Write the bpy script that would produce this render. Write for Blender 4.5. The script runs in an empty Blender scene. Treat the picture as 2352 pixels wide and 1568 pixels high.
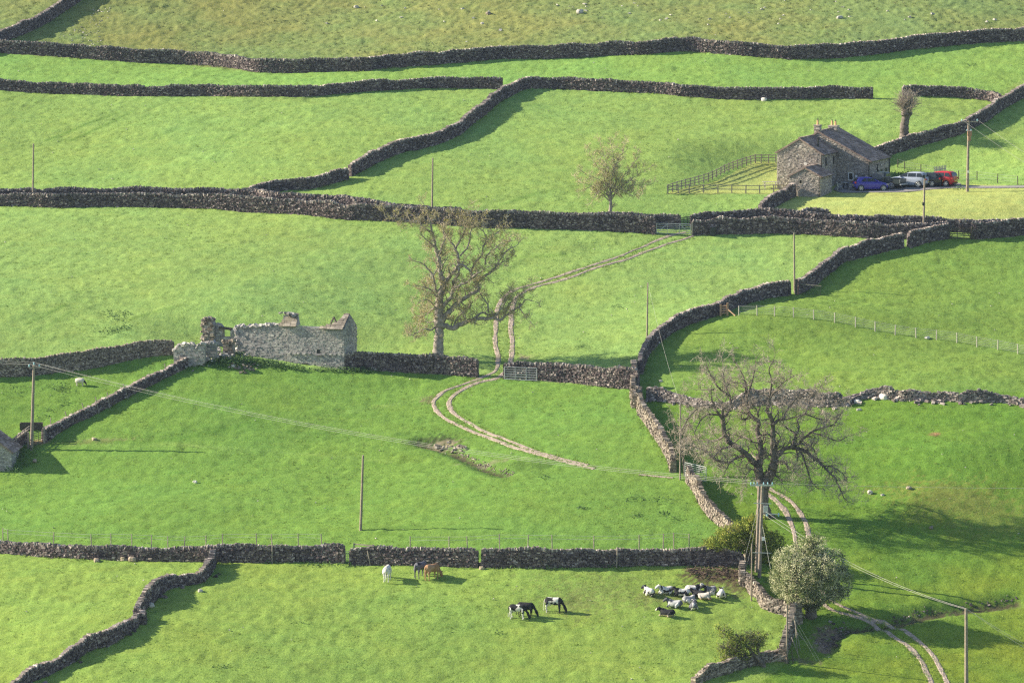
import bpy, math, random
import numpy as np
from mathutils import Vector
R = math.radians
SC = bpy.context.scene
COL = SC.collection
rng = np.random.default_rng(7)
random.seed(7)

# ------------------------------------------------------------------ camera model
FPX, CX, CY = 10465.0, 1176.0, 784.0          # focal length and centre, in a 2352 x 1568 picture
PITCH = R(6.0)
CAM = np.array([0.0, 0.0, 455.0 * math.sin(R(6.0))])
Y0 = 455.0 * math.cos(R(6.0))
FW = np.array([0, math.cos(PITCH), -math.sin(PITCH)])
UP = np.array([0, math.sin(PITCH), math.cos(PITCH)])
RT = np.array([1.0, 0, 0])
SUN_A, SUN_E = R(7.5), R(27.0)                # light travels to +x and a little towards the viewer

def ray(X, Y):
    return FW + RT * ((X - CX) / FPX) + UP * ((CY - Y) / FPX)

def sstep(a, b, x):
    t = np.clip((x - a) / (b - a), 0, 1)
    return t * t * (3 - 2 * t)

# ------------------------------------------------------------------ terrain
_w = np.random.default_rng(21)
WAVES = []
for lam, amp in ((95, .85), (70, .55), (52, .25), (40, .15), (31, .095), (24, .062), (17, .042), (12, .030), (8, .022), (5.5, .015)):
    for k in range(2):
        th = _w.uniform(0, math.pi); ph = _w.uniform(0, 6.28)
        WAVES.append((math.cos(th) * 6.283 / lam, math.sin(th) * 6.283 / lam, ph, amp * .62))
SLOPE = math.tan(R(13.0))

def H0(x, y):
    x = np.asarray(x, float); y = np.asarray(y, float)
    z = SLOPE * (y - Y0)
    lo = SLOPE * (300 - Y0)
    z = np.where(y < 330, lo + (z - lo) * 0 + SLOPE * 30 * np.exp((np.minimum(y, 330) - 330) / 60.0), z)
    hi = SLOPE * (680 - Y0)
    z = np.where(y > 680, hi + 60 * (1 - np.exp(-(np.maximum(y, 680) - 680) * SLOPE / 60)), z)
    u = 0
    for a, b, p, m in WAVES:
        u = u + m * np.sin(a * x + b * y + p)
    return z + u * sstep(300, 345, y)

FEAT = []           # functions adding local relief

def H(x, y):
    z = H0(x, y)
    for f in FEAT:
        z = f(np.asarray(x, float), np.asarray(y, float), z)
    return z

def at(X, Y, h=None):
    """plan point of the ground seen at picture position X, Y"""
    h = h or H
    d = ray(X, Y)
    lo, hi = 250.0, 900.0
    n = 140
    ts = np.linspace(lo, hi, n)
    P = CAM[None] + ts[:, None] * d[None]
    g = P[:, 2] - h(P[:, 0], P[:, 1])
    i = int(np.argmax(g < 0))
    if g[i] >= 0: i = n - 1
    a, b = ts[max(i - 1, 0)], ts[i]
    for _ in range(30):
        m = .5 * (a + b); p = CAM + m * d
        if p[2] - float(h(p[0], p[1])) > 0: a = m
        else: b = m
    p = CAM + .5 * (a + b) * d
    return np.array([p[0], p[1], float(h(p[0], p[1]))])

def at_y(X, Y, y):
    """point on the sight line X, Y at depth y"""
    d = ray(X, Y)
    return CAM + d * ((y - CAM[1]) / d[1])

def proj(x, y, z):
    dx, dy, dz = x - CAM[0], y - CAM[1], z - CAM[2]
    dep = dy * FW[1] + dz * FW[2]
    return CX + FPX * dx / dep, CY - FPX * (dy * UP[1] + dz * UP[2]) / dep

def ppm(P):
    return FPX / float(np.dot(np.asarray(P) - CAM, FW))    # picture units per metre there

def polydist(x, y, pts):
    best = np.full(np.shape(x), 1e9); 
    for (ax, ay), (bx, by) in zip(pts[:-1], pts[1:]):
        vx, vy = bx - ax, by - ay
        L = vx * vx + vy * vy + 1e-9
        t = np.clip(((x - ax) * vx + (y - ay) * vy) / L, 0, 1)
        best = np.minimum(best, np.hypot(x - ax - t * vx, y - ay - t * vy))
    return best

# terrace of the farmhouse: nearly level ground
HS0 = at(1884, 453)
def terrace(x, y, z):
    cx, cy = HS0[0] + 7.5, HS0[1] + 8.5
    r = (np.abs((x - cx) / 19.0) ** 3 + np.abs((y - cy) / 14.5) ** 3) ** (1 / 3.0)
    k = 1 - sstep(.55, 1.35, r)
    t = HS0[2] + math.tan(R(3.6)) * (y - HS0[1]) + 0.012 * (x - HS0[0])
    return z * (1 - k) + t * k
FEAT.append(terrace)
def gully(pts, depth, width):
    P = [at(a, b)[:2] for a, b in pts]
    xs = [p[0] for p in P]; ys = [p[1] for p in P]
    def f(x, y, z):
        x0, x1, y0, y1 = min(xs) - 4 * width, max(xs) + 4 * width, min(ys) - 4 * width, max(ys) + 4 * width
        m = (x > x0) & (x < x1) & (y > y0) & (y < y1)
        if not np.any(m): return z
        d = polydist(x, y, P)
        return z - depth * np.exp(-(d / width) ** 2)
    FEAT.append(f)
    return P
G_SPRING = gully([(975, 1014), (1010, 1022), (1040, 1033), (1080, 1050), (1115, 1068), (1160, 1084)], .55, 1.0)
G_BROOK = gully([(2330, 1378), (2270, 1385), (2210, 1392), (2150, 1400), (2100, 1412), (2050, 1426), (1990, 1432), (1935, 1440), (1908, 1458), (1898, 1482)], .6, 1.1)
def mound(X, Y, h, wx, wy):
    p = at(X, Y)
    FEAT.append(lambda x, y, z: z + h * np.exp(-((x - p[0]) / wx) ** 2 - ((y - p[1]) / wy) ** 2))
mound(1850, 745, 1.3, 16, 6)
mound(1690, 770, .7, 8, 5)
mound(2200, 1050, .9, 7, 5)
mound(2150, 1165, .7, 6, 4)
mound(1830, 118, .5, 9, 5)
mound(300, 1180, .6, 10, 5)

_ra, _rb = at(790, 850), at(545, 824)
def ruinbed(x, y, z):
    ux, uy = _rb[0] - _ra[0], _rb[1] - _ra[1]; L = math.hypot(ux, uy); ux /= L; uy /= L
    a = (x - _ra[0]) * ux + (y - _ra[1]) * uy; b = (x - _ra[0]) * -uy + (y - _ra[1]) * ux
    b = np.where(uy * 0 - ux > 0, b, b) * (1 if -ux > 0 and True else 1)
    b = -b if ux < 0 else b
    t = _ra[2] + (_rb[2] - _ra[2]) * a / L + .10 * b
    k = sstep(-9, -1, a) * (1 - sstep(L + 5, L + 13, a)) * sstep(-3.5, -.3, b) * (1 - sstep(4.5, 13, b))
    return z * (1 - k) + t * k
FEAT.append(ruinbed)

# ------------------------------------------------------------------ mesh helpers
class MB:
    def __init__(s): s.V = []; s.F = {}; s.M = {}; s.n = 0
    def add(s, V, F, mat=0):
        V = np.asarray(V, float).reshape(-1, 3)
        F = np.asarray(F, int)
        k = F.shape[1]
        s.V.append(V); s.F.setdefault(k, []).append(F + s.n)
        s.M.setdefault(k, []).append(np.full(len(F), mat, int))
        s.n += len(V)
    def ngon(s, V, mat=0):
        s.add(V, [list(range(len(V)))], mat)
    def box(s, c, half, ax=None, mat=0):
        ax = np.eye(3) if ax is None else np.asarray(ax, float)
        c = np.asarray(c, float)
        sg = np.array([[-1,-1,-1],[1,-1,-1],[1,1,-1],[-1,1,-1],[-1,-1,1],[1,-1,1],[1,1,1],[-1,1,1]], float)
        s.add(c + (sg * np.asarray(half)) @ ax, BOXF, mat)
    def beam(s, a, b, w, h=None, mat=0, upv=(0, 0, 1)):
        h = h or w
        a = np.asarray(a, float); b = np.asarray(b, float)
        t = b - a; L = np.linalg.norm(t); t = t / L
        u = np.asarray(upv, float); n = np.cross(t, u)
        if np.linalg.norm(n) < 1e-4: n = np.cross(t, (0, 1, 0))
        n /= np.linalg.norm(n); u = np.cross(n, t)
        s.box((a + b) / 2, (L / 2, w / 2, h / 2), np.array([t, n, u]), mat)
    def tubes(s, polys, sides=3, mat=0):
        g = {}
        for p, r in polys: g.setdefault(len(p), []).append((p, r))
        for k, lst in g.items():
            P = np.array([q[0] for q in lst], float); Rr = np.array([q[1] for q in lst], float)
            N = len(P)
            T = np.gradient(P, axis=1)
            T /= np.linalg.norm(T, axis=2, keepdims=True) + 1e-9
            mean = T.mean(axis=1, keepdims=True)
            ref = np.where(np.abs(mean[..., 2:3]) > .75, np.array([1.0, .2, 0]), np.array([0.1, 0, 1.0]))
            A = np.cross(T, np.broadcast_to(ref, T.shape)); A /= np.linalg.norm(A, axis=2, keepdims=True) + 1e-9
            B = np.cross(T, A)
            an = np.arange(sides) * 2 * math.pi / sides
            ring = P[:, :, None, :] + Rr[:, :, None, None] * (A[:, :, None, :] * np.cos(an)[None, None, :, None] + B[:, :, None, :] * np.sin(an)[None, None, :, None])
            V = ring.reshape(-1, 3)
            base = (np.arange(N) * k * sides)[:, None, None]
            i = np.arange(k - 1)[None, :, None] * sides
            j = np.arange(sides)[None, None, :]; j2 = (j + 1) % sides
            F = np.stack([base + i + j, base + i + j2, base + i + sides + j2, base + i + sides + j], -1).reshape(-1, 4)
            s.add(V, F, mat)
            if sides >= 4:
                cap0 = (np.arange(N) * k * sides)[:, None] + np.arange(sides)[::-1][None]
                cap1 = (np.arange(N) * k * sides + (k - 1) * sides)[:, None] + np.arange(sides)[None]
                off = s.n - len(V)
                for cp in (cap0, cap1):
                    s.F.setdefault(sides, []).append(cp + off); s.M.setdefault(sides, []).append(np.full(N, mat, int))
    def cyl(s, a, b, r0, r1=None, sides=10, mat=0):
        s.tubes([((np.asarray(a, float), np.asarray(b, float)), (r0, r1 if r1 is not None else r0))], sides, mat)
    def loft(s, rings, mat=0, cap=True):
        k = len(rings[0]); n = len(rings)
        V = np.concatenate([np.asarray(r, float) for r in rings])
        F = []
        for i in range(n - 1):
            for j in range(k):
                F.append((i * k + j, i * k + (j + 1) % k, (i + 1) * k + (j + 1) % k, (i + 1) * k + j))
        s.add(V, F, mat)
        if cap:
            o = s.n - len(V)
            for idx in (list(range(k))[::-1], list(range((n - 1) * k, n * k))):
                s.F.setdefault(k, []).append(np.array([idx]) + o); s.M.setdefault(k, []).append(np.array([mat]))
    def build(s, name, mats, parent=None, origin=(0, 0, 0), smooth=False):
        me = bpy.data.meshes.new(name)
        V = np.concatenate(s.V) - np.asarray(origin, float)
        ks = sorted(s.F)
        loops = []; starts = []; tot = []; mi = []; pos = 0
        for k in ks:
            F = np.concatenate(s.F[k]); loops.append(F.ravel())
            starts.append(pos + np.arange(len(F)) * k); tot.append(np.full(len(F), k)); pos += F.size
            mi.append(np.concatenate(s.M[k]))
        loops = np.concatenate(loops); starts = np.concatenate(starts); tot = np.concatenate(tot); mi = np.concatenate(mi)
        me.vertices.add(len(V)); me.vertices.foreach_set('co', V.astype(np.float32).ravel())
        me.loops.add(len(loops)); me.loops.foreach_set('vertex_index', loops.astype(np.int32))
        me.polygons.add(len(starts)); me.polygons.foreach_set('loop_start', starts.astype(np.int32))
        me.polygons.foreach_set('loop_total', tot.astype(np.int32))
        me.polygons.foreach_set('material_index', mi.astype(np.int32))
        me.polygons.foreach_set('use_smooth', np.full(len(starts), bool(smooth)))
        me.update(calc_edges=True); me.validate()
        if not isinstance(mats, (list, tuple)): mats = [mats]
        for m in mats: me.materials.append(m)
        o = bpy.data.objects.new(name, me); COL.objects.link(o)
        if parent is not None: o.parent = parent
        return o

BOXF = np.array([[0,3,2,1],[4,5,6,7],[0,1,5,4],[1,2,6,5],[2,3,7,6],[3,0,4,7]])

def tag(o, label=None, cat=None, group=None, kind=None):
    if label: o['label'] = label
    if cat: o['category'] = cat
    if group: o['group'] = group
    if kind: o['kind'] = kind
    return o

def thing(name, loc, label, cat, group=None):
    o = bpy.data.objects.new(name, None); COL.objects.link(o)
    o.location = Vector([float(v) for v in loc]); o.empty_display_size = .3
    return tag(o, label, cat, group)

# ------------------------------------------------------------------ materials
def newmat(name):
    m = bpy.data.materials.new(name); m.use_nodes = True
    nt = m.node_tree
    b = nt.nodes['Principled BSDF']
    b.inputs['Roughness'].default_value = .9
    b.inputs['Specular IOR Level'].default_value = .2
    return m, nt, b

def N(nt, t, **kw):
    n = nt.nodes.new(t)
    for k, v in kw.items():
        if k in n.inputs.keys(): n.inputs[k].default_value = v
        else: setattr(n, k, v)
    return n

def ramp(nt, src, stops):
    r = nt.nodes.new('ShaderNodeValToRGB')
    e = r.color_ramp.elements
    e[0].position, e[0].color = stops[0][0], (*stops[0][1], 1)
    e[1].position, e[1].color = stops[-1][0], (*stops[-1][1], 1)
    for p, c in stops[1:-1]:
        x = e.new(p); x.color = (*c, 1)
    nt.links.new(src, r.inputs[0])
    return r.outputs[0]

def noise(nt, scale, detail=3, coord='Object', vec=None, rough=.55):
    n = nt.nodes.new('ShaderNodeTexNoise'); n.inputs['Scale'].default_value = scale; n.inputs['Detail'].default_value = detail
    n.inputs['Roughness'].default_value = rough
    if vec is None:
        tc = nt.nodes.new('ShaderNodeTexCoord'); vec = tc.outputs[coord]
    nt.links.new(vec, n.inputs['Vector'])
    return n.outputs['Fac']

def mixc(nt, fac, a, b, mode='MIX'):
    m = nt.nodes.new('ShaderNodeMix'); m.data_type = 'RGBA'; m.blend_type = mode
    for s, v in ((m.inputs[0], fac), (m.inputs[6], a), (m.inputs[7], b)):
        if isinstance(v, (int, float)): s.default_value = v
        elif isinstance(v, tuple): s.default_value = (*v, 1)
        else: nt.links.new(v, s)
    return m.outputs[2]

def plain(name, c, rough=.7, metal=0, spec=.3, var=.18, scale=6):
    m, nt, b = newmat(name)
    f = noise(nt, scale, 3)
    lo = tuple(x * (1 - var) for x in c); hi = tuple(min(1, x * (1 + var)) for x in c)
    nt.links.new(ramp(nt, f, [(.3, lo), (.7, hi)]), b.inputs['Base Color'])
    b.inputs['Roughness'].default_value = rough; b.inputs['Metallic'].default_value = metal
    b.inputs['Specular IOR Level'].default_value = spec
    return m

def stonemat(name, stops, lichen=.3, moss=0.0):
    m, nt, b = newmat(name)
    g = nt.nodes.new('ShaderNodeNewGeometry')
    c = ramp(nt, g.outputs['Random Per Island'], stops)
    f = noise(nt, 5.0, 4)
    c = mixc(nt, .8, c, ramp(nt, f, [(.3, (.55, .55, .57)), (.7, (1.25, 1.22, 1.18))]), 'MULTIPLY')
    f2 = noise(nt, .35, 3)
    c = mixc(nt, .8, c, ramp(nt, f2, [(.35, (.72, .72, .76)), (.65, (1.15, 1.12, 1.05))]), 'MULTIPLY')
    if lichen:
        f3 = noise(nt, 2.3, 3)
        c = mixc(nt, ramp(nt, f3, [(.62, (0, 0, 0)), (.70, (lichen,) * 3)]), c, (.42, .40, .35))
    if moss:
        f4 = noise(nt, .8, 4)
        c = mixc(nt, ramp(nt, f4, [(.58, (0, 0, 0)), (.72, (moss,) * 3)]), c, (.13, .14, .05))
    nt.links.new(c, b.inputs['Base Color'])
    b.inputs['Roughness'].default_value = .95
    return m

M = {}
M['stone'] = stonemat('drystone', [(0, (.064, .05, .057)), (.35, (.118, .094, .102)), (.7, (.175, .143, .148)), (.93, (.275, .235, .232)), (1, (.46, .41, .40))], .3, .18)  # face stone toned down, part of its shade put into the colour
M['cope'] = stonemat('coping_stone', [(0, (.12, .104, .104)), (.4, (.22, .192, .188)), (.8, (.34, .302, .29)), (1, (.56, .51, .49))], .35, .12)  # paler than the face stone, sunlight on the coping put into the colour
M['warmstone'] = stonemat('warm_drystone', [(0, (.115, .098, .087)), (.4, (.225, .193, .167)), (.8, (.325, .283, .243)), (1, (.50, .45, .40))], .35, .15)  # paler drystone, lit tone put into the colour of sunlit walls; also rubble
M['core'] = plain('wall_core', (.045, .042, .04), .95)
M['housestone'] = stonemat('house_stone', [(0, (.25, .225, .208)), (.4, (.36, .325, .30)), (.75, (.44, .40, .365)), (.95, (.54, .49, .445)), (1, (.72, .69, .65))], .15, .05)
M['ruinstone'] = stonemat('ruin_stone', [(0, (.28, .27, .27)), (.4, (.38, .37, .37)), (.8, (.46, .45, .44)), (.95, (.52, .51, .49)), (1, (.62, .61, .58))], .4, 0)
M['mortar'] = plain('mortar', (.31, .285, .26), .95, var=.3)
M['ruinmortar'] = plain('pale_mortar', (.30, .295, .29), .95, var=.3, scale=1.5)
M['slate'] = stonemat('stone_slate', [(0, (.19, .145, .13)), (.5, (.285, .22, .195)), (.9, (.375, .295, .265)), (1, (.47, .385, .345))], .12, 0)
M['oldslate'] = stonemat('old_stone_slate', [(0, (.19, .168, .14)), (.5, (.28, .25, .21)), (1, (.40, .36, .31))], .3, .2)
M['dressed'] = plain('dressed_stone', (.42, .37, .30), .9)
M['wood'] = plain('weathered_wood', (.29, .25, .21), .85, var=.3, scale=9)
M['darkwood'] = plain('dark_wood', (.075, .065, .052), .85, var=.3)
M['redwood'] = plain('new_wood', (.42, .27, .17), .8, var=.2)
M['palewood'] = plain('pale_wood', (.42, .39, .34), .85, var=.2)
M['pole'] = plain('pole_wood', (.26, .215, .175), .85, var=.25, scale=3)
M['galv'] = plain('galvanised_steel', (.48, .50, .53), .45, .6, .5, .1)
M['iron'] = plain('dark_iron', (.05, .055, .06), .5, .5, .4)
M['wire'] = plain('wire_metal', (.55, .53, .50), .5, .2, .4, .05)
M['thinwire'] = plain('fence_wire', (.40, .41, .41), .6, .3, .4, .05)
M['porcelain'] = plain('insulator_glaze', (.28, .52, .62), .25, 0, .6, .1)
M['white'] = plain('white_paint', (.8, .8, .78), .5, 0, .4, .05)
M['terracotta'] = plain('chimney_pot', (.62, .38, .21), .8, var=.1)
M['black'] = plain('black_plastic', (.018, .019, .022), .45, 0, .4)
M['binplastic'] = plain('bin_plastic', (.03, .035, .045), .5, 0, .4)
M['rubber'] = plain('tyre_rubber', (.02, .02, .021), .9)
M['alloy'] = plain('alloy_wheel', (.55, .56, .58), .35, .7, .5, .05)
M['palebark'] = plain('pale_grey_bark', (.30, .26, .23), .95, var=.45, scale=3)
M['bark'] = plain('grey_bark', (.135, .115, .10), .95, var=.5, scale=3.5)
M['paletwig'] = plain('pale_twig_bark', (.50, .45, .29), .95, var=.25, scale=2)
M['twig'] = plain('twig_bark', (.38, .325, .275), .95, var=.3, scale=2)
M['mtwig'] = plain('olive_twig_bark', (.44, .385, .25), .95, var=.3, scale=2)
M['limestone'] = plain('limestone', (.42, .40, .36), .95, var=.35, scale=3)
M['track'] = None
def glassmat():
    m, nt, b = newmat('window_glass')
    b.inputs['Base Color'].default_value = (.02, .025, .03, 1); b.inputs['Roughness'].default_value = .08
    b.inputs['Specular IOR Level'].default_value = .6
    return m
M['glass'] = glassmat()
def paint(name, c, rough=.28):
    m, nt, b = newmat(name)
    b.inputs['Base Color'].default_value = (*c, 1); b.inputs['Roughness'].default_value = rough
    b.inputs['Specular IOR Level'].default_value = .5; b.inputs['Coat Weight'].default_value = .2; b.inputs['Coat Roughness'].default_value = .08
    return m
def leafmat(name, stops, trans=.25):
    m, nt, b = newmat(name)
    g = nt.nodes.new('ShaderNodeNewGeometry')
    c = ramp(nt, g.outputs['Random Per Island'], stops)
    f = noise(nt, .9, 2)
    c = mixc(nt, .7, c, ramp(nt, f, [(.3, (.7, .75, .7)), (.7, (1.2, 1.15, 1.1))]), 'MULTIPLY')
    nt.links.new(c, b.inputs['Base Color'])
    b.inputs['Roughness'].default_value = .7
    t = nt.nodes.new('ShaderNodeBsdfTranslucent'); nt.links.new(c, t.inputs['Color'])
    mx = nt.nodes.new('ShaderNodeMixShader'); mx.inputs[0].default_value = trans
    nt.links.new(b.outputs[0], mx.inputs[1]); nt.links.new(t.outputs[0], mx.inputs[2])
    nt.links.new(mx.outputs[0], nt.nodes['Material Output'].inputs['Surface'])
    return m
M['thornleaf'] = leafmat('hawthorn_leaf', [(0, (.13, .19, .035)), (.5, (.25, .31, .055)), (1, (.40, .43, .09))], .35)
M['darkleaf'] = leafmat('blossom_tree_leaf', [(0, (.10, .14, .06)), (.5, (.19, .235, .105)), (1, (.30, .335, .17))], .4)
M['blossom'] = leafmat('hawthorn_blossom', [(0, (.56, .56, .36)), (.6, (.74, .72, .50)), (1, (.86, .83, .64))], .4)
M['palebud'] = leafmat('pale_bud_leaf', [(0, (.30, .33, .11)), (.6, (.42, .44, .15)), (1, (.54, .56, .20))], .3)
M['budleaf'] = leafmat('bud_leaf', [(0, (.22, .20, .05)), (.6, (.33, .30, .07)), (1, (.46, .44, .09))])
M['weed'] = leafmat('weed_leaf', [(0, (.05, .11, .035)), (.6, (.09, .17, .06)), (1, (.13, .21, .08))])
M['grassblade'] = leafmat('grass_blade', [(0, (.15, .235, .045)), (.6, (.21, .30, .06)), (1, (.28, .36, .085))], .3)
M['rush'] = leafmat('moor_grass', [(0, (.12, .155, .055)), (.6, (.165, .19, .075)), (1, (.24, .25, .11))], .2)
M['deadbranch'] = plain('brushwood', (.12, .085, .065), .95, var=.5, scale=4)
# ------------------------------------------------------------------ curves
def crom(P, step=.25):
    P = np.asarray(P, float)
    if len(P) < 3:
        n = max(2, int(np.linalg.norm(P[-1] - P[0]) / step) + 1)
        return P[0] + np.linspace(0, 1, n)[:, None] * (P[-1] - P[0])
    Q = np.vstack([2 * P[0] - P[1], P, 2 * P[-1] - P[-2]])
    out = []
    for i in range(1, len(Q) - 2):
        p0, p1, p2, p3 = Q[i - 1], Q[i], Q[i + 1], Q[i + 2]
        n = max(2, int(np.linalg.norm(p2 - p1) / .1) + 1)
        t = np.linspace(0, 1, n, endpoint=False)[:, None]
        out.append(.5 * (2 * p1 + (p2 - p0) * t + (2 * p0 - 5 * p1 + 4 * p2 - p3) * t ** 2 + (3 * p1 - p0 - 3 * p2 + p3) * t ** 3))
    out.append(Q[-2][None])
    C = np.concatenate(out)
    s = np.concatenate([[0], np.cumsum(np.linalg.norm(np.diff(C, axis=0), axis=1))])
    n = max(2, int(s[-1] / step) + 1)
    u = np.linspace(0, s[-1], n)
    return np.stack([np.interp(u, s, C[:, k]) for k in range(C.shape[1])], 1)

def plan(D): return [at(a, b)[:2] for a, b in D]

# ------------------------------------------------------------------ tracks
RUTS = [
 [(1575, 533), (1544, 539), (1501, 555), (1467, 570), (1417, 590), (1351, 612), (1317, 622), (1284, 634), (1217, 654), (1184, 664), (1164, 675), (1151, 692), (1142, 712), (1140, 742), (1137, 775), (1141, 804), (1144, 827), (1137, 851), (1111, 864), (1067, 881), (1024, 896), (1001, 914), (996, 927), (1004, 944), (1024, 961), (1071, 984), (1117, 1002), (1184, 1027), (1251, 1046), (1304, 1061), (1364, 1076)],
 [(1592, 541), (1568, 550), (1534, 559), (1484, 577), (1434, 597), (1367, 615), (1301, 639), (1234, 657), (1197, 675), (1181, 695), (1175, 719), (1174, 752), (1176, 784), (1177, 804), (1174, 824), (1164, 847), (1144, 867), (1101, 877), (1057, 897), (1034, 917), (1031, 931), (1041, 947), (1067, 964), (1117, 991), (1184, 1017), (1234, 1036), (1284, 1051), (1350, 1067)],
 [(1467, 1089), (1500, 1092), (1546, 1096)],
 [(1740, 1115), (1768, 1137), (1788, 1154), (1805, 1176), (1818, 1203), (1825, 1229), (1830, 1260), (1838, 1300), (1858, 1345), (1901, 1393), (1951, 1411), (2008, 1433), (2051, 1459), (2088, 1483), (2115, 1516), (2135, 1556), (2150, 1600)],
 [(1745, 1108), (1775, 1126), (1808, 1144), (1835, 1171), (1851, 1203), (1858, 1230), (1863, 1270), (1870, 1315), (1885, 1352), (1907, 1376), (1951, 1398), (2001, 1419), (2045, 1436), (2095, 1459), (2131, 1489), (2155, 1526), (2171, 1556), (2190, 1600)],
]
RUTP = [crom(plan(r), .4) for r in RUTS]
RUTW = [.27, .27, .16, .26, .26]

# ------------------------------------------------------------------ field colours (one tint per meadow)
def ycurve(pts):
    xs = [p[0] for p in pts]; ys = [p[1] for p in pts]
    return lambda X: np.interp(X, xs, ys)
C_MOOR = ycurve([(0, 123), (200, 136), (400, 147), (583, 166), (700, 167), (844, 163), (951, 153), (1151, 137), (1334, 132), (1568, 118), (1701, 128), (1818, 137), (1935, 133), (2068, 118), (2235, 101), (2352, 95)])
C_BAND = ycurve([(0, 207), (167, 217), (467, 221), (700, 223), (1017, 203), (1144, 205), (1284, 205), (1517, 216), (1735, 229), (2001, 227), (2098, 220), (2268, 232), (2352, 180)])
C_LANE = ycurve([(0, 474), (467, 478), (667, 492), (784, 504), (984, 515), (1167, 524), (1451, 535), (1593, 540), (1935, 544), (2181, 547), (2352, 545)])
C_MID = ycurve([(0, 866), (397, 814), (545, 822), (702, 848), (894, 852), (1094, 866), (1157, 869), (1461, 894)])
C_LOW = ycurve([(0, 1271), (200, 1284), (473, 1288), (784, 1296), (1107, 1303), (1417, 1301), (1708, 1300)])
C_EAST = ([(540, 2352), (547, 2181), (570, 2085), (605, 1935), (672, 1851), (685, 1768), (725, 1651), (750, 1575), (780, 1525), (835, 1480), (897, 1468), (951, 1475), (1011, 1515), (1081, 1550), (1134, 1603), (1213, 1665), (1300, 1712), (1373, 1745), (1419, 1825), (1460, 1835), (1520, 1810), (1600, 1700)])
def xeast(Y): return np.interp(Y, [p[0] for p in C_EAST], [p[1] for p in C_EAST])

def inpoly(x, y, poly):
    r = np.zeros(np.shape(x), bool); n = len(poly)
    for i in range(n):
        x0, y0 = poly[i]; x1, y1 = poly[(i + 1) % n]
        c = ((y0 > y) != (y1 > y)) & (x < (x1 - x0) * (y - y0) / (y1 - y0 + 1e-12) + x0)
        r ^= c
    return r
LAWN = [(1540, 440), (1640, 418), (1735, 372), (1790, 372), (1950, 420), (2080, 418), (2210, 424), (2420, 428), (2420, 512), (2185, 505), (1900, 495), (1745, 490), (1768, 462), (1790, 446), (1532, 446)]

GX = np.concatenate([-np.geomspace(420, 76, 20)[:-1], np.linspace(-76, 76, 610), np.geomspace(76, 420, 20)[1:]])
GY = np.concatenate([np.linspace(-40, 340, 22)[:-1], np.arange(340, 640, .34), np.geomspace(640, 1000, 20)])

def blur(a, n, ax):
    k = np.ones(n) / n
    return np.apply_along_axis(lambda v: np.convolve(v, k, 'same'), ax, a)

DKL, PLL = (.62, .72, .6), (1.18, 1.1, 1.25)
LINES = [([(110, 322), (200, 285), (267, 260)], .3, DKL), ([(160, 324), (235, 290), (303, 256)], .3, DKL), ([(520, 322), (575, 295), (615, 270)], .28, DKL), ([(350, 318), (440, 285), (520, 258)], .3, (.8, .86, .8)),
 ([(60, 745), (110, 720), (150, 700)], .3, DKL), ([(80, 765), (120, 742), (165, 715)], .3, (.75, .82, .75)), ([(300, 733), (350, 718), (420, 700)], .3, (.75, .82, .7)),
 ([(110, 1018), (240, 1014), (370, 1012), (480, 993), (560, 975), (640, 955)], .4, (.72, .8, .65)), ([(150, 1022), (350, 1022), (550, 1030), (750, 1045), (900, 1060)], .35, PLL), ([(190, 1012), (380, 1016), (560, 1040)], .3, PLL),
 ([(785, 945), (850, 935), (960, 915), (992, 908)], .3, PLL), ([(800, 950), (900, 930), (985, 920)], .25, (1.15, 1.08, 1.2)),
 ([(1180, 460), (1250, 440), (1320, 430)], .4, (.85, .9, .85)), ([(1150, 470), (1230, 445)], .3, (.82, .88, .8)), ([(1700, 285), (1790, 270), (1860, 245)], .4, (.85, .9, .8)), ([(1720, 300), (1830, 275), (1900, 250)], .4, (.85, .9, .8)),
 ([(380, 100), (420, 72), (460, 20)], .35, (.7, .75, .7)), ([(290, 110), (350, 82), (415, 50)], .3, (.75, .8, .75)), ([(1850, 140), (1870, 100), (1890, 60)], .3, (.85, .9, .8)),
 ([(700, 500), (820, 512), (960, 530), (1100, 545)], .35, (.86, .9, .82)), ([(900, 580), (1100, 595), (1300, 585)], .4, (.84, .9, .8)), ([(620, 560), (850, 600), (1050, 650)], .5, (1.08, 1.05, 1.1)),
 ([(2010, 425 + 40), (2120, 470), (2300, 480)], .3, (1.06, 1.04, 1.0)), ([(1735, 360 + 425), (1800, 800)], .3, DKL), ([(2000, 890 + 140), (2150, 1025), (2340, 1010)], .35, (1.15, 1.08, 1.2)), ([(1990, 1290), (2040, 1250)], .3, DKL), ([(2000, 1220), (2150, 1195), (2340, 1180)], .5, (1.1, 1.05, .95)),
 ([(860, 1225), (1000, 1235), (1140, 1240)], .25, (.78, .84, .75)), ([(1480, 1275), (1600, 1262)], .35, PLL)]

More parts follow.
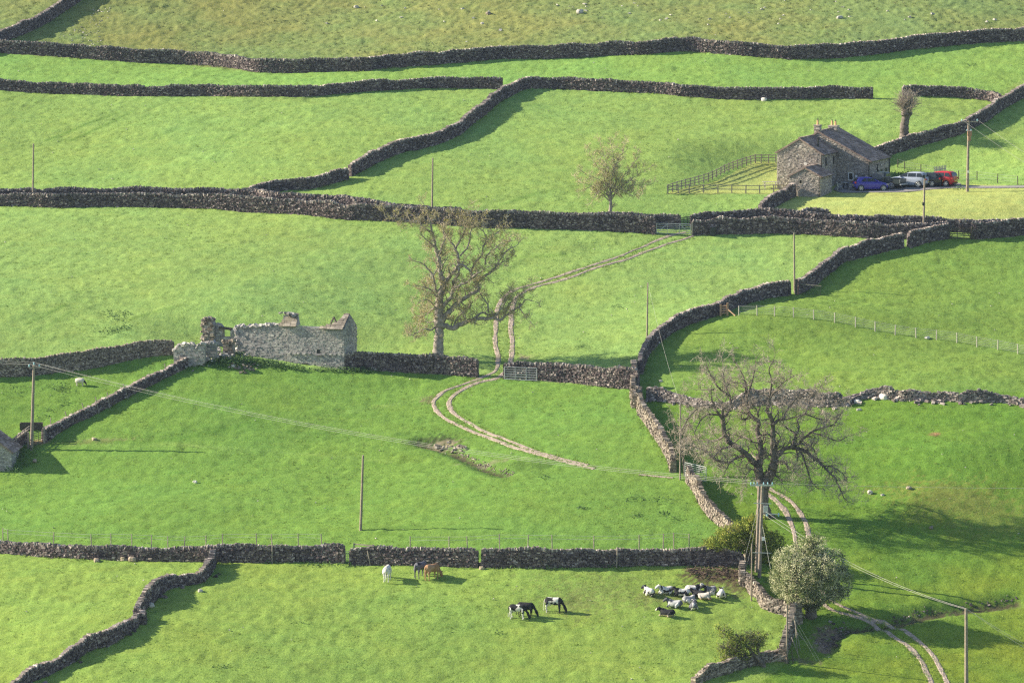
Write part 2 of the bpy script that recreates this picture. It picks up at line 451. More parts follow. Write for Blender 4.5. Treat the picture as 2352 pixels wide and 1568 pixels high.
def make_ground():
    X, Y = np.meshgrid(GX, GY)
    Z = H(X, Y)
    px, py = proj(X, Y, Z)
    front = Y > 300
    px = np.where(front, px, 1000); py = np.where(front, py, 1500)
    t = np.empty(X.shape + (3,)); 
    def setc(mask, c): t[mask] = c
    t[:] = (.165, .28, .052)
    up = py < C_LANE(px)
    setc(up, (.212, .322, .086))
    setc(py < C_BAND(px), (.194, .322, .078))
    moor = py < C_MOOR(px)
    setc(moor, (.186, .240, .080))
    mid = (~up) & (py < C_MID(px))
    setc(mid, (.220, .330, .092))
    low = (~up) & (~mid) & (py < C_LOW(px))
    setc(low, (.140, .250, .050))
    bot = py >= C_LOW(px)
    setc(bot, (.202, .298, .064))
    east = (~up) & (px > xeast(py))
    setc(east, (.158, .254, .054))
    setc(east & (py > 900), (.124, .220, .034))
    lawn = inpoly(px, py, LAWN)
    setc(lawn, (.37, .41, .125))
    # soften borders between tints
    g = np.random.default_rng(5)
    fine = (slice(21, 21 + len(np.arange(340, 640, .34))), slice(25, 635))
    # slow mottling of the turf itself
    m1 = np.zeros(X.shape); m2 = np.zeros(X.shape)
    for lam in (60, 34, 21, 13, 8.5, 5.3, 3.4):
        for k in range(3):
            th = g.uniform(0, 3.14); a = 6.283 / lam
            m1 += np.sin(a * (math.cos(th) * X + math.sin(th) * Y * .8) + g.uniform(0, 6.28)) * (lam / 40) ** .35
            th = g.uniform(0, 3.14)
            m2 += np.sin(a * (math.cos(th) * X + math.sin(th) * Y * .8) + g.uniform(0, 6.28)) * (lam / 40) ** .35
    m1 /= 3.3; m2 /= 3.3
    t *= (1 + .028 * m1)[..., None]
    t[..., 0] *= 1 + .04 * m2
    t[..., 2] *= 1 - .03 * m2
    k = moor * np.clip(.5 + .5 * m2 + .2 * m1, 0, 1)
    t[..., 0] *= 1 + .09 * k; t[..., 1] *= 1 - .04 * k
    ke = (east & (py > 1150)) * np.clip(.3 + .5 * m2, 0, 1)
    t[..., 0] *= 1 + .35 * ke; t[..., 1] *= 1 + .08 * ke
    # lush turf where walls shed stock, paler at track sides
    tuft = np.ones(X.shape)
    for P, w in zip(RUTP, RUTW):
        x0, x1, y0, y1 = P[:, 0].min() - 2, P[:, 0].max() + 2, P[:, 1].min() - 2, P[:, 1].max() + 2
        m = (X > x0) & (X < x1) & (Y > y0) & (Y < y1)
        d = polydist(X[m], Y[m], P)
        tuft[m] = np.minimum(tuft[m], sstep(w, w + .5, d))
    for f, dep in ((G_SPRING, .22), (G_BROOK, .28)):
        x0 = min(p[0] for p in f) - 4; x1 = max(p[0] for p in f) + 4; y0 = min(p[1] for p in f) - 4; y1 = max(p[1] for p in f) + 4
        m = (X > x0) & (X < x1) & (Y > y0) & (Y < y1)
        d = polydist(X[m], Y[m], f)
        n1 = g.normal(0, .25, d.shape)
        k = (1 - sstep(dep, dep + .35, d + n1))[:, None]
        tt = t[m]; t[m] = tt * (1 - k) + np.array((.085, .08, .045)) * k
        k2 = ((1 - sstep(.8, 2.2, d + n1)) * .45)[:, None] * (1 - k)
        t[m] = t[m] * (1 - k2) + np.array((.07, .13, .035)) * k2
    # bare earth and other toned patches in the turf
    def bare(DX, DY, rx, ry, c, amt, nz=.35):
        nonlocal t
        p = at(DX, DY)
        m = (np.abs(X - p[0]) < rx * 2.5) & (np.abs(Y - p[1]) < ry * 2.5)
        d = np.hypot((X[m] - p[0]) / rx, (Y[m] - p[1]) / ry) + g.normal(0, nz, m.sum()) + .25 * m1[m]
        k = ((1 - sstep(.5, 1.25, d)) * amt)[:, None]
        t[m] = t[m] * (1 - k) + np.array(c) * k
    bare(1640, 1322, 3.4, 2.4, (.085, .06, .042), .95)
    bare(1692, 1335, 1.0, 4.0, (.10, .075, .05), .7)
    bare(1890, 1482, .8, 2.2, (.19, .15, .11), 1)
    bare(1845, 1518, 1.3, .6, (.16, .125, .09), .7)
    bare(1908, 1454, .8, 1.2, (.16, .125, .09), 1)
    bare(1520, 1370, 2.2, 1.6, (.15, .15, .06), .6)
    bare(1330, 1385, 3, 2.2, (.15, .16, .06), .55, .5)
    bare(1380, 1352, 4, 3, (.15, .17, .06), .5, .6)
    bare(1000, 1018, 1.8, 1.3, (.035, .05, .02), .9)  # near-black tint in the spring hollow
    bare(1010, 1026, 1.6, .8, (.22, .19, .13), .9)
    bare(1120, 1068, 2.2, .5, (.20, .18, .13), .55)
    bare(1215, 1068, 2.2, 1.4, (.07, .13, .03), .7)
    bare(2148, 997, .5, .7, (.25, .14, .08), .95, .15)
    bare(985, 918, .9, 1.2, (.2, .15, .1), .7, .3)
    bare(1205, 820, .7, .8, (.25, .2, .15), .8)
    bare(2180, 1130, 5, 3, (.21, .21, .055), .6, .4)
    bare(2230, 1170, 5, 4, (.17, .20, .05), .6, .4)
    bare(90, 1016, .8, .6, (.28, .2, .12), .9, .2)
    bare(230, 1012, 2.6, .5, (.20, .19, .09), .6)
    bare(650, 1000, 14, 1.4, (.10, .20, .04), .35)
    # faint wheelings and stock paths pressed into the turf
    for D, w, f in LINES:
        P = crom(plan(D), .5)
        x0, x1, y0, y1 = P[:, 0].min() - 3, P[:, 0].max() + 3, P[:, 1].min() - 3, P[:, 1].max() + 3
        m = (X > x0) & (X < x1) & (Y > y0) & (Y < y1)
        d = polydist(X[m], Y[m], P); k = np.exp(-(d / w) ** 2) * (.55 + .45 * np.clip(m2[m] + .6, 0, 1))
        t[m] = t[m] * (1 - k[:, None] * (1 - np.array(f)))
    # real tussocks
    hN = np.zeros(X.shape)
    s = hN[fine].shape
    a = blur(blur(g.normal(0, 1, s), 3, 0), 3, 1); a /= a.std()
    b = blur(blur(g.normal(0, 1, s), 7, 0), 9, 1); b /= b.std()
    c = g.normal(0, 1, s)
    rough = np.ones(s) * .028
    rough[moor[fine]] = .055
    rough[east[fine]] = .032
    rough[lawn[fine]] = .012
    rough[bot[fine]] = .034
    fld = rough * (.65 * a + .28 * b + .55 * c)
    dark = np.clip(b - 1.7, 0, 1.2)
    hN[fine] = fld * tuft[fine] + .05 * dark * tuft[fine] * (rough > .02)
    Z = Z + hN - .035 * (1 - tuft)
    f = np.ones(X.shape)
    f[fine] = 1 + .05 * a + .05 * c - .16 * np.clip(b - 1.5, 0, 1)
    t *= f[..., None]
    t = np.clip(t, .01, .9)
    ny, nx = X.shape
    V = np.stack([X, Y, Z], -1).reshape(-1, 3)
    i = (np.arange(ny - 1)[:, None] * nx + np.arange(nx - 1)[None]).ravel()
    F = np.stack([i, i + 1, i + nx + 1, i + nx], 1)
    mb = MB(); mb.add(V, F)
    o = mb.build('ground', grassmat(), smooth=True)
    at_ = o.data.attributes.new('tint', 'FLOAT_COLOR', 'POINT')
    at_.data.foreach_set('color', np.concatenate([t.reshape(-1, 3), np.ones((t.shape[0] * t.shape[1], 1))], 1).astype(np.float32).ravel())
    tag(o, 'rolling green hillside pasture divided by stone walls', 'hillside', kind='structure')
    return o

def grassmat():
    m, nt, b = newmat('pasture_turf')
    a = nt.nodes.new('ShaderNodeAttribute'); a.attribute_name = 'tint'
    c = a.outputs['Color']
    mp = nt.nodes.new('ShaderNodeMapping'); tc = nt.nodes.new('ShaderNodeTexCoord')
    mp.inputs['Scale'].default_value = (1, .9, 1); nt.links.new(tc.outputs['Object'], mp.inputs[0])
    v = mp.outputs[0]
    c = mixc(nt, 1, c, ramp(nt, noise(nt, 5.5, 4, vec=v, rough=.7), [(.30, (.66, .72, .62)), (.5, (1, 1, 1)), (.72, (1.24, 1.19, 1.2))]), 'MULTIPLY')
    c = mixc(nt, .4, c, ramp(nt, noise(nt, .9, 5, vec=v, rough=.65), [(.32, (.84, .91, .92)), (.5, (1, 1, 1)), (.70, (1.12, 1.05, 1.0))]), 'MULTIPLY')
    c = mixc(nt, 1, c, ramp(nt, noise(nt, 2.6, 3, vec=v, rough=.6), [(.68, (1, 1, 1)), (.78, (.60, .72, .55))]), 'MULTIPLY')
    mp2 = nt.nodes.new('ShaderNodeMapping'); mp2.inputs['Scale'].default_value = (.22, 1.5, 1); mp2.inputs['Rotation'].default_value = (0, 0, .12); nt.links.new(tc.outputs['Object'], mp2.inputs[0])
    c = mixc(nt, 1, c, ramp(nt, noise(nt, 1.0, 4, vec=mp2.outputs[0], rough=.7), [(.34, (.90, .945, .92)), (.5, (1, 1, 1)), (.66, (1.07, 1.035, 1.04))]), 'MULTIPLY')
    nt.links.new(c, b.inputs['Base Color'])
    b.inputs['Roughness'].default_value = .95; b.inputs['Specular IOR Level'].default_value = .04
    bp = nt.nodes.new('ShaderNodeBump'); bp.inputs['Strength'].default_value = .55; bp.inputs['Distance'].default_value = .16
    nt.links.new(noise(nt, 4.5, 6, vec=v, rough=.75), bp.inputs['Height'])
    nt.links.new(bp.outputs[0], b.inputs['Normal'])
    return m

def trackmat():
    m, nt, b = newmat('stony_track')
    c = ramp(nt, noise(nt, 3.2, 5, rough=.7), [(.28, (.24, .185, .15)), (.5, (.36, .29, .245)), (.72, (.46, .385, .33))])
    g = ramp(nt, noise(nt, 1.5, 4), [(.56, (0, 0, 0)), (.68, (.85, .85, .85))])
    c = mixc(nt, g, c, (.13, .19, .055))
    nt.links.new(c, b.inputs['Base Color'])
    bp = nt.nodes.new('ShaderNodeBump'); bp.inputs['Strength'].default_value = .8; bp.inputs['Distance'].default_value = .08
    nt.links.new(noise(nt, 8, 4), bp.inputs['Height']); nt.links.new(bp.outputs[0], b.inputs['Normal'])
    return m

def make_tracks():
    mt = trackmat()
    def strip(mb, P, w, lift=.015):
        T = np.gradient(P, axis=0); T /= np.linalg.norm(T, axis=1, keepdims=True)
        Nn = np.stack([-T[:, 1], T[:, 0]], 1)
        n = len(P)
        sm_ = lambda: np.convolve(rng.normal(0, 1, n + 4), np.ones(5) / 5, 'valid')
        wl = w * (1 + .45 * sm_()); wr = w * (1 + .45 * sm_())
        rows = []
        for k, f in enumerate((-1, -.6, -.2, .2, .6, 1)):
            off = np.where(f < 0, wl, wr) * f
            q = P + Nn * off[:, None]
            z = H(q[:, 0], q[:, 1]) + lift - (.055 if abs(f) == 1 else 0) + rng.normal(0, .008, n)
            rows.append(np.stack([q[:, 0], q[:, 1], z], 1))
        V = np.stack(rows, 1).reshape(-1, 3)
        F = []
        for i in range(n - 1):
            for j in range(5): F.append((i * 6 + j + 1, i * 6 + j, i * 6 + 6 + j, i * 6 + 7 + j))
        mb.add(V, F)
    a = MB(); 
    for k in (0, 1, 2): strip(a, RUTP[k], RUTW[k])
    tag(a.build('farm_track', mt), 'two pale stony ruts curving from the upper gate past the tall tree', 'track', kind='structure')
    a = MB()
    for k in (3, 4): strip(a, RUTP[k], RUTW[k])
    tag(a.build('farm_track', mt), 'two pale ruts running past the bare oak to the lower right', 'track', kind='structure')
    # asphalt yard of the farmhouse
    m, nt, b = newmat('asphalt')
    nt.links.new(ramp(nt, noise(nt, 5, 5), [(.3, (.19, .178, .178)), (.7, (.28, .265, .262))]), b.inputs['Base Color'])
    D = [(1912, 436), (1935, 443.5), (2001, 443), (2060, 442.5), (2101, 440), (2151, 435), (2235, 433), (2440, 434), (2440, 429), (2300, 428), (2235, 427), (2205, 427), (2200, 421), (2120, 417), (2060, 415), (1990, 420), (1930, 425)]
    P = crom(plan(D) + [plan(D)[0]], .5)
    cxy = None
    mb = MB()
    # triangulate as grid clipped by polygon
    x0, x1, y0, y1 = P[:, 0].min(), P[:, 0].max(), P[:, 1].min(), P[:, 1].max()
    gx = np.arange(x0, x1, .13); gy = np.arange(y0, y1, .13)
    XX, YY = np.meshgrid(gx, gy)
    ins = inpoly(XX, YY, P)
    ZZ = H(XX, YY) + .05 
    V = np.stack([XX, YY, ZZ], -1).reshape(-1, 3); nx = len(gx)
    F = [(j * nx + i, j * nx + i + 1, (j + 1) * nx + i + 1, (j + 1) * nx + i) for j in range(len(gy) - 1) for i in range(nx - 1) if ins[j, i]]
    mb.add(V, F)
    tag(mb.build('driveway', m, smooth=True), 'grey asphalt yard beside the farmhouse', 'driveway', kind='structure')

# ------------------------------------------------------------------ loose stone generator
def stones(mb, C, T, Nn, U, hl, hd, hh, jit=.17, mat=0):
    """C centres, T/Nn/U axes (n,3), half sizes (n,)"""
    n = len(C)
    sg = BOXS[None] * np.stack([hl, hd, hh], 1)[:, None, :]
    sg = sg * (1 + rng.uniform(-jit, jit, sg.shape)) 
    V = C[:, None, :] + sg[..., 0:1] * T[:, None, :] + sg[..., 1:2] * Nn[:, None, :] + sg[..., 2:3] * U[:, None, :]
    F = (np.arange(n)[:, None, None] * 8 + BOXF[None]).reshape(-1, 4)
    mb.add(V.reshape(-1, 3), F, mat)
BOXS = np.array([[-1,-1,-1],[1,-1,-1],[1,1,-1],[-1,1,-1],[-1,-1,1],[1,-1,1],[1,1,1],[-1,1,1]], float)
UZ = np.array([0, 0, 1.0])
WALLBASE = []

def drywall(D, h, label, group='dry stone field walls', sh=.28, tb=.62, tt=.40, cope=True, mat='stone', rough=.06, rowh=.125, ragged=None, cat='stone wall', world=False, spill=0):
    """dry stone wall along picture polyline D (visible foot), h = height or list per point (m)"""
    P = np.array(D, float) if world else np.array(plan(D))
    hs = np.full(len(P), float(h)) if np.isscalar(h) else np.array(h, float)
    Q = crom(np.column_stack([P, hs]), .2)
    P, hs = Q[:, :2], Q[:, 2]
    T = np.gradient(P, axis=0)
    for _ in range(3): T[1:-1] = (T[:-2] + T[1:-1] * 2 + T[2:]) / 4
    T /= np.linalg.norm(T, axis=1, keepdims=True)
    Nn = np.stack([-T[:, 1], T[:, 0]], 1)
    fl = np.where(Nn[:, 1:2] < 0, -1, 1)
    P = P + Nn * fl * sh
    s = np.concatenate([[0], np.cumsum(np.linalg.norm(np.diff(P, axis=0), axis=1))]); L = s[-1]
    nz = np.interp(s, np.arange(0, L + 3, 1.5), rng.normal(0, 1, len(np.arange(0, L + 3, 1.5))))
    hs = np.maximum(hs * (1 + rough * nz), .15)
    if ragged: hs = np.maximum(hs * (1 - ragged * np.abs(np.interp(s, np.arange(0, L + 2, .7), rng.normal(0, 1, len(np.arange(0, L + 2, .7)))))), .15)
    gz = H(P[:, 0], P[:, 1])
    WALLBASE.append((P, Nn, tb))
    def ip(a, u): return np.interp(u, s, a)
    face = MB()
    hm = hs.max()
    ch = .0 if not cope else .16
    for side in (-1, 1):
        z = -.12
        while z < hm:
            rh = rowh * rng.uniform(.75, 1.3)
            ln = rng.uniform(.09, .32, int(L / .14) + 6); cu = np.cumsum(ln); k = cu < L + .25
            u = cu[k] - ln[k] / 2; l = ln[k]
            u = np.clip(u, .02, L - .02)
            top = ip(hs, u) - ch
            ok = z + rh * .5 < top
            u, l = u[ok], l[ok]
            if len(u):
                px = np.stack([ip(P[:, 0], u), ip(P[:, 1], u)], 1)
                tx = np.stack([ip(T[:, 0], u), ip(T[:, 1], u), np.gradient(gz, s)[np.clip(np.searchsorted(s, u), 0, len(s) - 1)]], 1)
                tx /= np.linalg.norm(tx, axis=1, keepdims=True)
                nn = np.stack([-tx[:, 1], tx[:, 0], 0 * u], 1); nn /= np.linalg.norm(nn, axis=1, keepdims=True)
                n = len(u)
                fr = np.clip(z / hm, 0, 1); half = (tb * (1 - fr) + tt * fr) / 2
                dep = rng.uniform(.10, .16, n)
                off = side * (half - dep + rng.normal(0, .03, n))
                zz = ip(gz, u) + z + rh / 2 + rng.normal(0, .02, n)
                C = np.column_stack([px + nn[:, :2] * off[:, None], zz])
                yaw = rng.normal(0, .20, n); rl = rng.normal(0, .14, n)
                t2 = tx + nn * yaw[:, None] + UZ * rl[:, None]; t2 /= np.linalg.norm(t2, axis=1, keepdims=True)
                U = np.broadcast_to(UZ, tx.shape) - t2 * t2[:, 2:3]; U /= np.linalg.norm(U, axis=1, keepdims=True)
                n2 = np.cross(U, t2)
                stones(face, C, t2, n2, U, l / 2 * .99, dep, np.full(n, rh / 2 * 1.0) * rng.uniform(.75, 1.2, n), .24)
            z += rh
    # solid heart of the wall
    k = np.arange(0, len(P), 2); k = np.append(k, len(P) - 1) if k[-1] != len(P) - 1 else k
    if len(k) > 1:
        V = []; 
        for i in k:
            hb, ht = tb / 2 - .11, tt / 2 - .10
            for a, zz in ((-hb, -.3), (hb, -.3), (ht, max(hs[i] - ch - .09, .02)), (-ht, max(hs[i] - ch - .09, .02))):
                V.append((P[i, 0] + Nn[i, 0] * a, P[i, 1] + Nn[i, 1] * a, gz[i] + zz))
        F = []
        n = len(k)
        for i in range(n - 1):
            for j in range(4): F.append((i * 4 + j, i * 4 + (j + 1) % 4, i * 4 + 4 + (j + 1) % 4, i * 4 + 4 + j))
        F += [(3, 2, 1, 0), ((n - 1) * 4, (n - 1) * 4 + 1, (n - 1) * 4 + 2, (n - 1) * 4 + 3)]
        face.add(V, F, 1)
    # wall ends
    for e, sg in ((0, -1), (len(P) - 1, 1)):
        z = -.1
        while z < hs[e] - ch:
            rh = rowh * rng.uniform(.8, 1.2)
            for a in (-.5, .5):
                fr = np.clip(z / hm, 0, 1); half = (tb * (1 - fr) + tt * fr) / 2
                C = np.array([[P[e, 0] + Nn[e, 0] * a * half + T[e, 0] * sg * .0, P[e, 1] + Nn[e, 1] * a * half + T[e, 1] * sg * .0, gz[e] + z + rh / 2]])
                stones(face, C, np.array([[T[e, 0], T[e, 1], 0]]), np.array([[Nn[e, 0], Nn[e, 1], 0]]), UZ[None], np.array([.12]), np.array([half * .5]), np.array([rh / 2 * .96]))
            z += rh
    if spill:
        n = int(L * spill)
        u = rng.uniform(0, L, n); a = -fl[0, 0] * np.abs(rng.normal(.35, .45, n))
        px = np.stack([ip(P[:, 0], u), ip(P[:, 1], u)], 1) + np.stack([ip(Nn[:, 0], u), ip(Nn[:, 1], u)], 1) * a[:, None]
        zz = H(px[:, 0], px[:, 1]) + rng.uniform(.0, .14, n) + np.clip(.4 - np.abs(a), 0, .4) * .5
        scatter(face, np.column_stack([px, zz]), .07, .2)
    i0 = len(P) // 2
    org = (P[i0, 0], P[i0, 1], gz[i0])
    root = thing('dry_stone_wall', org, label, cat, group)
    face.build('wall_face', [M[mat], M['core']], root, org)
    if cope:
        cp = MB()
        ln = rng.uniform(.07, .18, int(L / .1) + 4); cu = np.cumsum(ln); k = cu < L
        u = cu[k] - ln[k] / 2; l = ln[k]
        n = len(u)
        px = np.stack([ip(P[:, 0], u), ip(P[:, 1], u)], 1)
        tx = np.stack([ip(T[:, 0], u), ip(T[:, 1], u), 0 * u], 1); tx /= np.linalg.norm(tx, axis=1, keepdims=True)
        nn = np.stack([-tx[:, 1], tx[:, 0], 0 * u], 1)
        hh = rng.uniform(.085, .165, n)
        zz = ip(gz, u) + ip(hs, u) - ch + hh * .65
        lean = rng.normal(0, .22, n)
        U = UZ + tx * lean[:, None] + nn * rng.normal(0, .08, n)[:, None]; U /= np.linalg.norm(U, axis=1, keepdims=True)
        t2 = np.cross(nn, U); t2 /= np.linalg.norm(t2, axis=1, keepdims=True)
        n2 = np.cross(U, t2)
        C = np.column_stack([px + nn[:, :2] * rng.normal(0, .03, n)[:, None], zz])
        stones(cp, C, t2, n2, U, l / 2 * .95, rng.uniform(.15, .25, n), hh, .2)
        cp.build('coping', M['cope' if mat != 'warmstone' else 'warmstone'], root, org)
    return root

def scatter(mb, C, r0, r1, mat=0, flat=.65):
    C = np.asarray(C, float); n = len(C)
    a = rng.uniform(0, 6.28, n); tl = rng.normal(0, .35, (n, 2))
    T = np.stack([np.cos(a), np.sin(a), tl[:, 0]], 1); T /= np.linalg.norm(T, axis=1, keepdims=True)
    U = np.stack([tl[:, 0] * 0 + rng.normal(0, .3, n), rng.normal(0, .3, n), np.ones(n)], 1)
    Nn = np.cross(U, T); Nn /= np.linalg.norm(Nn, axis=1, keepdims=True); U = np.cross(T, Nn)
    r = rng.uniform(r0, r1, n)
    stones(mb, C, T, Nn, U, r * rng.uniform(.9, 1.4, n), r, r * flat, .25, mat)
# ------------------------------------------------------------------ the field walls (picture foot lines)
def make_walls():
    drywall([(-50, 128), (10, 97), (50, 82), (93, 62), (133, 37), (175, 10), (215, -18), (260, -50)], 1.45, 'dark stone wall climbing out of the top left corner')
    drywall([(-60, 117), (7, 123), (83, 127), (133, 130), (200, 136), (267, 141), (333, 145), (400, 147), (467, 151), (533, 157), (583, 166), (633, 168), (700, 167), (784, 164), (844, 163), (894, 155), (951, 153), (1051, 145), (1151, 137), (1251, 135), (1334, 132), (1417, 127), (1484, 126), (1568, 118), (1635, 123), (1701, 128), (1768, 133), (1818, 137), (1868, 135), (1935, 133), (2001, 127), (2068, 118), (2135, 110), (2235, 101), (2301, 97), (2352, 94), (2430, 91)], 1.55, 'longest stone wall, running across the whole hillside below the brown moor')
    drywall([(-60, 204), (7, 208), (67, 213), (167, 217), (267, 221), (367, 222), (467, 221), (600, 223), (700, 223), (784, 216), (831, 212), (917, 207), (1017, 203), (1084, 203), (1152, 205)], 1.28, 'long stone wall second from the top, ending at a gap near the middle')
    drywall([(1226, 203), (1197, 210), (1161, 228), (1144, 238), (1117, 263), (1097, 277), (1077, 293), (1057, 310), (1017, 328), (971, 342), (927, 350), (884, 367), (851, 383), (820, 400), (809, 405)], 1.38, 'winding stone wall descending the hill with a broad shadow on its right')
    drywall([(800, 412), (770, 421), (733, 430), (700, 436), (650, 440), (610, 447), (570, 458)], 1.2, 'short stone wall sloping down to the lane, left of the gap')
    drywall([(1227, 204), (1284, 205), (1384, 210), (1451, 213), (1517, 216), (1568, 222), (1651, 227), (1735, 229), (1835, 228), (1901, 226), (2003, 228)], 1.32, 'stone wall above the farmhouse with a white stone lying at its foot')
    drywall([(2076, 221), (2098, 221), (2151, 222), (2201, 224), (2268, 232), (2292, 240)], 1.12, 'short stone wall above the pollard tree, right of a gap')
    drywall([(2430, 185), (2345, 229), (2301, 254), (2268, 278), (2221, 303), (2168, 321), (2121, 334), (2088, 344), (2041, 360), (2000, 374), (1965, 388)], 1.4, 'stone wall slanting down behind the farmhouse from the right edge')
    drywall([(-60, 466), (7, 463), (77, 463), (233, 461), (433, 463), (567, 464), (617, 471), (683, 476), (784, 483), (817, 488), (867, 493), (917, 500), (984, 505), (1061, 510)], 1.4, 'far wall of the walled lane, left part under the brown poles')
    drywall([(1166, 517), (1251, 519), (1334, 520), (1451, 522), (1561, 525)], 1.45, 'far wall of the walled lane behind the small budding tree')
    drywall([(-60, 474), (7, 474), (67, 475), (133, 478), (233, 475), (367, 477), (467, 480), (567, 488), (667, 492), (784, 504), (851, 507), (917, 510), (984, 515), (1084, 522), (1167, 524), (1284, 527), (1351, 529), (1451, 535), (1503, 539)], [1.3, 1.3, 1.35, 1.45, 1.4, 1.45, 1.45, 1.6, 1.55, 1.7, 1.7, 1.7, 1.7, 1.75, 1.75, 1.75, 1.75, 1.75, 1.75], 'near wall of the walled lane, left of the metal gate')
    drywall([(1589, 522), (1635, 519), (1695, 516), (1741, 511), (1818, 516), (1901, 523), (2001, 528), (2118, 530), (2185, 533), (2235, 536), (2352, 537), (2430, 537)], 1.42, 'far wall of the walled lane below the farmhouse lawn')
    drywall([(1592, 540), (1668, 539), (1768, 537), (1868, 540), (1935, 544), (2001, 547), (2100, 548), (2179, 547)], 1.58, 'near wall of the walled lane behind the black bin')
    drywall([(2232, 549), (2251, 550), (2300, 546), (2352, 542), (2430, 537)], 1.75, 'end of the lane wall at the right edge beyond the dark wooden gate')
    drywall([(2180, 548), (2135, 557), (2092, 569)], 1.55, 'short stone wall between the dark wooden gate and the step stile')
    drywall([(2075, 570), (2035, 579), (2001, 587), (1968, 595), (1935, 605), (1918, 620), (1895, 637), (1878, 652), (1854, 668), (1836, 676)], 1.5, 'curving stone wall between the step stile and the open gate')
    drywall([(1815, 679), (1768, 685), (1725, 696), (1688, 708), (1651, 724), (1611, 737), (1575, 750), (1545, 765), (1525, 780), (1505, 798), (1490, 817), (1482, 838), (1476, 858)], [1.6, 1.4, 1.4, 1.4, 1.4, 1.45, 1.4, 1.4, 1.45, 1.45, 1.4, 1.4, 1.5], 'stone wall sweeping down in a bend beside the white post fence')
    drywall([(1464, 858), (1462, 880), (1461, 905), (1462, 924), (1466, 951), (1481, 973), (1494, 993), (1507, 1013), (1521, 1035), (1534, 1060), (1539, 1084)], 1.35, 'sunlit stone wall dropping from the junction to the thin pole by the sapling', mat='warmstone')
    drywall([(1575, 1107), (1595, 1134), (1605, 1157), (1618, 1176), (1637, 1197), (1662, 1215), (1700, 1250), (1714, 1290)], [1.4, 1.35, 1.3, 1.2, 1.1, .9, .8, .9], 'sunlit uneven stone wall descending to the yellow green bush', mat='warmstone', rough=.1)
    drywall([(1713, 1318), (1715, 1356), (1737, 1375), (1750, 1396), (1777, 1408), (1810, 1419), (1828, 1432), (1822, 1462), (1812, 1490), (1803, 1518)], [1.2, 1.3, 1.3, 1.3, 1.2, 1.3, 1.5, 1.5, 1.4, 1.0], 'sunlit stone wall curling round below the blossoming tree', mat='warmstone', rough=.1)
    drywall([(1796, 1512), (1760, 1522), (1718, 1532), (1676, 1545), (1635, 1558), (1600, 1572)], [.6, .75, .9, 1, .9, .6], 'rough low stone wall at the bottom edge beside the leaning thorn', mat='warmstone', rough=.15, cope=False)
    drywall([(1487, 919), (1534, 922), (1600, 932), (1668, 938), (1705, 932), (1735, 928), (1800, 929), (1868, 932), (1925, 934), (1945, 930), (1968, 919), (2008, 914), (2041, 917), (2060, 917), (2085, 920), (2170, 920), (2201, 923), (2230, 923), (2260, 924), (2301, 924), (2352, 932), (2430, 940)],
            [1.3, 1.1, .6, .5, 1.2, 1.5, 1.45, 1.45, 1.3, .7, .45, .95, 1.15, .8, 1.0, .75, .85, 1.3, 1.3, .75, .6, .6], 'tumbledown half collapsed wall behind the bare oak', cope=False, ragged=.14, spill=4.5, tb=.8, mat='cope')
    drywall([(-60, 872), (7, 866), (67, 864), (133, 856), (200, 849), (233, 842), (283, 831), (333, 821), (397, 815)], [1.75, 1.75, 1.75, 1.7, 1.75, 1.7, 1.6, 1.5, 1.35], 'tall rounded field wall left of the ruin', rough=.04, mat='warmstone')  # lighter stone stands in for sunlight on this wall face
    drywall([(432, 842), (397, 861), (367, 876), (333, 892), (300, 909), (267, 926), (233, 944), (200, 961), (167, 976), (133, 997), (113, 1011), (106, 1015)], [.9, .9, .85, .9, .9, .95, .95, .9, .9, .95, 1.2, 1.25], 'low wall with leaning stakes running down from the ruin', rough=.1)
    drywall([(64, 1016), (48, 1030), (30, 1043), (10, 1056), (-25, 1075)], 1.15, 'short stone wall topped with rails below the left gate')
    drywall([(793, 850), (851, 851), (894, 853), (951, 857), (1017, 860), (1094, 867)], [1.75, 1.7, 1.75, 1.8, 1.85, 1.75], 'stone wall at the foot of the tall tree, right of the ruin')
    drywall([(1158, 870), (1234, 873), (1317, 880), (1384, 889), (1462, 895)], [1.55, 1.7, 1.8, 1.9, 2.05], 'stone wall with a metal gate leaning against it')
    drywall([(-60, 1266), (7, 1271), (67, 1276), (133, 1281), (200, 1284), (267, 1286), (333, 1289), (417, 1289), (493, 1291), (600, 1293), (700, 1291), (787, 1295)], [1.0, 1.0, 1.05, 1.1, 1.1, 1.15, 1.1, 1.15, 1.5, 1.5, 1.45, 1.55], 'lower field wall left of the wire gap, large blocks at its foot')
    drywall([(805, 1298), (851, 1297), (951, 1299), (1061, 1302), (1094, 1303)], 1.5, 'lower field wall between the wire gap and the step stones')
    drywall([(1108, 1303), (1184, 1304), (1284, 1304), (1417, 1301), (1484, 1299), (1568, 1299), (1635, 1300), (1704, 1301)], [1.6, 1.65, 1.6, 1.4, 1.4, 1.5, 1.5, 1.1], 'lower field wall behind the resting cattle')
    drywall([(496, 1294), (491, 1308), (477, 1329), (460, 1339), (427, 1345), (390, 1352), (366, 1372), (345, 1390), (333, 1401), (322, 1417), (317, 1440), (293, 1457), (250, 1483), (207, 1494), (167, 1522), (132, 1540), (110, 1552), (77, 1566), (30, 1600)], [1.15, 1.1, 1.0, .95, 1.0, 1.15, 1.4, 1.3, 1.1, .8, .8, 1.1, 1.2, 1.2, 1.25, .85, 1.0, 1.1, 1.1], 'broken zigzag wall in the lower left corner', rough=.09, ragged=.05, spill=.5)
    drywall([(1828, 452), (1800, 466), (1781, 476), (1765, 486), (1752, 497)], 1.35, 'short stone wall joining the stone shed to the lane')
    drywall([(1838, 502), (1860, 499), (1905, 499)], [.75, .95, .7], 'stub of broken wall just above the lane', ragged=.1)

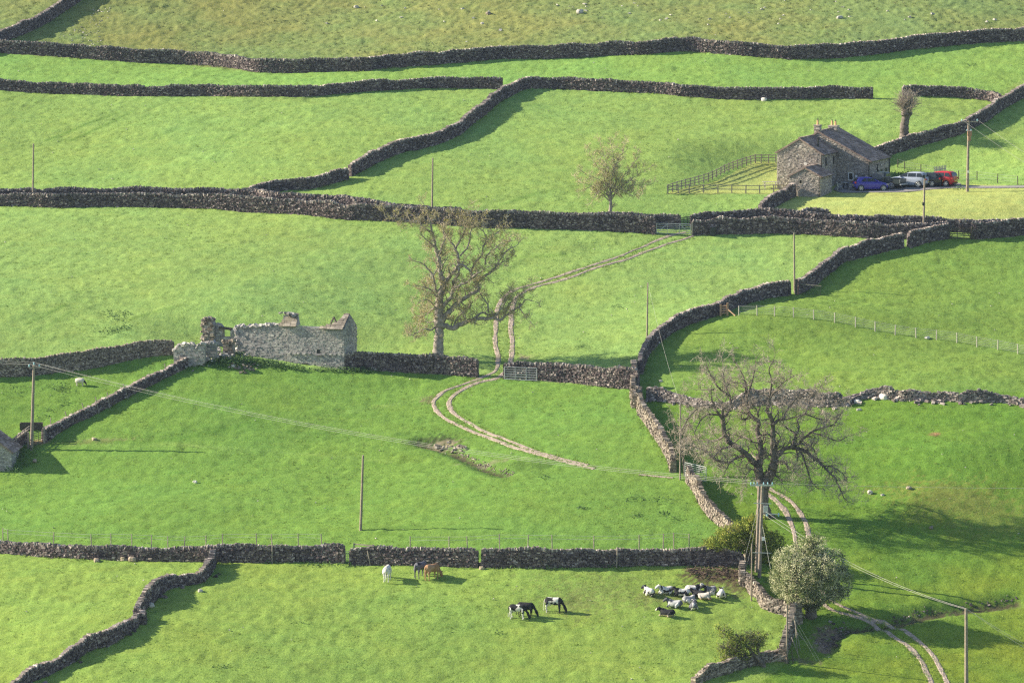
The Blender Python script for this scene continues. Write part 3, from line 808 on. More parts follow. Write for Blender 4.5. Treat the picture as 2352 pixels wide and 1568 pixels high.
# ------------------------------------------------------------------ gates and fences
def plan_dir(A, B):
    d = np.array([B[0] - A[0], B[1] - A[1], 0.0]); return d / np.linalg.norm(d)

def gate(D0, D1, h, nb, label, mat, name='field_gate', post=None, braces=True, lift=.12, tube=.035, posts=(True, True), mesh=False):
    A, B = at(*D0), at(*D1)
    A = A + UZ * lift; B = B + UZ * lift
    root = thing(name, A, label, 'gate')
    L = np.linalg.norm(B - A); t = (B - A) / L
    fr = MB(); 
    for e in (A, B): fr.cyl(e, e + UZ * h, tube, sides=6)
    for z in (0, h): fr.cyl(A + UZ * z, B + UZ * z, tube, sides=6)
    fr.build('frame', mat, root, A)
    for k in range(1, nb):
        z = h * (k / nb) ** .9
        b = MB(); b.cyl(A + UZ * z, B + UZ * z, tube * .75, sides=5); b.build('rail', mat, root, A)
    for f in (.33, .67):
        b = MB(); b.cyl(A + t * L * f, A + t * L * f + UZ * h, tube * .75, sides=5); b.build('upright', mat, root, A)
    if braces:
        b = MB(); b.cyl(A + UZ * .02, A + t * L * .33 + UZ * h, tube * .7, sides=5); b.build('brace', mat, root, A)
        b = MB(); b.cyl(B + UZ * .02, A + t * L * .67 + UZ * h, tube * .7, sides=5); b.build('brace', mat, root, A)
    if mesh:
        b = MB()
        for k in range(1, 22): b.cyl(A + t * L * k / 22, A + t * L * k / 22 + UZ * h * .5, .008, sides=3)
        for k in range(1, 6): b.cyl(A + UZ * h * .1 * k, B + UZ * h * .1 * k, .008, sides=3)
        b.build('wire_mesh', mat, root, A)
    if post:
        for e, s, on in ((A, -1, posts[0]), (B, 1, posts[1])):
            if on:
                b = MB(); c = e + t * s * .18
                b.box(c + UZ * (h * .6 - lift), (.09, .09, h * .6 + .15)); b.build('gate_post', post, root, A)
    return root

def make_gates():
    gate((1508, 538), (1586, 540), 1.05, 5, 'galvanised field gate closing the lane where the track ends', M['galv'], post=M['wood'])
    gate((1563, 524), (1587, 521.5), 1.0, 4, 'small dark slatted gate in the far wall of the lane', M['darkwood'], tube=.05, braces=False)
    gate((2184, 549), (2229, 550), 1.05, 5, 'dark wooden gate in the lane wall near the right edge', M['darkwood'], tube=.045, post=M['darkwood'])
    gate((1833, 675), (1885, 680), .95, 6, 'thin open gate swung out beside the tall wall post', M['iron'], tube=.018, braces=False)
    r = thing('gate_post', at(1829, 677), 'tall weathered gate post at the open gateway in the bend', 'post')
    b = MB(); p = at(1829, 677); b.box(p + UZ * .78, (.14, .12, .85)); b.build('shaft', M['darkwood'], r, p)
    b = MB(); b.cyl(at(1829, 674) + UZ * 1.02, at(1886, 679) + UZ * 1.0, .05, sides=6); b.build('top_rail', M['palewood'], r, p)
    # gate leaning against the wall
    A, B = at(1159, 873), at(1233, 876)
    gate((1159, 872.5), (1233, 876), 1.2, 5, 'galvanised metal gate folded back against the wall by the track', M['galv'], mesh=True, braces=False, lift=.1)
    gate((98, 1019), (69, 1028), 1.15, 6, 'dark metal gate by the tall pole at the left edge', M['iron'], tube=.028, post=M['wood'], braces=False)
    gate((1573, 1097), (1622, 1108), 1.3, 7, 'grey metal hurdle between two sunlit walls behind the sapling', M['galv'], tube=.03, name='metal_hurdle')
    gate((789, 1292), (804, 1294), .95, 6, 'little wire hurdle filling the gap in the lower wall', M['thinwire'], tube=.02, name='wire_hurdle', braces=False)
    # timber rails beyond the lower gap
    for (a, b_, lab) in (((747, 1262), (788, 1265), 'timber rail behind the lower wall, left of the gap'), ((814, 1263), (858, 1266), 'timber rail behind the lower wall, right of the gap')):
        A, B = at(*a), at(*b_); A = A - np.array([0, .9, 0]); B = B - np.array([0, .9, 0]); A[2] = H(A[0], A[1]); B[2] = H(B[0], B[1])
        r = thing('timber_rail', A, lab, 'rail')
        for e in (A, B):
            m = MB(); m.box(e + UZ * .45, (.06, .06, .5)); m.build('post', M['wood'], r, A)
        m = MB(); m.beam(A + UZ * .85, B + UZ * .85, .06, .1); m.build('rail', M['wood'], r, A)

def post_fence(D, hgt, r, label, mat, rails=(), railmat=None, wires=(), cat='fence', name='wire_fence', group=None, lean=0, sq=False):
    P = [at(*d) for d in D]
    root = thing(name, P[0], label, cat, group)
    hs = hgt if isinstance(hgt, (list, tuple)) else [hgt] * len(P)
    tops = []
    for p, h in zip(P, hs):
        m = MB(); ln = np.array([rng.normal(0, .03) + lean, rng.normal(0, .03), 0])
        q = p + UZ * h + ln * h
        if sq: m.beam(p - UZ * .2, q, r * 2, r * 2, upv=(1, 0, 0))
        else: m.cyl(p - UZ * .2, q, r, r * .95, 6)
        m.build('post', mat, root, P[0]); tops.append(q)
    for f in rails:
        for a, b, ha, hb in zip(P[:-1], P[1:], hs[:-1], hs[1:]):
            m = MB(); m.beam(a + UZ * ha * f, b + UZ * hb * f, .04, .085); m.build('rail', railmat or mat, root, P[0])
    for f in wires:
        m = MB(); pts = []
        for a, q in zip(P, tops): pts.append(a + (q - a) * f)
        m.tubes([(np.array(pts), np.full(len(pts), .011))], 3); m.build('wire', M['thinwire'], root, P[0])
    return root

def make_fences():
    D = [(1697, 725), (1739, 724), (1779, 726), (1823, 729), (1869, 734), (1917, 741), (1965, 751), (2010, 761), (2056, 769), (2104, 776), (2151, 781), (2198, 787), (2244, 796), (2292, 804), (2338, 813), (2390, 823)]
    post_fence(D, 1.02, .055, 'pale post and wire fence crossing the meadow right of the bend', M['palewood'], wires=(.2, .36, .52, .68, .84, .97))
    P0 = at(1656, 725); r = thing('timber_stile', P0, 'new reddish timber rails where the wire fence meets the wall', 'stile')
    A, B = at(1655, 725), at(1671, 724)
    for e, h in ((A, 1.05), (B, 1.15)):
        m = MB(); m.box(e + UZ * h / 2, (.09, .09, h / 2 + .1)); m.build('post', M['redwood'], r, P0)
    for z in (.25, .5, .75, .98):
        m = MB(); m.beam(A + UZ * z, B + UZ * z, .05, .12); m.build('rail', M['redwood'], r, P0)
    m = MB(); m.beam(B + UZ * .65, at(1689, 726) + UZ * .05, .1, .1); m.build('brace', M['redwood'], r, P0)
    # paddock fence of the farmhouse
    up = crom(np.array([(1534, 444), (1555, 437), (1585, 429), (1621, 419), (1645, 409), (1668, 397), (1702, 384), (1735, 374.5)], float), 10.5)
    up = [tuple(x) for x in up]
    post_fence(up, 1.0, .06, 'post and rail fence climbing from the meadow corner to the house', M['wood'], rails=(.3, .6, .9), sq=True, name='rail_fence')
    post_fence([(1735, 374.5), (1748, 374.5), (1765, 374.5), (1782, 374.5)], 1.0, .06, 'short top length of rail fence ending at the house wall', M['wood'], rails=(.3, .6, .9), sq=True, name='rail_fence')
    post_fence([(1534, 445), (1558, 444), (1583, 443.5), (1616, 443), (1649, 443), (1681, 443.5), (1713, 444), (1745, 444), (1777, 443), (1800, 441)], .92, .06, 'level rail fence in front of the picnic bench', M['wood'], rails=(.45, .92), sq=True, name='rail_fence')
    post_fence([(2062, 385), (2078, 390), (2115, 397), (2160, 405), (2202, 412), (2244, 414), (2291, 420), (2338, 425)], 1.0, .055, 'dark post and wire fence on the bank behind the cars', M['darkwood'], wires=(.35, .65, .95))
    p0 = [(7, 1243), (19, 1246), (122, 1252), (211, 1257), (255, 1256), (303, 1258), (347, 1260), (386, 1262), (422, 1262), (473, 1260), (511, 1256), (590, 1256), (625, 1258), (686, 1256), (740, 1258)]
    def behind(D, off):
        out = []
        for a, b in D:
            p = at(a, b + 20); q = at_y(a, b, p[1] + off); X, Y = proj(q[0], q[1], float(H(q[0], q[1]))); out.append((X, Y))
        return out
    post_fence(behind(p0, .9), 1.72, .05, 'thin posts and wire standing behind the lower wall, left of the gap', M['wood'], wires=(.8, .97))
    p1 = [(942, 1265), (1031, 1266), (1075, 1266), (1148, 1261), (1211, 1262), (1269, 1262), (1364, 1264), (1468, 1263), (1523, 1260), (1548, 1258), (1583, 1260)]
    post_fence(behind(p1, .9), 1.75, .05, 'thin posts and wire standing behind the lower wall, right of the gap', M['wood'], wires=(.8, .97))
    # stakes leaning in front of and over the low wall at the ruin
    st = [((418, 834), (413, 816)), ((383, 854), (378, 835)), ((348, 876), (342, 857)), ((295, 907), (283, 882)), ((283, 901), (277, 887)), ((253, 931), (246, 901)), ((228, 942), (219, 911)), ((198, 951), (188, 925)), ((157, 957), (149, 944)), ((117, 971), (116, 959))]
    for k, (a, b) in enumerate(st):
        p = at(a[0], a[1] + 8); q = at_y(b[0], b[1], p[1] + .15)
        r = thing('fence_stake', p, ['stake by the ruin end of the low wall', 'second stake down the low wall from the ruin', 'third stake down the low wall from the ruin', 'tall stake of the close pair on the low wall', 'short stake of the close pair on the low wall', 'stake below the close pair on the low wall', 'long leaning stake midway along the low wall', 'leaning stake two below the middle of the low wall', 'short tilted stake near the bottom of the low wall', 'lowest stub of stake beside the left gate'][k] + ', weathered wood', 'stake', 'stakes along the low wall')
        m = MB(); m.cyl(p - UZ * .1, q, .05, .045, 6); m.build('shaft', M['wood'], r, p)
    # two props leaning on the lower wall
    for k, (a, b, lab) in enumerate((((625, 1293), (625, 1244), 'wooden stake standing against the lower wall left of the gap'), ((851, 1297), (844, 1264), 'wooden stake leaning on the lower wall right of the gap'), ((1416, 1302), (1418, 1255), 'wooden stake standing against the lower wall behind the grazing cattle'))):
        p = at(*a) + np.array([0, -.1, 0]); q = at_y(b[0], b[1], p[1] + .1)
        r = thing('fence_stake', p, lab, 'stake'); m = MB(); m.cyl(p - UZ * .1, q, .055, .05, 6); m.build('shaft', M['wood'], r, p)
    # pale palisade panel behind the red car
    A, B = at(2147, 417), at(2172, 413)
    r = thing('slat_panel', A, 'grey upright slatted panel standing behind the red car', 'fence panel')
    t = plan_dir(A, B); L = np.linalg.norm((B - A)[:2])
    for k in range(8):
        m = MB(); c = A + t * (L * k / 7); c[2] = H(c[0], c[1]); m.box(c + UZ * .8, (.055, .02, .85)); m.build('slat', M['palewood'], r, A)
    m = MB(); m.beam(A + UZ * .5 + np.array([0, .05, 0]), B + UZ * .5 + np.array([0, .05, 0]), .04, .1); m.beam(A + UZ * 1.3 + np.array([0, .05, 0]), B + UZ * 1.3 + np.array([0, .05, 0]), .04, .1); m.build('rail', M['palewood'], r, A)
    p = at(2196, 425); r = thing('marker_pole', p, 'slim yellow pole standing behind the red car', 'pole'); m = MB(); m.cyl(p, at_y(2201, 408, p[1]), .035, .03, 6); m.build('shaft', plain('yellow_pole', (.55, .43, .12)), r, p)
    # rails above the short wall on the left
    A, B = at(64, 1016), at(4, 1060)
    r = thing('rail_fence', A, 'weathered double rail fixed along the short wall at the left edge', 'fence')
    for z in (1.2, 1.45):
        m = MB(); m.beam(A + UZ * (z + .1) + np.array((.15, .1, 0)), B + UZ * z + np.array((.15, .1, 0)), .06, .09); m.build('rail', M['wood'], r, A)
    for f in np.linspace(.05, .95, 7):
        q = A + (B - A) * f + np.array((.15, .1, 0)); m = MB(); m.beam(q + UZ * 1.0, q + UZ * 1.6, .06, .06, upv=(1, 0, 0)); m.build('post', M['wood'], r, A)
    # hurdles by the leaning thorn
    r = thing('broken_hurdle', at(1790, 1512), 'broken timber hurdle propped beside the leaning thorn', 'hurdle'); o = at(1790, 1512)
    for a, b in (((1765, 1518), (1798, 1503)), ((1768, 1528), (1802, 1512)), ((1772, 1534), (1806, 1521))):
        p, q = at(*a) + UZ * .55, at(*b) + UZ * .65; m = MB(); m.beam(p, q, .05, .09); m.build('rail', M['wood'], r, o)
    for a, b in (((1797, 1512), (1784, 1482)), ((1806, 1518), (1793, 1484)), ((1812, 1523), (1800, 1478)), ((1822, 1524), (1818, 1490))):
        p = at(*a); q = at_y(b[0], b[1], p[1]); m = MB(); m.cyl(p, q, .045, .04, 5); m.build('stake', M['darkwood'], r, o)
    r = thing('leaning_poles', at(1836, 1490), 'bundle of thin grey poles leaning on the curling wall', 'poles'); o = at(1836, 1490)
    for a, b in (((1838, 1490), (1822, 1410)), ((1832, 1500), (1826, 1424)), ((1846, 1470), (1822, 1440)), ((1836, 1510), (1818, 1462)), ((1842, 1428), (1833, 1385)), ((1850, 1420), (1836, 1396))):
        p = at(*a); q = at_y(b[0], b[1], p[1] + .6); m = MB(); m.cyl(p, q, .035, .03, 5); m.build('pole', M['wood'], r, o)

# ------------------------------------------------------------------ utility poles and lines
POLE = {}
def upole(key, Db, Dt, rb, label, mat='pole', arm=None):
    p = at(*Db); q = at_y(Dt[0], Dt[1], p[1])
    root = thing('utility_pole', p, label, 'pole', 'utility poles')
    m = MB(); m.cyl(p - UZ * .3, q, rb, rb * .72, 10); m.build('shaft', M[mat], root, p)
    POLE[key] = (p, q, root)
    return p, q, root

def insulator(root, o, p, s=1):
    m = MB(); rs = [(0, .03), (.05, .07), (.09, .045), (.13, .075), (.17, .045), (.22, .06), (.26, .02)]
    m.tubes([(np.array([p + UZ * z * s for z, r in rs]), np.array([r * s for z, r in rs]))], 8)
    m.build('insulator', M['porcelain'], root, o, True)

def wire(pts, sag, label, r=.02, cat='cable', group='overhead lines', nseg=24):
    out = []
    for a, b, sg in zip(pts[:-1], pts[1:], sag):
        t = np.linspace(0, 1, nseg)[:, None]
        out.append(np.asarray(a) + (np.asarray(b) - np.asarray(a)) * t - UZ * sg * 4 * t * (1 - t))
    P = np.concatenate(out)
    keep = np.concatenate([[True], np.linalg.norm(np.diff(P, axis=0), axis=1) > 1e-4]); P = P[keep]
    m = MB(); m.tubes([(P, np.full(len(P), r))], 4)
    o = m.build('overhead_cable', M['wire'], None, P[0]); o.location = Vector(P[0].tolist())
    return tag(o, label, cat, group)

def make_poles():
    upole('a', (75, 468), (77, 330), .11, 'slim brown pole rising from the lane at the far left')
    upole('b', (992, 506), (994, 363), .11, 'slim brown pole rising from the lane above the tall tree')
    upole('c', (1486, 776), (1488, 649), .09, 'slim pole standing alone behind the bend of the wall')
    upole('d', (828, 1217), (834, 1045), .13, 'plain wooden pole alone in the lower meadow', mat='pole')
    p, q, r = upole('e', (72, 1033), (78, 838), .17, 'tall pole with three insulators at the left edge')
    m = MB(); m.beam(q + np.array((-.5, 0, -.25)), q + np.array((.55, 0, -.25)), .1, .12); m.build('crossarm', M['wood'], r, p)
    for dx in (-.45, .5): insulator(r, p, q + np.array((dx, 0, -.2)))
    insulator(r, p, q)
    upole('f', (1825, 668), (1824, 535), .10, 'pole standing at the open gateway in the bend')
    p, q, r = upole('g', (2121, 534), (2124, 402), .12, 'pole with small boxes rising from the lane below the cars')
    for z, s in ((.15, .13), (3.1, .12)):
        m = MB(); m.box(q - UZ * z + np.array((-.12, -.08, 0)), (s, .1, .16)); m.build('junction_box', M['iron'], r, p)
    p, q, r = upole('h', (2222, 440), (2225, 278), .17, 'pole with crossarm and transformer in front of the slanting wall')
    m = MB(); m.beam(q + np.array((-.8, 0, -.1)), q + np.array((1.0, 0, -.1)), .09, .1); m.build('crossarm', M['wood'], r, p)
    for dx in (-.75, .95): insulator(r, p, q + np.array((dx, 0, -.04)))
    m = MB(); m.box(q + np.array((.08, -.25, -1.35)), (.24, .2, .28)); m.box(q + np.array((.08, -.25, -1.9)), (.16, .14, .28)); m.build('transformer', plain('rusty_paint', (.34, .2, .13)), r, p)
    m = MB(); m.beam(q + np.array((-.3, -.1, -1.05)), q + np.array((.45, -.1, -1.05)), .05, .06); m.beam(q + np.array((-.7, -.1, -6.4)), q + np.array((.7, -.1, -6.4)), .03, .03); m.build('bracket', M['galv'], r, p)
    for dx in (-.2, .25): insulator(r, p, q + np.array((dx, -.25, -1.1)), .8)
    m = MB(); m.box(q + np.array((0, -.16, -5.6)), (.1, .02, .12)); m.build('sign_plate', M['white'], r, p)
    upole('i', (1562, 1102), (1563, 928), .085, 'thin pole by the end of the sunlit wall beside the sapling')
    # twin pole
    p, q, r = upole('j', (1744, 1325), (1751, 1112), .17, 'twin pole with blue insulators in front of the bare oak')
    p2 = at(1737, 1312); q2 = at_y(1744, 1114, p2[1])
    m = MB(); m.cyl(p2 - UZ * .3, q2, .16, .12, 10); m.build('shaft', M['pole'], r, p)
    c = q + np.array((0, -.2, -.05))
    m = MB(); m.beam(c + np.array((-1.05, 0, 0)), c + np.array((.95, 0, 0)), .1, .12); m.build('crossarm', M['galv'], r, p)
    for dx in (-1.0, -.72, -.45, .1, .45, .85): insulator(r, p, c + np.array((dx, -.05, .05)), .9)
    m = MB(); m.tubes([(np.array([c + np.array((-1.0 + .25 * i, .2, .55 - .012 * (i - 3.5) ** 2)) for i in range(7)]), np.full(7, .025))], 4); m.build('jumper_cable', M['iron'], r, p)
    for z, x0, x1 in ((1.6, -.75, .75), (5.9, -.9, .8)):
        m = MB(); m.beam(q + np.array((x0, -.2, -z)), q + np.array((x1, -.2, -z - .05)), .06, .07); m.build('crossarm', M['galv'], r, p)
    m = MB(); m.beam(q + np.array((.25, -.3, -2.5)), q + np.array((1.5, -.3, -2.55)), .09, .09); m.build('switch_arm', M['galv'], r, p)
    for dx in (.4, 1.4): 
        insulator(r, p, q + np.array((dx, -.3, -2.75)), 1.2)
    m = MB(); m.box(q + np.array((.28, -.28, -2.1)), (.2, .16, .3)); m.build('switch_box', M['galv'], r, p)
    m = MB(); m.box(q + np.array((.1, -.2, -4.7)), (.12, .05, .16)); m.build('sign_plate', M['white'], r, p)
    upole('k', (1726, 1380), (1727, 1249), .07, 'thin post standing on the grass in front of the twin pole')
    upole('l', (1807, 1522), (1808, 1388), .085, 'thin pole in the angle of the curling wall')
    upole('m', (2220, 1574), (2219, 1397), .17, 'dark wooden pole at the lower right edge', mat='pole')
    E, J, I, Mm, Hh = POLE['e'], POLE['j'], POLE['i'], POLE['m'], POLE['h']
    for k, (dx, dz, nm) in enumerate(((-.45, .08, 'lowest'), (.5, .08, 'middle'), (0, .28, 'uppermost'))):
        a = E[1] + np.array((dx, 0, dz)); b = J[1] + np.array((-1.0 + .28 * k, -.25, .1 + .12 * k))
        a0 = at_y(-40, 828 - 4 * k, a[1] + 1.0)
        wire([a0, a, b], [.15, 1.55], nm + ' of three cables sweeping from the left edge to the twin pole', r=.0085)
    b0 = J[1] + np.array((.1, -.25, -2.2)); t = Mm[1] + UZ * .02
    for k, nm in enumerate(('upper', 'lower')):
        e = at_y(2420, 1515 + 12 * k, t[1] - 2)
        wire([b0 - UZ * (.35 * k), t + np.array((.12 * k, 0, -.1 * k)), e], [.9, .12], nm + ' of two cables from the twin pole over the blossoming tree', r=.010)
    for k, (dx, D, nm) in enumerate(((-.75, (2440, 425), 'left'), (.95, (2440, 402), 'right'))):
        a = Hh[1] + np.array((dx, 0, .15)); wire([a, at_y(D[0], D[1], a[1] - 6)], [.25], 'cable leaving the ' + nm + ' end of the transformer pole crossarm', r=.012)
    wire([POLE['c'][1], I[1]], [.7], 'thin cable hanging from the bend of the wall to the sapling', r=.006)
    wire([J[1] + np.array((.9, -.2, .1)), at_y(2420, 1121, J[1][1] + 2)], [.1], 'thin level cable running right from the twin pole', r=.009)
    # stays
    def stay(a, b, lab): 
        P = np.array([a, (np.asarray(a) + b) / 2, b]); m = MB(); m.tubes([(P, np.full(3, .009))], 4)
        o = m.build('stay_wire', M['thinwire'], None, a); o.location = Vector([float(v) for v in a]); tag(o, lab, 'stay wire', 'pole stays')
    stay(J[1] - UZ * .6, at(1700, 1322), 'stay of the twin pole reaching down to the wall on its left')
    stay(J[1] - UZ * 1.2, at(1711, 1318), 'inner stay of the twin pole beside the wall')
    stay(J[1] - UZ * 3.4, at(1781, 1368), 'stay of the twin pole running down towards the blossoming tree')
    stay(POLE['l'][1], at(1884, 1518), 'stay running down to the muddy bank from the thin pole by the wall')
    stay(POLE['l'][1] - UZ * .4, at(1875, 1516), 'lower stay running to the muddy bank from the thin pole by the wall')
# ------------------------------------------------------------------ trees
def nrm(v): return v / (np.linalg.norm(v) + 1e-9)
def grow(out, p, d, L, r, lvl, g, up=.12, wig=.28, nch=(4, 6), fork=.9, tips=None, shrink=(.42, .68)):
    n = 4
    pts = [p]; rs = [r]; d = nrm(d)
    for i in range(n):
        d = nrm(d + g.normal(0, wig, 3) + np.array((0, 0, up)))
        p = p + d * (L / n); pts.append(p); rs.append(r * (1 - .62 * (i + 1) / n))
    out[lvl].append((np.array(pts), np.array(rs)))
    if lvl == 0:
        if tips is not None: tips.append(p); tips.append(pts[2])
        return
    for k in range(g.integers(*nch)):
        t = g.uniform(.22, 1.0); i = min(int(t * n), n - 1); f = t * n - i
        q = pts[i] * (1 - f) + pts[i + 1] * f
        dd = nrm(pts[i + 1] - pts[i]); side = g.normal(0, 1, 3); side -= dd * np.dot(side, dd); side = nrm(side)
        grow(out, q, dd * .75 + side * fork, L * g.uniform(*shrink), r * (1 - .55 * t) * .58, lvl - 1, g, up, wig, nch, fork, tips, shrink)

def limb_tree(name, base, limbs, label, cat, group, g, lvls=2, twigL=1.5, dens=1.6, up=.12, wig=.28, rmin=.011, bark='bark', tw='twig', leaf=None, nleaf=0, lsize=.06, spread=.55, fork=.95, sides=7, thick=1.0):
    """limbs: list of (picture points, r0, r1, depth0, depth1) traced in the picture, given depth in metres"""
    P0 = at(*base)
    root = thing(name, P0, label, cat, group)
    tr = MB(); out = {k: [] for k in range(lvls + 1)}; tips = []; polys = []
    for D, r0, r1, d0, d1, tw_on in limbs:
        k = len(D)
        pts = np.array([at_y(D[i][0], D[i][1], P0[1] + d0 + (d1 - d0) * i / max(k - 1, 1)) for i in range(k)])
        L = np.linalg.norm(np.diff(pts, axis=0), axis=1).sum()
        pts = crom(pts, max(.18, L / 60))
        n = len(pts); w = g.normal(0, 1, (n, 3)); 
        pts[1:-1] += w[1:-1] * min(.03, r0 * .2)
        polys.append((pts, np.linspace(r0, r1, n) * (thick if tw_on else 1)))
        if tw_on:
            nb = max(3, int(L * dens * tw_on))
            for q in range(nb):
                t = .12 + .88 * (q + g.uniform(0, 1)) / nb
                i = min(int(t * (n - 1)), n - 2)
                dd = nrm(pts[i + 1] - pts[i]); s = g.normal(0, 1, 3); s -= dd * np.dot(s, dd); s = nrm(s)
                rr = max((r0 + (r1 - r0) * t) * .42, rmin * 2.2)
                grow(out, pts[i], dd * spread + s, twigL * g.uniform(.6, 1.25) * (1.15 - .4 * t), min(rr, .07), lvls, g, up, wig, (4, 7), fork, tips)
            grow(out, pts[-1], nrm(pts[-1] - pts[-3]), twigL * 1.1, r1 * .9, lvls, g, up, wig, (5, 8), fork, tips)
    for pr in polys: tr.tubes([pr], sides)
    if lvls == 2: tr.tubes([(p, np.maximum(r * 1.15, rmin * 1.4)) for p, r in out[2]], 5)
    tr.build('trunk', M[bark], root, P0, True)
    cr = MB()
    for l in out:
        if out[l] and l < 2:
            lst = [(p, np.maximum(r, rmin)) for p, r in out[l]]
            cr.tubes(lst, 3 if l < 2 else 4)
    cr.build('crown', M[tw], root, P0, True)
    if leaf and nleaf:
        lf = MB(); T = np.array(tips); idx = g.integers(0, len(T), nleaf)
        leaves(lf, T[idx] + g.normal(0, .10, (nleaf, 3)), lsize, g)
        lf.build('buds', M[leaf], root, P0)
    return root, P0

def leaves(mb, C, size, g, mat=0, nb=None):
    n = len(C)
    a = g.normal(0, 1, (n, 3)); a /= np.linalg.norm(a, axis=1, keepdims=True)
    b = g.normal(0, 1, (n, 3)); b -= a * (a * b).sum(1, keepdims=True); b /= np.linalg.norm(b, axis=1, keepdims=True)
    s = size * g.uniform(.6, 1.35, (n, 1))
    V = np.stack([C - a * s, C + b * s * .6, C + a * s, C - b * s * .6], 1).reshape(-1, 3)
    mb.add(V, np.arange(n * 4).reshape(-1, 4), mat)

def zz(pts, ox, oy, k=4.0): return [(x / k + ox, y / k + oy) for x, y in pts]

def make_oak():
    g = np.random.default_rng(11)
    Z = lambda pts: zz(pts, 1540, 812)
    L = []
    def a(pts, r0, r1, d0, d1, t=1.0): L.append((Z(pts), r0, r1, d0, d1, t))
    a([(850, 1505), (848, 1470), (848, 1430)], .82, .56, 0, 0, 0)
    a([(848, 1430), (846, 1330), (845, 1250), (835, 1180)], .56, .50, 0, 0, 0)
    a([(800, 1495), (815, 1450), (830, 1400)], .22, .3, -.4, 0, 0); a([(960, 1520), (905, 1470), (875, 1390)], .2, .3, -.3, 0, 0)
    a([(838, 1210), (815, 1120), (803, 1040)], .40, .34, 0, .2, .15)
    a([(803, 1050), (760, 990), (690, 920), (610, 860), (540, 810), (500, 750), (485, 690), (485, 640), (478, 590)], .25, .16, .2, -1.2, .5)
    a([(478, 600), (440, 550), (400, 470), (380, 420)], .12, .06, -1.2, -2)
    a([(480, 590), (530, 540), (555, 480), (540, 380), (500, 300), (480, 150)], .13, .04, -1.2, .5)
    a([(540, 390), (440, 310), (380, 210), (330, 110)], .08, .03, -.8, -2.5)
    a([(810, 1060), (825, 960), (830, 870), (818, 800), (800, 755), (792, 700), (812, 650), (800, 605), (752, 580), (715, 540), (705, 470), (700, 400)], .24, .11, .2, 1.6, .5)
    a([(700, 400), (680, 250), (640, 150), (600, 90)], .09, .03, 1.6, 3); a([(702, 410), (760, 220), (780, 100)], .08, .03, 1.6, 1)
    a([(720, 560), (700, 595), (655, 600), (650, 560), (675, 540)], .08, .04, 1.5, 1, .8)
    a([(795, 560), (830, 480), (850, 430)], .07, .03, 1.5, 2.5, 1); a([(810, 580), (790, 510), (760, 480)], .06, .03, 1.5, .5, 1)
    a([(700, 925), (600, 960), (540, 998), (480, 990), (420, 980), (360, 930), (310, 890), (230, 860)], .13, .04, .2, -2.5, .9)
    a([(560, 850), (480, 870), (430, 910), (400, 950)], .09, .03, -.6, -3, .8)
    a([(745, 800), (690, 770), (640, 770), (600, 800), (570, 770)], .08, .03, 0, 2.2, 1)
    a([(600, 950), (530, 1030), (480, 1140)], .06, .02, -1.4, -3, 1)
    a([(440, 560), (330, 560), (260, 640), (222, 720)], .08, .03, -1.3, -3, 1)
    a([(400, 480), (320, 470), (230, 520), (150, 610), (110, 700)], .07, .025, -1.8, -3, 1)
    a([(490, 760), (400, 800), (300, 790), (200, 800)], .08, .03, -.6, 2.6, 1)
    a([(430, 985), (350, 900), (260, 930)], .06, .025, -2, -3.5, .8)
    a([(400, 330), (300, 330), (230, 330)], .06, .02, -1.2, 0, 1)
    a([(845, 935), (882, 898)], .10, .07, .2, .5, 0)
    a([(855, 1230), (905, 1130), (945, 1040), (958, 960)], .42, .32, 0, -.2, .15)
    a([(952, 1010), (942, 900), (940, 800), (936, 740), (945, 660), (930, 610), (905, 550), (890, 510), (905, 460), (910, 400)], .25, .11, -.2, -1.5, .5)
    a([(910, 400), (930, 250), (905, 150), (945, 60)], .09, .03, -1.5, -2); a([(908, 410), (1040, 260), (1150, 200)], .08, .03, -1.5, -3)
    a([(945, 655), (990, 610), (1040, 590), (1072, 510), (1110, 440)], .13, .06, -1.2, .5, .9); a([(1072, 510), (1180, 390), (1300, 330), (1400, 290)], .07, .025, .5, 2)
    a([(1000, 605), (1080, 600), (1150, 580), (1260, 560)], .08, .03, -.8, -3, .9)
    a([(932, 760), (880, 725)], .09, .06, -.8, -1, 0)
    a([(955, 985), (990, 920), (1050, 875), (1115, 855), (1140, 800), (1148, 740), (1120, 715)], .22, .10, -.2, .8, .5)
    a([(1120, 850), (1185, 828), (1240, 830), (1290, 850), (1330, 900)], .12, .05, .8, 3, .9)
    a([(1180, 828), (1230, 770), (1300, 720), (1400, 680), (1500, 650), (1560, 560)], .11, .03, .8, 0, .9)
    a([(1150, 750), (1180, 680), (1170, 600), (1230, 550), (1290, 490)], .09, .03, .8, 3.4, .9)
    a([(1115, 865), (1200, 880), (1260, 910), (1330, 970), (1400, 1030), (1450, 1080), (1510, 1140), (1550, 1220), (1600, 1330)], .16, .03, .8, -1.8, .9)
    a([(1400, 1030), (1480, 1040), (1560, 1080), (1620, 1150)], .07, .02, -.8, 1.5, 1)
    a([(1190, 885), (1230, 980), (1262, 1080), (1292, 1170), (1360, 1245)], .09, .02, .6, -1, 1)
    a([(1160, 890), (1170, 960), (1150, 1040)], .06, .02, .6, 2, 1)
    a([(985, 990), (1045, 995), (1080, 1050), (1150, 1090)], .10, .03, -.2, -2.4, .9)
    a([(950, 1110), (1010, 1150), (1030, 1190)], .07, .03, -.2, -1.5, 1); a([(800, 1100), (740, 1060), (690, 1120), (700, 1180)], .06, .02, 0, -2.5, .9)
    a([(1300, 725), (1420, 760), (1540, 800), (1620, 760)], .06, .02, .4, -1.8, 1)
    a([(1240, 555), (1380, 600), (1480, 600), (1580, 540)], .06, .02, 1, 3.5, 1)
    a([(830, 860), (870, 790), (850, 760)], .07, .03, .6, 1.8, 1)
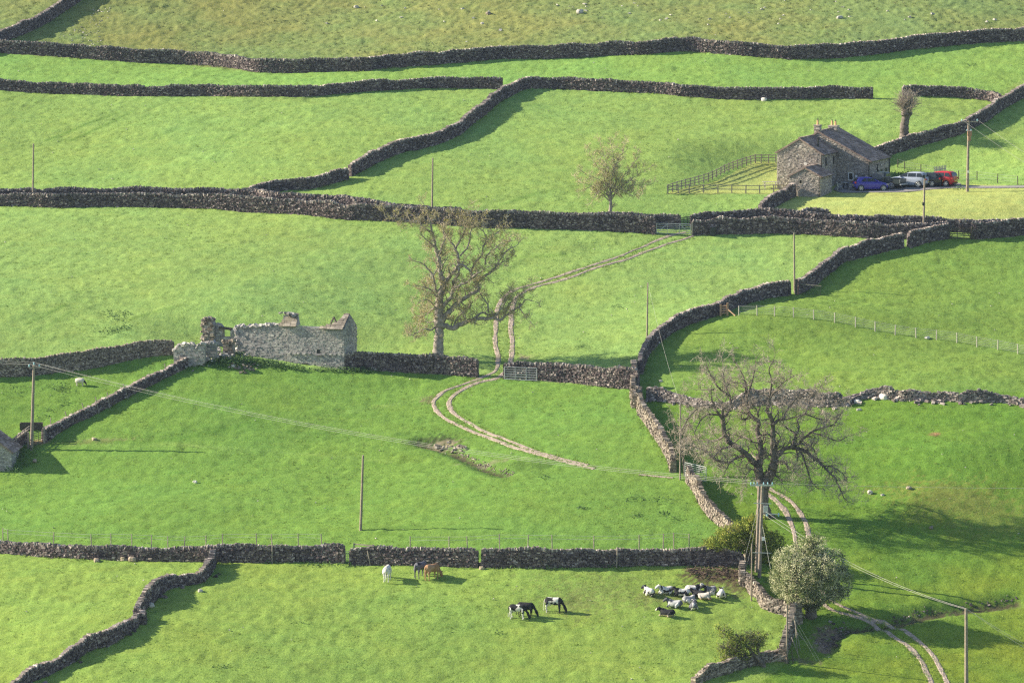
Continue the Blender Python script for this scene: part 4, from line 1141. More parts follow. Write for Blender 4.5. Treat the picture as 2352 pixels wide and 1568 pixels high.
    limb_tree('oak_tree', (1752, 1186), L, 'large bare oak with twisted limbs behind the twin pole', 'tree', 'trees', g, lvls=2, twigL=1.5, dens=3.9, up=.05, wig=.36, rmin=.0105, thick=1.2)

def make_tall_tree():
    g = np.random.default_rng(12)
    L = []
    def a(pts, r0, r1, d0, d1, t=1.0): L.append((zz(pts, 882, 448), r0, r1, d0, d1, t))
    a([(492, 1500), (495, 1440), (500, 1350), (505, 1210)], .60, .43, 0, 0, 0)
    a([(505, 1215), (505, 1100), (505, 980), (520, 900), (545, 830)], .42, .25, 0, 0, .25)
    a([(545, 840), (525, 750), (515, 670), (500, 570), (475, 490), (460, 420), (440, 330), (420, 250), (400, 180), (380, 110)], .22, .04, 0, -1, .8)
    a([(470, 480), (390, 410), (335, 360)], .08, .03, -.4, -2); a([(445, 350), (370, 300), (310, 255), (220, 240), (120, 210), (40, 190)], .09, .02, -.6, -1.5, .9)
    a([(485, 520), (520, 540), (530, 470), (565, 400), (540, 330), (560, 280)], .09, .03, -.3, 1)
    a([(548, 825), (600, 750), (660, 685), (680, 640), (680, 560), (650, 480), (590, 400), (560, 350), (520, 260)], .17, .03, 0, 1.6, .8)
    a([(655, 490), (720, 380), (742, 300), (710, 190)], .08, .03, 1.2, 2); a([(742, 310), (790, 220), (800, 160)], .06, .02, 1.8, .6)
    a([(700, 560), (770, 470), (800, 330), (840, 250)], .07, .025, 1, 2.4)
    a([(630, 880), (640, 795), (690, 720), (685, 645), (740, 650), (790, 700), (830, 780)], .15, .06, 0, -.8, .7)
    a([(505, 1100), (560, 1000), (620, 930), (640, 860), (760, 800), (830, 740), (930, 680)], .18, .04, 0, -1.8, .8)
    a([(590, 1090), (660, 1010), (740, 950), (800, 910), (870, 870), (860, 800), (920, 750), (1000, 690), (1060, 600), (1130, 510), (1210, 470)], .20, .035, 0, .8, .8)
    a([(515, 1180), (560, 1110), (600, 1070)], .26, .2, 0, 0, .2)
    a([(830, 805), (800, 720), (840, 620), (900, 550), (910, 480), (940, 390), (900, 320)], .10, .03, .3, 1.8, .9); a([(910, 470), (980, 390), (1060, 330), (1100, 300)], .07, .025, 1.4, .4)
    a([(1000, 690), (1050, 640), (1120, 600), (1130, 580)], .06, .02, .5, 2)
    a([(930, 640), (940, 560), (1010, 500), (1090, 430), (1180, 420)], .07, .02, .6, -1)
    a([(515, 1225), (560, 1200), (620, 1222), (660, 1215), (720, 1180), (800, 1150), (860, 1130), (940, 1135), (1010, 1130), (1070, 1150), (1110, 1110), (1180, 1060), (1250, 1020), (1310, 960), (1360, 970)], .22, .03, 0, -1.4, .7)
    a([(850, 1115), (900, 1080), (960, 1095), (1010, 1100)], .09, .04, -.6, .5, .8); a([(960, 1080), (950, 1000), (900, 930), (870, 880)], .07, .025, -.5, .8)
    a([(1010, 1130), (1080, 1040), (1130, 940), (1160, 870)], .07, .025, -.9, -2); a([(1110, 1105), (1150, 1000), (1250, 920), (1300, 870)], .06, .02, -1.1, .6)
    a([(1240, 1030), (1290, 1100), (1310, 1140)], .05, .02, -1.3, -2); a([(640, 1200), (680, 1120), (740, 1060), (820, 1010)], .07, .02, -.3, 1.5); a([(760, 1165), (720, 1090), (700, 1020)], .06, .02, -.5, -1.6)
    a([(480, 900), (450, 745), (410, 690), (370, 640), (318, 615)], .11, .05, 0, -1, .15)
    a([(450, 740), (500, 660), (520, 600)], .06, .02, -.4, .4, .5)
    a([(495, 960), (440, 880), (380, 850), (300, 830)], .09, .02, 0, -1.6, 1); a([(495, 1010), (430, 1060), (400, 1090), (340, 1120)], .09, .02, 0, 1.4, 1.1)
    a([(480, 1200), (430, 1240), (370, 1230), (290, 1270), (240, 1290)], .08, .02, 0, -1.2, 1.2); a([(490, 1080), (430, 980), (360, 960), (310, 1000)], .08, .02, 0, -2, 1.2)
    a([(490, 1150), (420, 1170), (350, 1160), (300, 1210)], .07, .02, 0, 1.8, 1.2); a([(500, 940), (560, 880), (560, 800), (600, 760)], .07, .02, 0, 2, 1)
    a([(490, 880), (440, 800), (430, 720), (400, 780)], .06, .02, 0, 1.8, 1)
    limb_tree('bare_tree', (1005, 822), L, 'tall bare tree budding yellow beside the ruin', 'tree', 'trees', g, lvls=2, twigL=1.15, dens=3.8, up=.12, wig=.32, rmin=.0115, thick=1.3, leaf='budleaf', nleaf=11000, lsize=.055, tw='mtwig', bark='palebark')

def make_small_trees():
    g = np.random.default_rng(13)
    # round budding tree behind the lane
    L = [([(1401, 500), (1402, 470), (1402, 440), (1404, 415)], .22, .10, 0, 0, .2)]
    for k, (x, y, d) in enumerate(((1340, 395, -1), (1352, 352, .6), (1380, 335, -.6), (1408, 330, .4), (1436, 336, -1), (1465, 360, .8), (1482, 392, -.6), (1490, 425, .6), (1450, 450, -1.3), (1345, 435, 1.2), (1330, 415, .5), (1420, 370, 2), (1385, 380, -2), (1470, 445, 1.2), (1365, 455, -.8))):
        y0 = 465 - (k % 5) * 11
        L.append(([(1402, y0), ((1402 * .55 + x * .45) + g.normal(0, 3), (y0 * .5 + y * .5) - 5 + g.normal(0, 3)), (x * .82 + 1402 * .18, y * .82 + y0 * .18 - 3), (x, y)], .065, .016, 0, d, 1.0))
    limb_tree('budding_tree', (1401, 497), L, 'small round budding tree behind the walled lane', 'tree', 'trees', g, lvls=2, twigL=.95, dens=3.3, up=.10, wig=.27, rmin=.011, leaf='palebud', nleaf=6000, lsize=.055, tw='paletwig', bark='palebark')
    # sapling by the thin pole
    L = [([(1572, 1092), (1569, 1050), (1563, 1010), (1564, 960), (1562, 930)], .08, .02, 0, 0, 1)]
    for x, y, y0, d in ((1538, 985, 1030, -.4), (1545, 1010, 1045, .5), (1590, 975, 1030, .5), (1545, 950, 1000, .6), (1585, 945, 1000, -.6), (1600, 1010, 1050, .3), (1548, 1035, 1062, -.5), (1540, 965, 1010, 0)):
        L.append(([(1567, y0), (1567 * .5 + x * .5, y0 * .5 + y * .5 + 2), (x, y)], .04, .012, 0, d, 1.3))
    limb_tree('sapling', (1572, 1094), L, 'thin leafless sapling beside the sunlit wall', 'tree', 'trees', g, lvls=1, twigL=.8, dens=2.2, up=.1, wig=.3, rmin=.012)
    # pollard
    P0 = at(2078, 324); root = thing('pollard_tree', P0, 'stout pollarded trunk with a shock of thin shoots above the house', 'tree', 'trees')
    tr = MB(); pts = np.array([at_y(x, y, P0[1]) for x, y in ((2078, 328), (2077.5, 318), (2077, 305), (2077, 290), (2079, 278), (2081, 268), (2082, 258), (2083, 250))]); rr = np.array((.66, .58, .53, .50, .47, .50, .58, .5))
    pts2 = crom(np.column_stack([pts, rr]), .12); tr.tubes([(pts2[:, :3] + g.normal(0, .02, (len(pts2), 3)), pts2[:, 3] * (1 + g.normal(0, .05, len(pts2))))], 14)
    for x, y, r in ((2074, 258, .3), (2093, 262, .26), (2083, 246, .34), (2076, 246, .26), (2090, 250, .28), (2086, 236, .24), (2080, 234, .2)):
        c = at_y(x, y, P0[1] + g.normal(0, .2)); tr.tubes([(np.array([pts[6] - UZ * .3, (pts[6] + c) / 2, c, c + (c - pts[6]) * .2]), np.array((.3, r, r, .05)))], 9)
    tr.build('trunk', M['bark'], root, P0, True)
    out = {0: [], 1: []}; tips = []
    for k in range(300):
        an = g.uniform(0, 6.28); el = g.uniform(-.1, 1.45)
        d = np.array((math.cos(an) * math.cos(el), math.sin(an) * math.cos(el), math.sin(el)))
        o = at_y(g.uniform(2074, 2092), g.uniform(236, 262), P0[1] + g.normal(0, .25))
        grow(out, o, d + UZ * .12, g.uniform(.8, 1.75), .024, 1, g, .10, .15, (2, 5), .5, tips)
    cr = MB()
    for l in out: cr.tubes([(p, np.maximum(r, .013)) for p, r in out[l]], 3)
    cr.build('crown', M['twig'], root, P0, True)

def leafy(name, base, stems, lobes, label, cat, g, leaf, n, lsize, extra=None, nextra=0, esize=.1, twigs=200, clump=.25, shell=.6):
    P0 = at(*base); root = thing(name, P0, label, cat, 'trees')
    s = ppm(P0)
    tr = MB()
    for D, r0, r1, d0, d1 in stems:
        k = len(D); pts = crom(np.array([at_y(D[i][0], D[i][1], P0[1] + d0 + (d1 - d0) * i / (k - 1)) for i in range(k)]), .15)
        tr.tubes([(pts + g.normal(0, .02, pts.shape), np.linspace(r0, r1, len(pts)))], 8)
    tr.build('trunk', M['bark'], root, P0, True)
    LB = []
    for X, Y, rx, rz, dy in lobes:
        c = at_y(X, Y, P0[1] + dy); LB.append((c, np.array((rx / s, (rx + rz) / 2 / s, rz / s))))
    vol = np.array([np.prod(b[1]) ** .7 for b in LB]); vol /= vol.sum()
    def pts(n, inner):
        out = []
        for (c, r), v in zip(LB, vol):
            m = int(n * v) + 1
            nc = max(6, int(m / 14))
            u = g.normal(0, 1, (nc, 3)); u /= np.linalg.norm(u, axis=1, keepdims=True)
            cc = u * (inner + (1 - inner) * g.uniform(0, 1, (nc, 1)) ** .5) * (1 + g.normal(0, .07, (nc, 1)))
            i = g.integers(0, nc, m)
            q = cc[i] * r + g.normal(0, clump, (m, 3))
            out.append(c + q)
        return np.concatenate(out)
    out = {0: [], 1: []}
    for k in range(twigs):
        c, r = LB[g.choice(len(LB), p=vol)]
        u = nrm(g.normal(0, 1, 3)); grow(out, c + u * r * .25, u + UZ * .1, float(np.mean(r)) * .75, .022, 1, g, .02, .25, (3, 5), .7)
    tw = MB(); 
    for l in out: 
        if out[l]: tw.tubes([(p, np.maximum(rr, .009)) for p, rr in out[l]], 3)
    if twigs: tw.build('branches', M['bark'], root, P0, True)
    lf = MB(); leaves(lf, pts(n, shell), lsize, g); lf.build('crown', M[leaf], root, P0)
    if extra:
        lf = MB(); leaves(lf, pts(nextra, .93), esize, g); lf.build('blossom', M[extra], root, P0)
    return root

def make_leafy():
    g = np.random.default_rng(14)
    leafy('blossoming_tree', (1864, 1416), [([(1864, 1420), (1863, 1400), (1862, 1375), (1860, 1330)], .55, .2, 0, 0), ([(1864, 1400), (1895, 1375), (1915, 1350)], .28, .1, 0, .6), ([(1862, 1400), (1835, 1375), (1815, 1350)], .26, .1, 0, -.5)],
          [(1850, 1265, 32, 30, .3), (1872, 1252, 24, 24, -.2), (1812, 1292, 36, 34, -.3), (1862, 1305, 52, 48, 0), (1905, 1298, 38, 36, .5), (1925, 1335, 30, 34, .2), (1800, 1330, 30, 34, .2), (1838, 1350, 46, 38, -.8), (1885, 1350, 42, 36, -.6), (1925, 1362, 24, 18, 0), (1812, 1362, 22, 18, -.2), (1862, 1385, 26, 16, 0), (1868, 1320, 55, 50, 1.2), (1838, 1318, 40, 40, -1.4), (1890, 1318, 36, 36, -1.4)],
          'rounded tree covered in cream blossom beside the track', 'tree', g, 'darkleaf', 21000, .095, 'blossom', 34000, .052, twigs=160, clump=.14, shell=.82)
    leafy('hawthorn_bush', (1716, 1296), [([(1716, 1300), (1708, 1280), (1690, 1255)], .13, .05, 0, 0), ([(1718, 1300), (1735, 1270), (1745, 1240)], .13, .05, 0, .3), ([(1716, 1300), (1680, 1285), (1650, 1262)], .1, .04, 0, -.3), ([(1719, 1298), (1718, 1250), (1722, 1215)], .1, .04, 0, .2)],
          [(1645, 1248, 32, 17, 0), (1675, 1232, 32, 22, -.3), (1712, 1212, 30, 20, .4), (1735, 1222, 30, 22, 0), (1752, 1248, 34, 28, .2), (1780, 1248, 22, 28, .5), (1705, 1245, 36, 24, .5), (1625, 1255, 16, 10, 0), (1735, 1195, 24, 12, .6), (1768, 1280, 22, 16, .4)],
          'spreading yellow green bush behind the end of the lower wall', 'bush', g, 'thornleaf', 11500, .095, 'budleaf', 1500, .07, twigs=120, clump=.17, shell=.45)
    leafy('leaning_thorn', (1755, 1530), [([(1757, 1534), (1742, 1512), (1725, 1495), (1705, 1470), (1690, 1455)], .22, .05, 0, 0), ([(1730, 1502), (1712, 1505), (1690, 1500)], .1, .04, 0, .3), ([(1742, 1512), (1742, 1490), (1738, 1465)], .1, .04, 0, -.3), ([(1755, 1530), (1730, 1522), (1700, 1525), (1685, 1520)], .1, .03, .2, .5)],
          [(1665, 1452, 20, 15, 0), (1690, 1475, 28, 22, .3), (1720, 1468, 26, 18, -.2), (1742, 1468, 20, 20, 0), (1670, 1490, 24, 20, -.3), (1695, 1505, 30, 18, 0), (1668, 1515, 22, 13, .2), (1735, 1490, 16, 16, .3), (1650, 1440, 10, 6, 0), (1760, 1458, 8, 7, 0)],
          'dark wind bent thorn tree leaning left at the bottom edge', 'tree', g, 'thornleaf', 3600, .075, None, 0, .1, twigs=420, clump=.17, shell=.2)

# ------------------------------------------------------------------ weeds, tufts, stones
def blades(mb, C, hgt, n, g, w=.035, lean=.35):
    C = np.repeat(C, n, axis=0); m = len(C)
    C = C + np.column_stack([g.normal(0, .09, m), g.normal(0, .09, m), np.zeros(m)])
    h = hgt * g.uniform(.5, 1.2, m)
    a = g.uniform(0, 6.28, m); dx = np.cos(a) * w; dy = np.sin(a) * w
    b = g.uniform(0, 6.28, m); l = lean * h * g.uniform(.2, 1.3, m)
    V = np.stack([C + np.column_stack([-dx, -dy, -.03 + 0 * h]), C + np.column_stack([dx, dy, -.03 + 0 * h]), C + np.column_stack([np.cos(b) * l, np.sin(b) * l, h])], 1).reshape(-1, 3)
    mb.add(V, np.arange(m * 3).reshape(-1, 3))

def make_veg():
    g = np.random.default_rng(15)
    mb = MB()
    for P, Nn, tb in WALLBASE:
        n = int(len(P) * .2 * 7)
        i = g.integers(0, len(P), n); sd = g.choice((-1, 1), n); off = sd * (tb / 2 + np.abs(g.normal(0, .13, n)) + .0)
        p = P[i] + Nn[i] * off[:, None] + g.normal(0, .1, (n, 2))
        gap = np.sin(p[:, 0] * .9 + p[:, 1] * .7) + np.sin(p[:, 0] * .37 + 2) > -.35
        p = p[gap]
        blades(mb, np.column_stack([p, H(p[:, 0], p[:, 1])]), .17, 4, g)
    for P, w in zip(RUTP, RUTW):
        T = np.gradient(P, axis=0); T /= np.linalg.norm(T, axis=1, keepdims=True); Nn = np.stack([-T[:, 1], T[:, 0]], 1)
        n = int(len(P) * .4 * 9); i = g.integers(0, len(P), n); off = g.choice((-1, 1), n) * (w + np.abs(g.normal(.02, .10, n)))
        p = P[i] + Nn[i] * off[:, None] + g.normal(0, .12, (n, 2)); blades(mb, np.column_stack([p, H(p[:, 0], p[:, 1])]), .12, 4, g)
    # tussocks all over the meadows
    n = 42000
    y = g.uniform(345, 600, n); x = g.uniform(-1, 1, n) * (y - 0) * .118
    px, py = proj(x, y, H(x, y))
    dens = .35 + .65 * (np.sin(x * .21 + 1.3 * np.sin(y * .09)) * np.sin(y * .13 + x * .07) > -.1)
    keep = (g.uniform(0, 1, n) < dens) & ~inpoly(px, py, LAWN)
    for P, w in zip(RUTP, RUTW):
        keep &= polydist(x, y, P[::3]) > w + .15
    x, y = x[keep], y[keep]
    blades(mb, np.column_stack([x, y, H(x, y)]), .09, 4, g, .04, .7)
    tag(mb.build('grass_tufts', M['grassblade']), 'tufts of longer grass across the meadows and along the walls', 'grass', kind='stuff')
    # moor grass
    mb = MB(); n = 9000
    y = g.uniform(520, 640, n); x = g.uniform(-1, 1, n) * y * .118; px, py = proj(x, y, H(x, y))
    k = (py < C_MOOR(px) - 28) & (np.sin(x * .3) * np.sin(y * .21 + x * .1) > -.3); x, y = x[k], y[k]
    blades(mb, np.column_stack([x, y, H(x, y)]), .2, 5, g, .05, .8)
    tag(mb.build('moor_grass', M['rush']), 'brown rough grass on the open moor at the top', 'grass', kind='stuff')
    # weed patches
    def patch(name, spots, label, leafm, size, hh, cat='weeds'):
        mb = MB()
        for X, Y, rx, ry, n in spots:
            if name in ('thistles', 'docks'): n = int(n * .6)
            p = at(X, Y); q = np.column_stack([p[0] + g.normal(0, rx, n), p[1] + g.normal(0, ry, n)])
            z = H(q[:, 0], q[:, 1]) + hh * g.uniform(0, 1, n) * np.exp(-((q[:, 0] - p[0]) / (rx * 2)) ** 2)
            leaves(mb, np.column_stack([q, z]), size, g)
        return tag(mb.build(name, M[leafm]), label, cat, kind='stuff')
    patch('thistles', [(252, 724, .5, .5, 90), (288, 721, .35, .4, 60), (270, 734, .6, .5, 90), (262, 760, .8, .5, 110), (282, 752, .5, .4, 80), (245, 765, .4, .3, 40)], 'dark thistle clumps in the meadow above the ruin', 'weed', .09, .3)
    patch('thistles', [(115, 887, .4, .5, 60), (145, 888, .35, .5, 60), (134, 896, .35, .4, 50), (152, 896, .5, .4, 60), (142, 925, .4, .4, 50), (112, 945, .3, .3, 30), (98, 957, .4, .3, 40), (160, 930, .3, .3, 30), (35, 896, .5, .5, 50)], 'dark thistle clumps around the white sheep', 'weed', .08, .25)
    patch('docks', [(1338, 1168, .3, .3, 50), (1460, 1185, .35, .3, 60), (1529, 1182, .3, .3, 50), (1545, 1190, .3, .3, 40), (1440, 1152, .4, .4, 40), (1465, 1142, .4, .4, 40), (1256, 1097, .3, .3, 40), (1520, 1150, 1.0, .6, 110)], 'dark dock plants scattered on the lower right meadow', 'weed', .09, .22)
    patch('meadow_weeds', [(1420, 706, .4, .4, 40), (1330, 797, .3, .3, 30), (1500, 697, .3, .3, 20), (1215, 1272, .4, .3, 40), (2230, 150, .5, .5, 40), (1280, 1378, .3, .3, 30), (1145, 1454, .3, .3, 30), (690, 1430, .4, .3, 30), (508, 1530, .4, .3, 30), (2100, 1505, .2, .3, 40)], 'small dark weeds dotted about the pastures', 'weed', .08, .15)
    patch('nettles', [(505, 832, 1.2, .4, 420), (560, 832, 1.6, .5, 520), (600, 836, 1.5, .35, 380), (640, 843, 1.2, .3, 300), (520, 840, 1.3, .5, 300), (540, 818, .9, .5, 300), (480, 832, .8, .5, 200), (760, 853, 1.0, .25, 200), (805, 853, 1.2, .2, 160), (840, 853, .8, .2, 100), (682, 850, .6, .25, 120)], 'green nettles growing along the foot of the ruin', 'weed', .10, .5)
    patch('nettles', [(32, 1080, .6, .8, 160), (60, 1042, .6, .8, 160), (45, 1060, .7, .8, 160)], 'green nettles below the left gate', 'weed', .10, .6)
    patch('nettles', [(1200, 1302, 1.2, .3, 160), (1260, 1303, 1.0, .3, 120), (1395, 1302, .8, .3, 80), (800, 1299, .6, .3, 80), (730, 1297, 1.2, .3, 90), (620, 1292, .4, .2, 40), (1708, 1302, .6, .4, 80)], 'nettles at the foot of the lower wall', 'weed', .09, .35)
    patch('bank_weeds', [(2085, 401, 1.2, .5, 200), (2112, 403, 1.0, .4, 120), (2200, 435, .5, .5, 60), (2068, 405, .8, .5, 120)], 'bright green weeds on the bank behind the cars', 'weed', .09, .4)
    # spring and brook stones
    def rub(name, D, n, wd, r0, r1, label, mat='limestone', cat='rubble', zup=.0, kind='stuff'):
        P = crom(np.array(plan(D)), .3); i = g.integers(0, len(P), n)
        q = P[i] + g.normal(0, wd, (n, 2)); mb = MB()
        scatter(mb, np.column_stack([q, H(q[:, 0], q[:, 1]) + g.uniform(0, 1, n) * zup]), r0, r1)
        return tag(mb.build(name, M[mat]), label, cat, kind=kind)
    rub('spring_stones', [(1012, 1024), (1034, 1030), (1055, 1036)], 26, .35, .06, .17, 'stones round the mouth of a spring', 'warmstone', zup=.25)
    rub('spring_stones', [(1050, 1040), (1080, 1050), (1110, 1066), (1150, 1080), (1180, 1090)], 90, .18, .025, .075, 'trail of small stones below the spring', 'warmstone')
    rub('brook_stones', [(2330, 1378), (2210, 1393), (2150, 1400), (2100, 1412), (2050, 1427)], 60, .2, .03, .09, 'stones in the bed of the little brook', 'stone')
    rub('brook_stones', [(1935, 1441), (1908, 1460), (1893, 1485)], 80, .5, .03, .11, 'stones on the muddy bank by the curling wall', 'stone')
    rub('ruin_rubble', [(440, 832), (470, 826), (500, 820), (520, 815)], 170, .7, .05, .17, 'heap of fallen stone in front of the ruin', 'ruinstone', zup=.5)
    rub('ruin_rubble', [(535, 843), (560, 846), (585, 842)], 45, .4, .05, .14, 'low spread of fallen stone below the nettles', 'warmstone', zup=.12)
    rub('moor_stones', [(180, 60), (160, 78), (172, 88), (210, 92), (215, 45), (235, 15)], 90, .8, .03, .08, 'pale scree stones in the top left of the moor', 'limestone')
    rub('moor_stones', [(820, 22), (860, 30), (960, 25), (1100, 32), (1260, 25), (1500, 30), (1900, 40), (2150, 35), (2300, 50)], 60, 4.5, .05, .18, 'scattered stones on the open moor', 'limestone')
    mb = MB(); n = 420; y = g.uniform(350, 600, n); x = g.uniform(-1, 1, n) * y * .118
    scatter(mb, np.column_stack([x, y, H(x, y) + .07]), .02, .055)
    tag(mb.build('pale_flecks', M['limestone']), 'tiny pale stones sprinkled over the pastures', 'stones', kind='stuff')
    # brushwood heap
    mb = MB(); lst = []; c = at(1640, 1320)
    for k in range(420):
        X = g.uniform(1578, 1702); Y = 1315 + g.normal(0, 7) + (X - 1640) * .04
        p = at(X, Y) + UZ * g.uniform(.0, .12); d = nrm(g.normal(0, 1, 3) * (1, 1, .3)) * g.uniform(.12, .5)
        lst.append((np.array([p - d, p + g.normal(0, .08, 3), p + d]), np.full(3, g.uniform(.008, .028))))
    mb.tubes(lst, 4)
    tag(mb.build('brushwood', M['deadbranch']), 'heap of dead brown branches below the yellow green bush', 'brushwood', kind='stuff')
    # individual boulders
    B = [(1754, 231, .28, 'white stone at the foot of the wall above the farmhouse', 'whitestone'), (1332, 30, .42, 'large pale boulder alone on the moor', 'limestone'), (1122, 33, .33, 'brownish boulder on the moor left of the pale one', 'stone1'), (1108, 56, .22, 'small flat boulder low on the moor', 'limestone'), (1929, 43, .35, 'grey boulder at the right of the moor', 'limestone'), (818, 18, .3, 'pale boulder on the moor above the dip of the wall', 'limestone'),
         (280, 1285, .33, 'leftmost of three big blocks below the lower wall', 'warm1'), (305, 1286, .42, 'widest of three big blocks below the lower wall', 'warm1'), (329, 1284, .34, 'rightmost of three big blocks below the lower wall', 'warm1'), (221, 1288, .26, 'flat pale stone lying in the grass under the lower wall', 'warm1'),
         (1106, 1306, .22, 'lower step stone in the field wall', 'warm1'), (1104, 1296, .2, 'upper step stone in the field wall', 'warm1'), (2029, 915, .42, 'big pale boulder at the foot of the tumbledown wall', 'whitestone'), (1970, 925, .28, 'white stone fallen from the tumbledown wall', 'whitestone'), (1973, 942, .2, 'grey stone lying below the tumbledown wall', 'limestone'),
         (346, 1393, .3, 'grey stone in the shade of the zigzag wall', 'limestone'), (460, 1358, .2, 'stone in the grass right of the zigzag wall', 'limestone'), (2087, 1122, .26, 'stone by a dark tussock on the right bank', 'warm1'), (1998, 1133, .26, 'grey stone on the right bank beside the oak', 'limestone'), (2027, 1138, .18, 'small stone right of the grey one on the bank', 'limestone'),
         (80, 1060, .2, 'brown stone below the tall left pole', 'warm1'), (448, 1108, .16, 'round pale stone alone in the middle of the lower meadow', 'whitestone'), (1518, 876, .15, 'pale stone at the foot of the shaded meadow', 'limestone'), (2130, 777, .22, 'white stone below the wire fence', 'whitestone'), (1300, 876, .22, 'pale fallen stone by the wall with the leaning gate', 'whitestone'), (216, 1010, .22, 'flat brown stone by the left gate', 'warm1'), (2139, 1213 + 0, .18, 'dark stone in the oak shadow', 'stone1'), (535, 843, .2, 'pale stone in front of the ruin nettles', 'whitestone'), (1510, 789, .22, 'white stone on the grass in the bend of the wall', 'whitestone')]
    mm = {'limestone': M['limestone'], 'whitestone': plain('pale_boulder', (.58, .56, .52), .95, var=.25), 'warm1': plain('warm_boulder', (.34, .28, .215), .95, var=.35), 'stone1': plain('dark_boulder', (.20, .17, .145), .95, var=.35)}
    for X, Y, r, lab, mt in B:
        p = at(X, Y); mb = MB(); k1, k2 = 9, 12; rings = []
        sc = np.array((1.25, .9, .75)) * r * g.uniform(.85, 1.15, 3); rot = g.uniform(0, 3.14)
        ax = np.array([[math.cos(rot), math.sin(rot), 0], [-math.sin(rot), math.cos(rot), 0], [0, 0, 1]])
        nzv = g.normal(0, 1, (4, 3))
        for i in range(1, k1):
            th = math.pi * i / k1; ring = []
            for j in range(k2):
                ph = 6.283 * j / k2; u = np.array((math.sin(th) * math.cos(ph), math.sin(th) * math.sin(ph), math.cos(th)))
                f = 1 + .10 * sum(math.sin(3 * float(np.dot(u, v))) for v in nzv) / 1.5
                u2 = np.sign(u) * np.abs(u) ** .75
                ring.append(p + ((u2 * f * sc) @ ax) + UZ * sc[2] * .45)
            rings.append(ring)
        mb.loft(rings[::-1]); o = mb.build('boulder', mm[mt], None, p, False); o.location = Vector(p.tolist()); tag(o, lab, 'boulder', 'loose boulders')
# ------------------------------------------------------------------ masonry buildings
class Frame:
    """local frame of a building: u to the right along its front, v into depth"""
    def __init__(s, O, deg):
        s.O = np.asarray(O, float); a = R(deg)
        s.u = np.array((math.cos(a), -math.sin(a), 0)); s.v = np.array((math.sin(a), math.cos(a), 0))
    def w(s, u, v, z): return s.O + s.u * u + s.v * v + UZ * z
    def front(s, X, Y, vc):
        d = ray(X, Y); p0 = s.O + s.v * vc
        q = CAM + d * (np.dot(p0 - CAM, s.v) / np.dot(d, s.v)) - s.O
        return float(np.dot(q, s.u)), float(q[2])
    def side(s, X, Y, uc):
        d = ray(X, Y); p0 = s.O + s.u * uc
        q = CAM + d * (np.dot(p0 - CAM, s.u) / np.dot(d, s.u)) - s.O
        return float(np.dot(q, s.v)), float(q[2])

def facade(mb, O, U, Nn, poly, holes=(), thick=.45, course=.105, ln=(.11, .32), back=True, proud=.018, edge=.0):
    """stone face in the plane O + U*a + z, outward Nn; poly (a, z)"""
    U = np.asarray(U, float); Nn = np.asarray(Nn, float)
    A = np.array(poly, float)
    if back:
        f = np.array([O + U * a + UZ * z - Nn * .04 for a, z in poly]); b = f - Nn * (thick - .04)
        c2 = sum(poly[i][0] * poly[(i + 1) % len(poly)][1] - poly[(i + 1) % len(poly)][0] * poly[i][1] for i in range(len(poly)))
        n = len(poly)
        mb.ngon(f, 1); mb.ngon(b[::-1], 1)
        for i in range(n):
            j = (i + 1) % n; mb.ngon([f[j], f[i], b[i], b[j]], 1)
    z = A[:, 1].min(); z1 = A[:, 1].max(); a0, a1 = A[:, 0].min(), A[:, 0].max()
    Cs, HL, HH = [], [], []
    while z < z1:
        h = course * rng.uniform(.7, 1.3); a = a0 - rng.uniform(0, .1)
        while a < a1:
            l = rng.uniform(*ln); c = a + l / 2; zc = z + h / 2
            ok = bool(inpoly(np.array(c), np.array(zc), poly)) and bool(inpoly(np.array(c), np.array(zc + h * .2), poly))
            lo, hi = a, a + l
            if ok:
                for (h0, h1, k0, k1) in holes:
                    if zc > k0 - .02 and zc < k1 + .02 and hi > h0 and lo < h1:
                        if c < h0: hi = h0
                        elif c > h1: lo = h1
                        else: ok = False
            lo = max(lo, a0); hi = min(hi, a1)
            if ok and hi - lo > .05:
                Cs.append((lo / 2 + hi / 2, zc)); HL.append((hi - lo) / 2 * .95); HH.append(h / 2 * .92)
            a += l
        z += h
    n = len(Cs); Cs = np.array(Cs)
    P = O + Cs[:, 0:1] * U + Cs[:, 1:2] * UZ + (rng.normal(0, 1, (n, 1)) * proud - .05) * Nn
    stones(mb, P, np.broadcast_to(U, (n, 3)), np.broadcast_to(Nn, (n, 3)), np.broadcast_to(UZ, (n, 3)), np.array(HL), np.full(n, .06), np.array(HH), .12)

def slates(mb, E, along, L, up, S, row=.34, wd=(.3, .65), th=.035, lens=None, deck=True):
    """stone slates: E eave start, along/up unit vectors"""
    along = np.asarray(along, float); up = np.asarray(up, float); nn = np.cross(along, up); nn /= np.linalg.norm(nn)
    if nn[2] < 0: nn = -nn
    nr = int(S / row)
    row = S / nr
    if deck and lens is None: mb.box(E + along * L / 2 + up * S / 2 - nn * .06, (L / 2, S / 2, .05), np.array([along, up, nn]))
    for k in range(nr + 1):
        LL = L if lens is None else lens[min(k, len(lens) - 1)]
        x = -rng.uniform(0, .25); s = min(k * row, S - .1); C, hl = [], []
        hrow = row * .66 if k < nr else .14
        while x < LL:
            w = rng.uniform(*wd) * (1.15 - .3 * k / nr); a, b = max(x, 0), min(x + w, LL)
            if b - a > .06: C.append(E + along * (a + b) / 2 + up * (s + hrow * .5) + nn * (.03 + rng.normal(0, .008))); hl.append((b - a) / 2 * .97)
            x += w
        if C:
            n = len(C); t = .07
            u2 = up * math.cos(t) - nn * math.sin(t) * -1 * -1; n2 = nn * math.cos(t) + up * math.sin(t)
            stones(mb, np.array(C), np.broadcast_to(along, (n, 3)), np.broadcast_to(u2, (n, 3)), np.broadcast_to(n2, (n, 3)), np.array(hl), np.full(n, hrow), np.full(n, th / 2 + .008), .05)

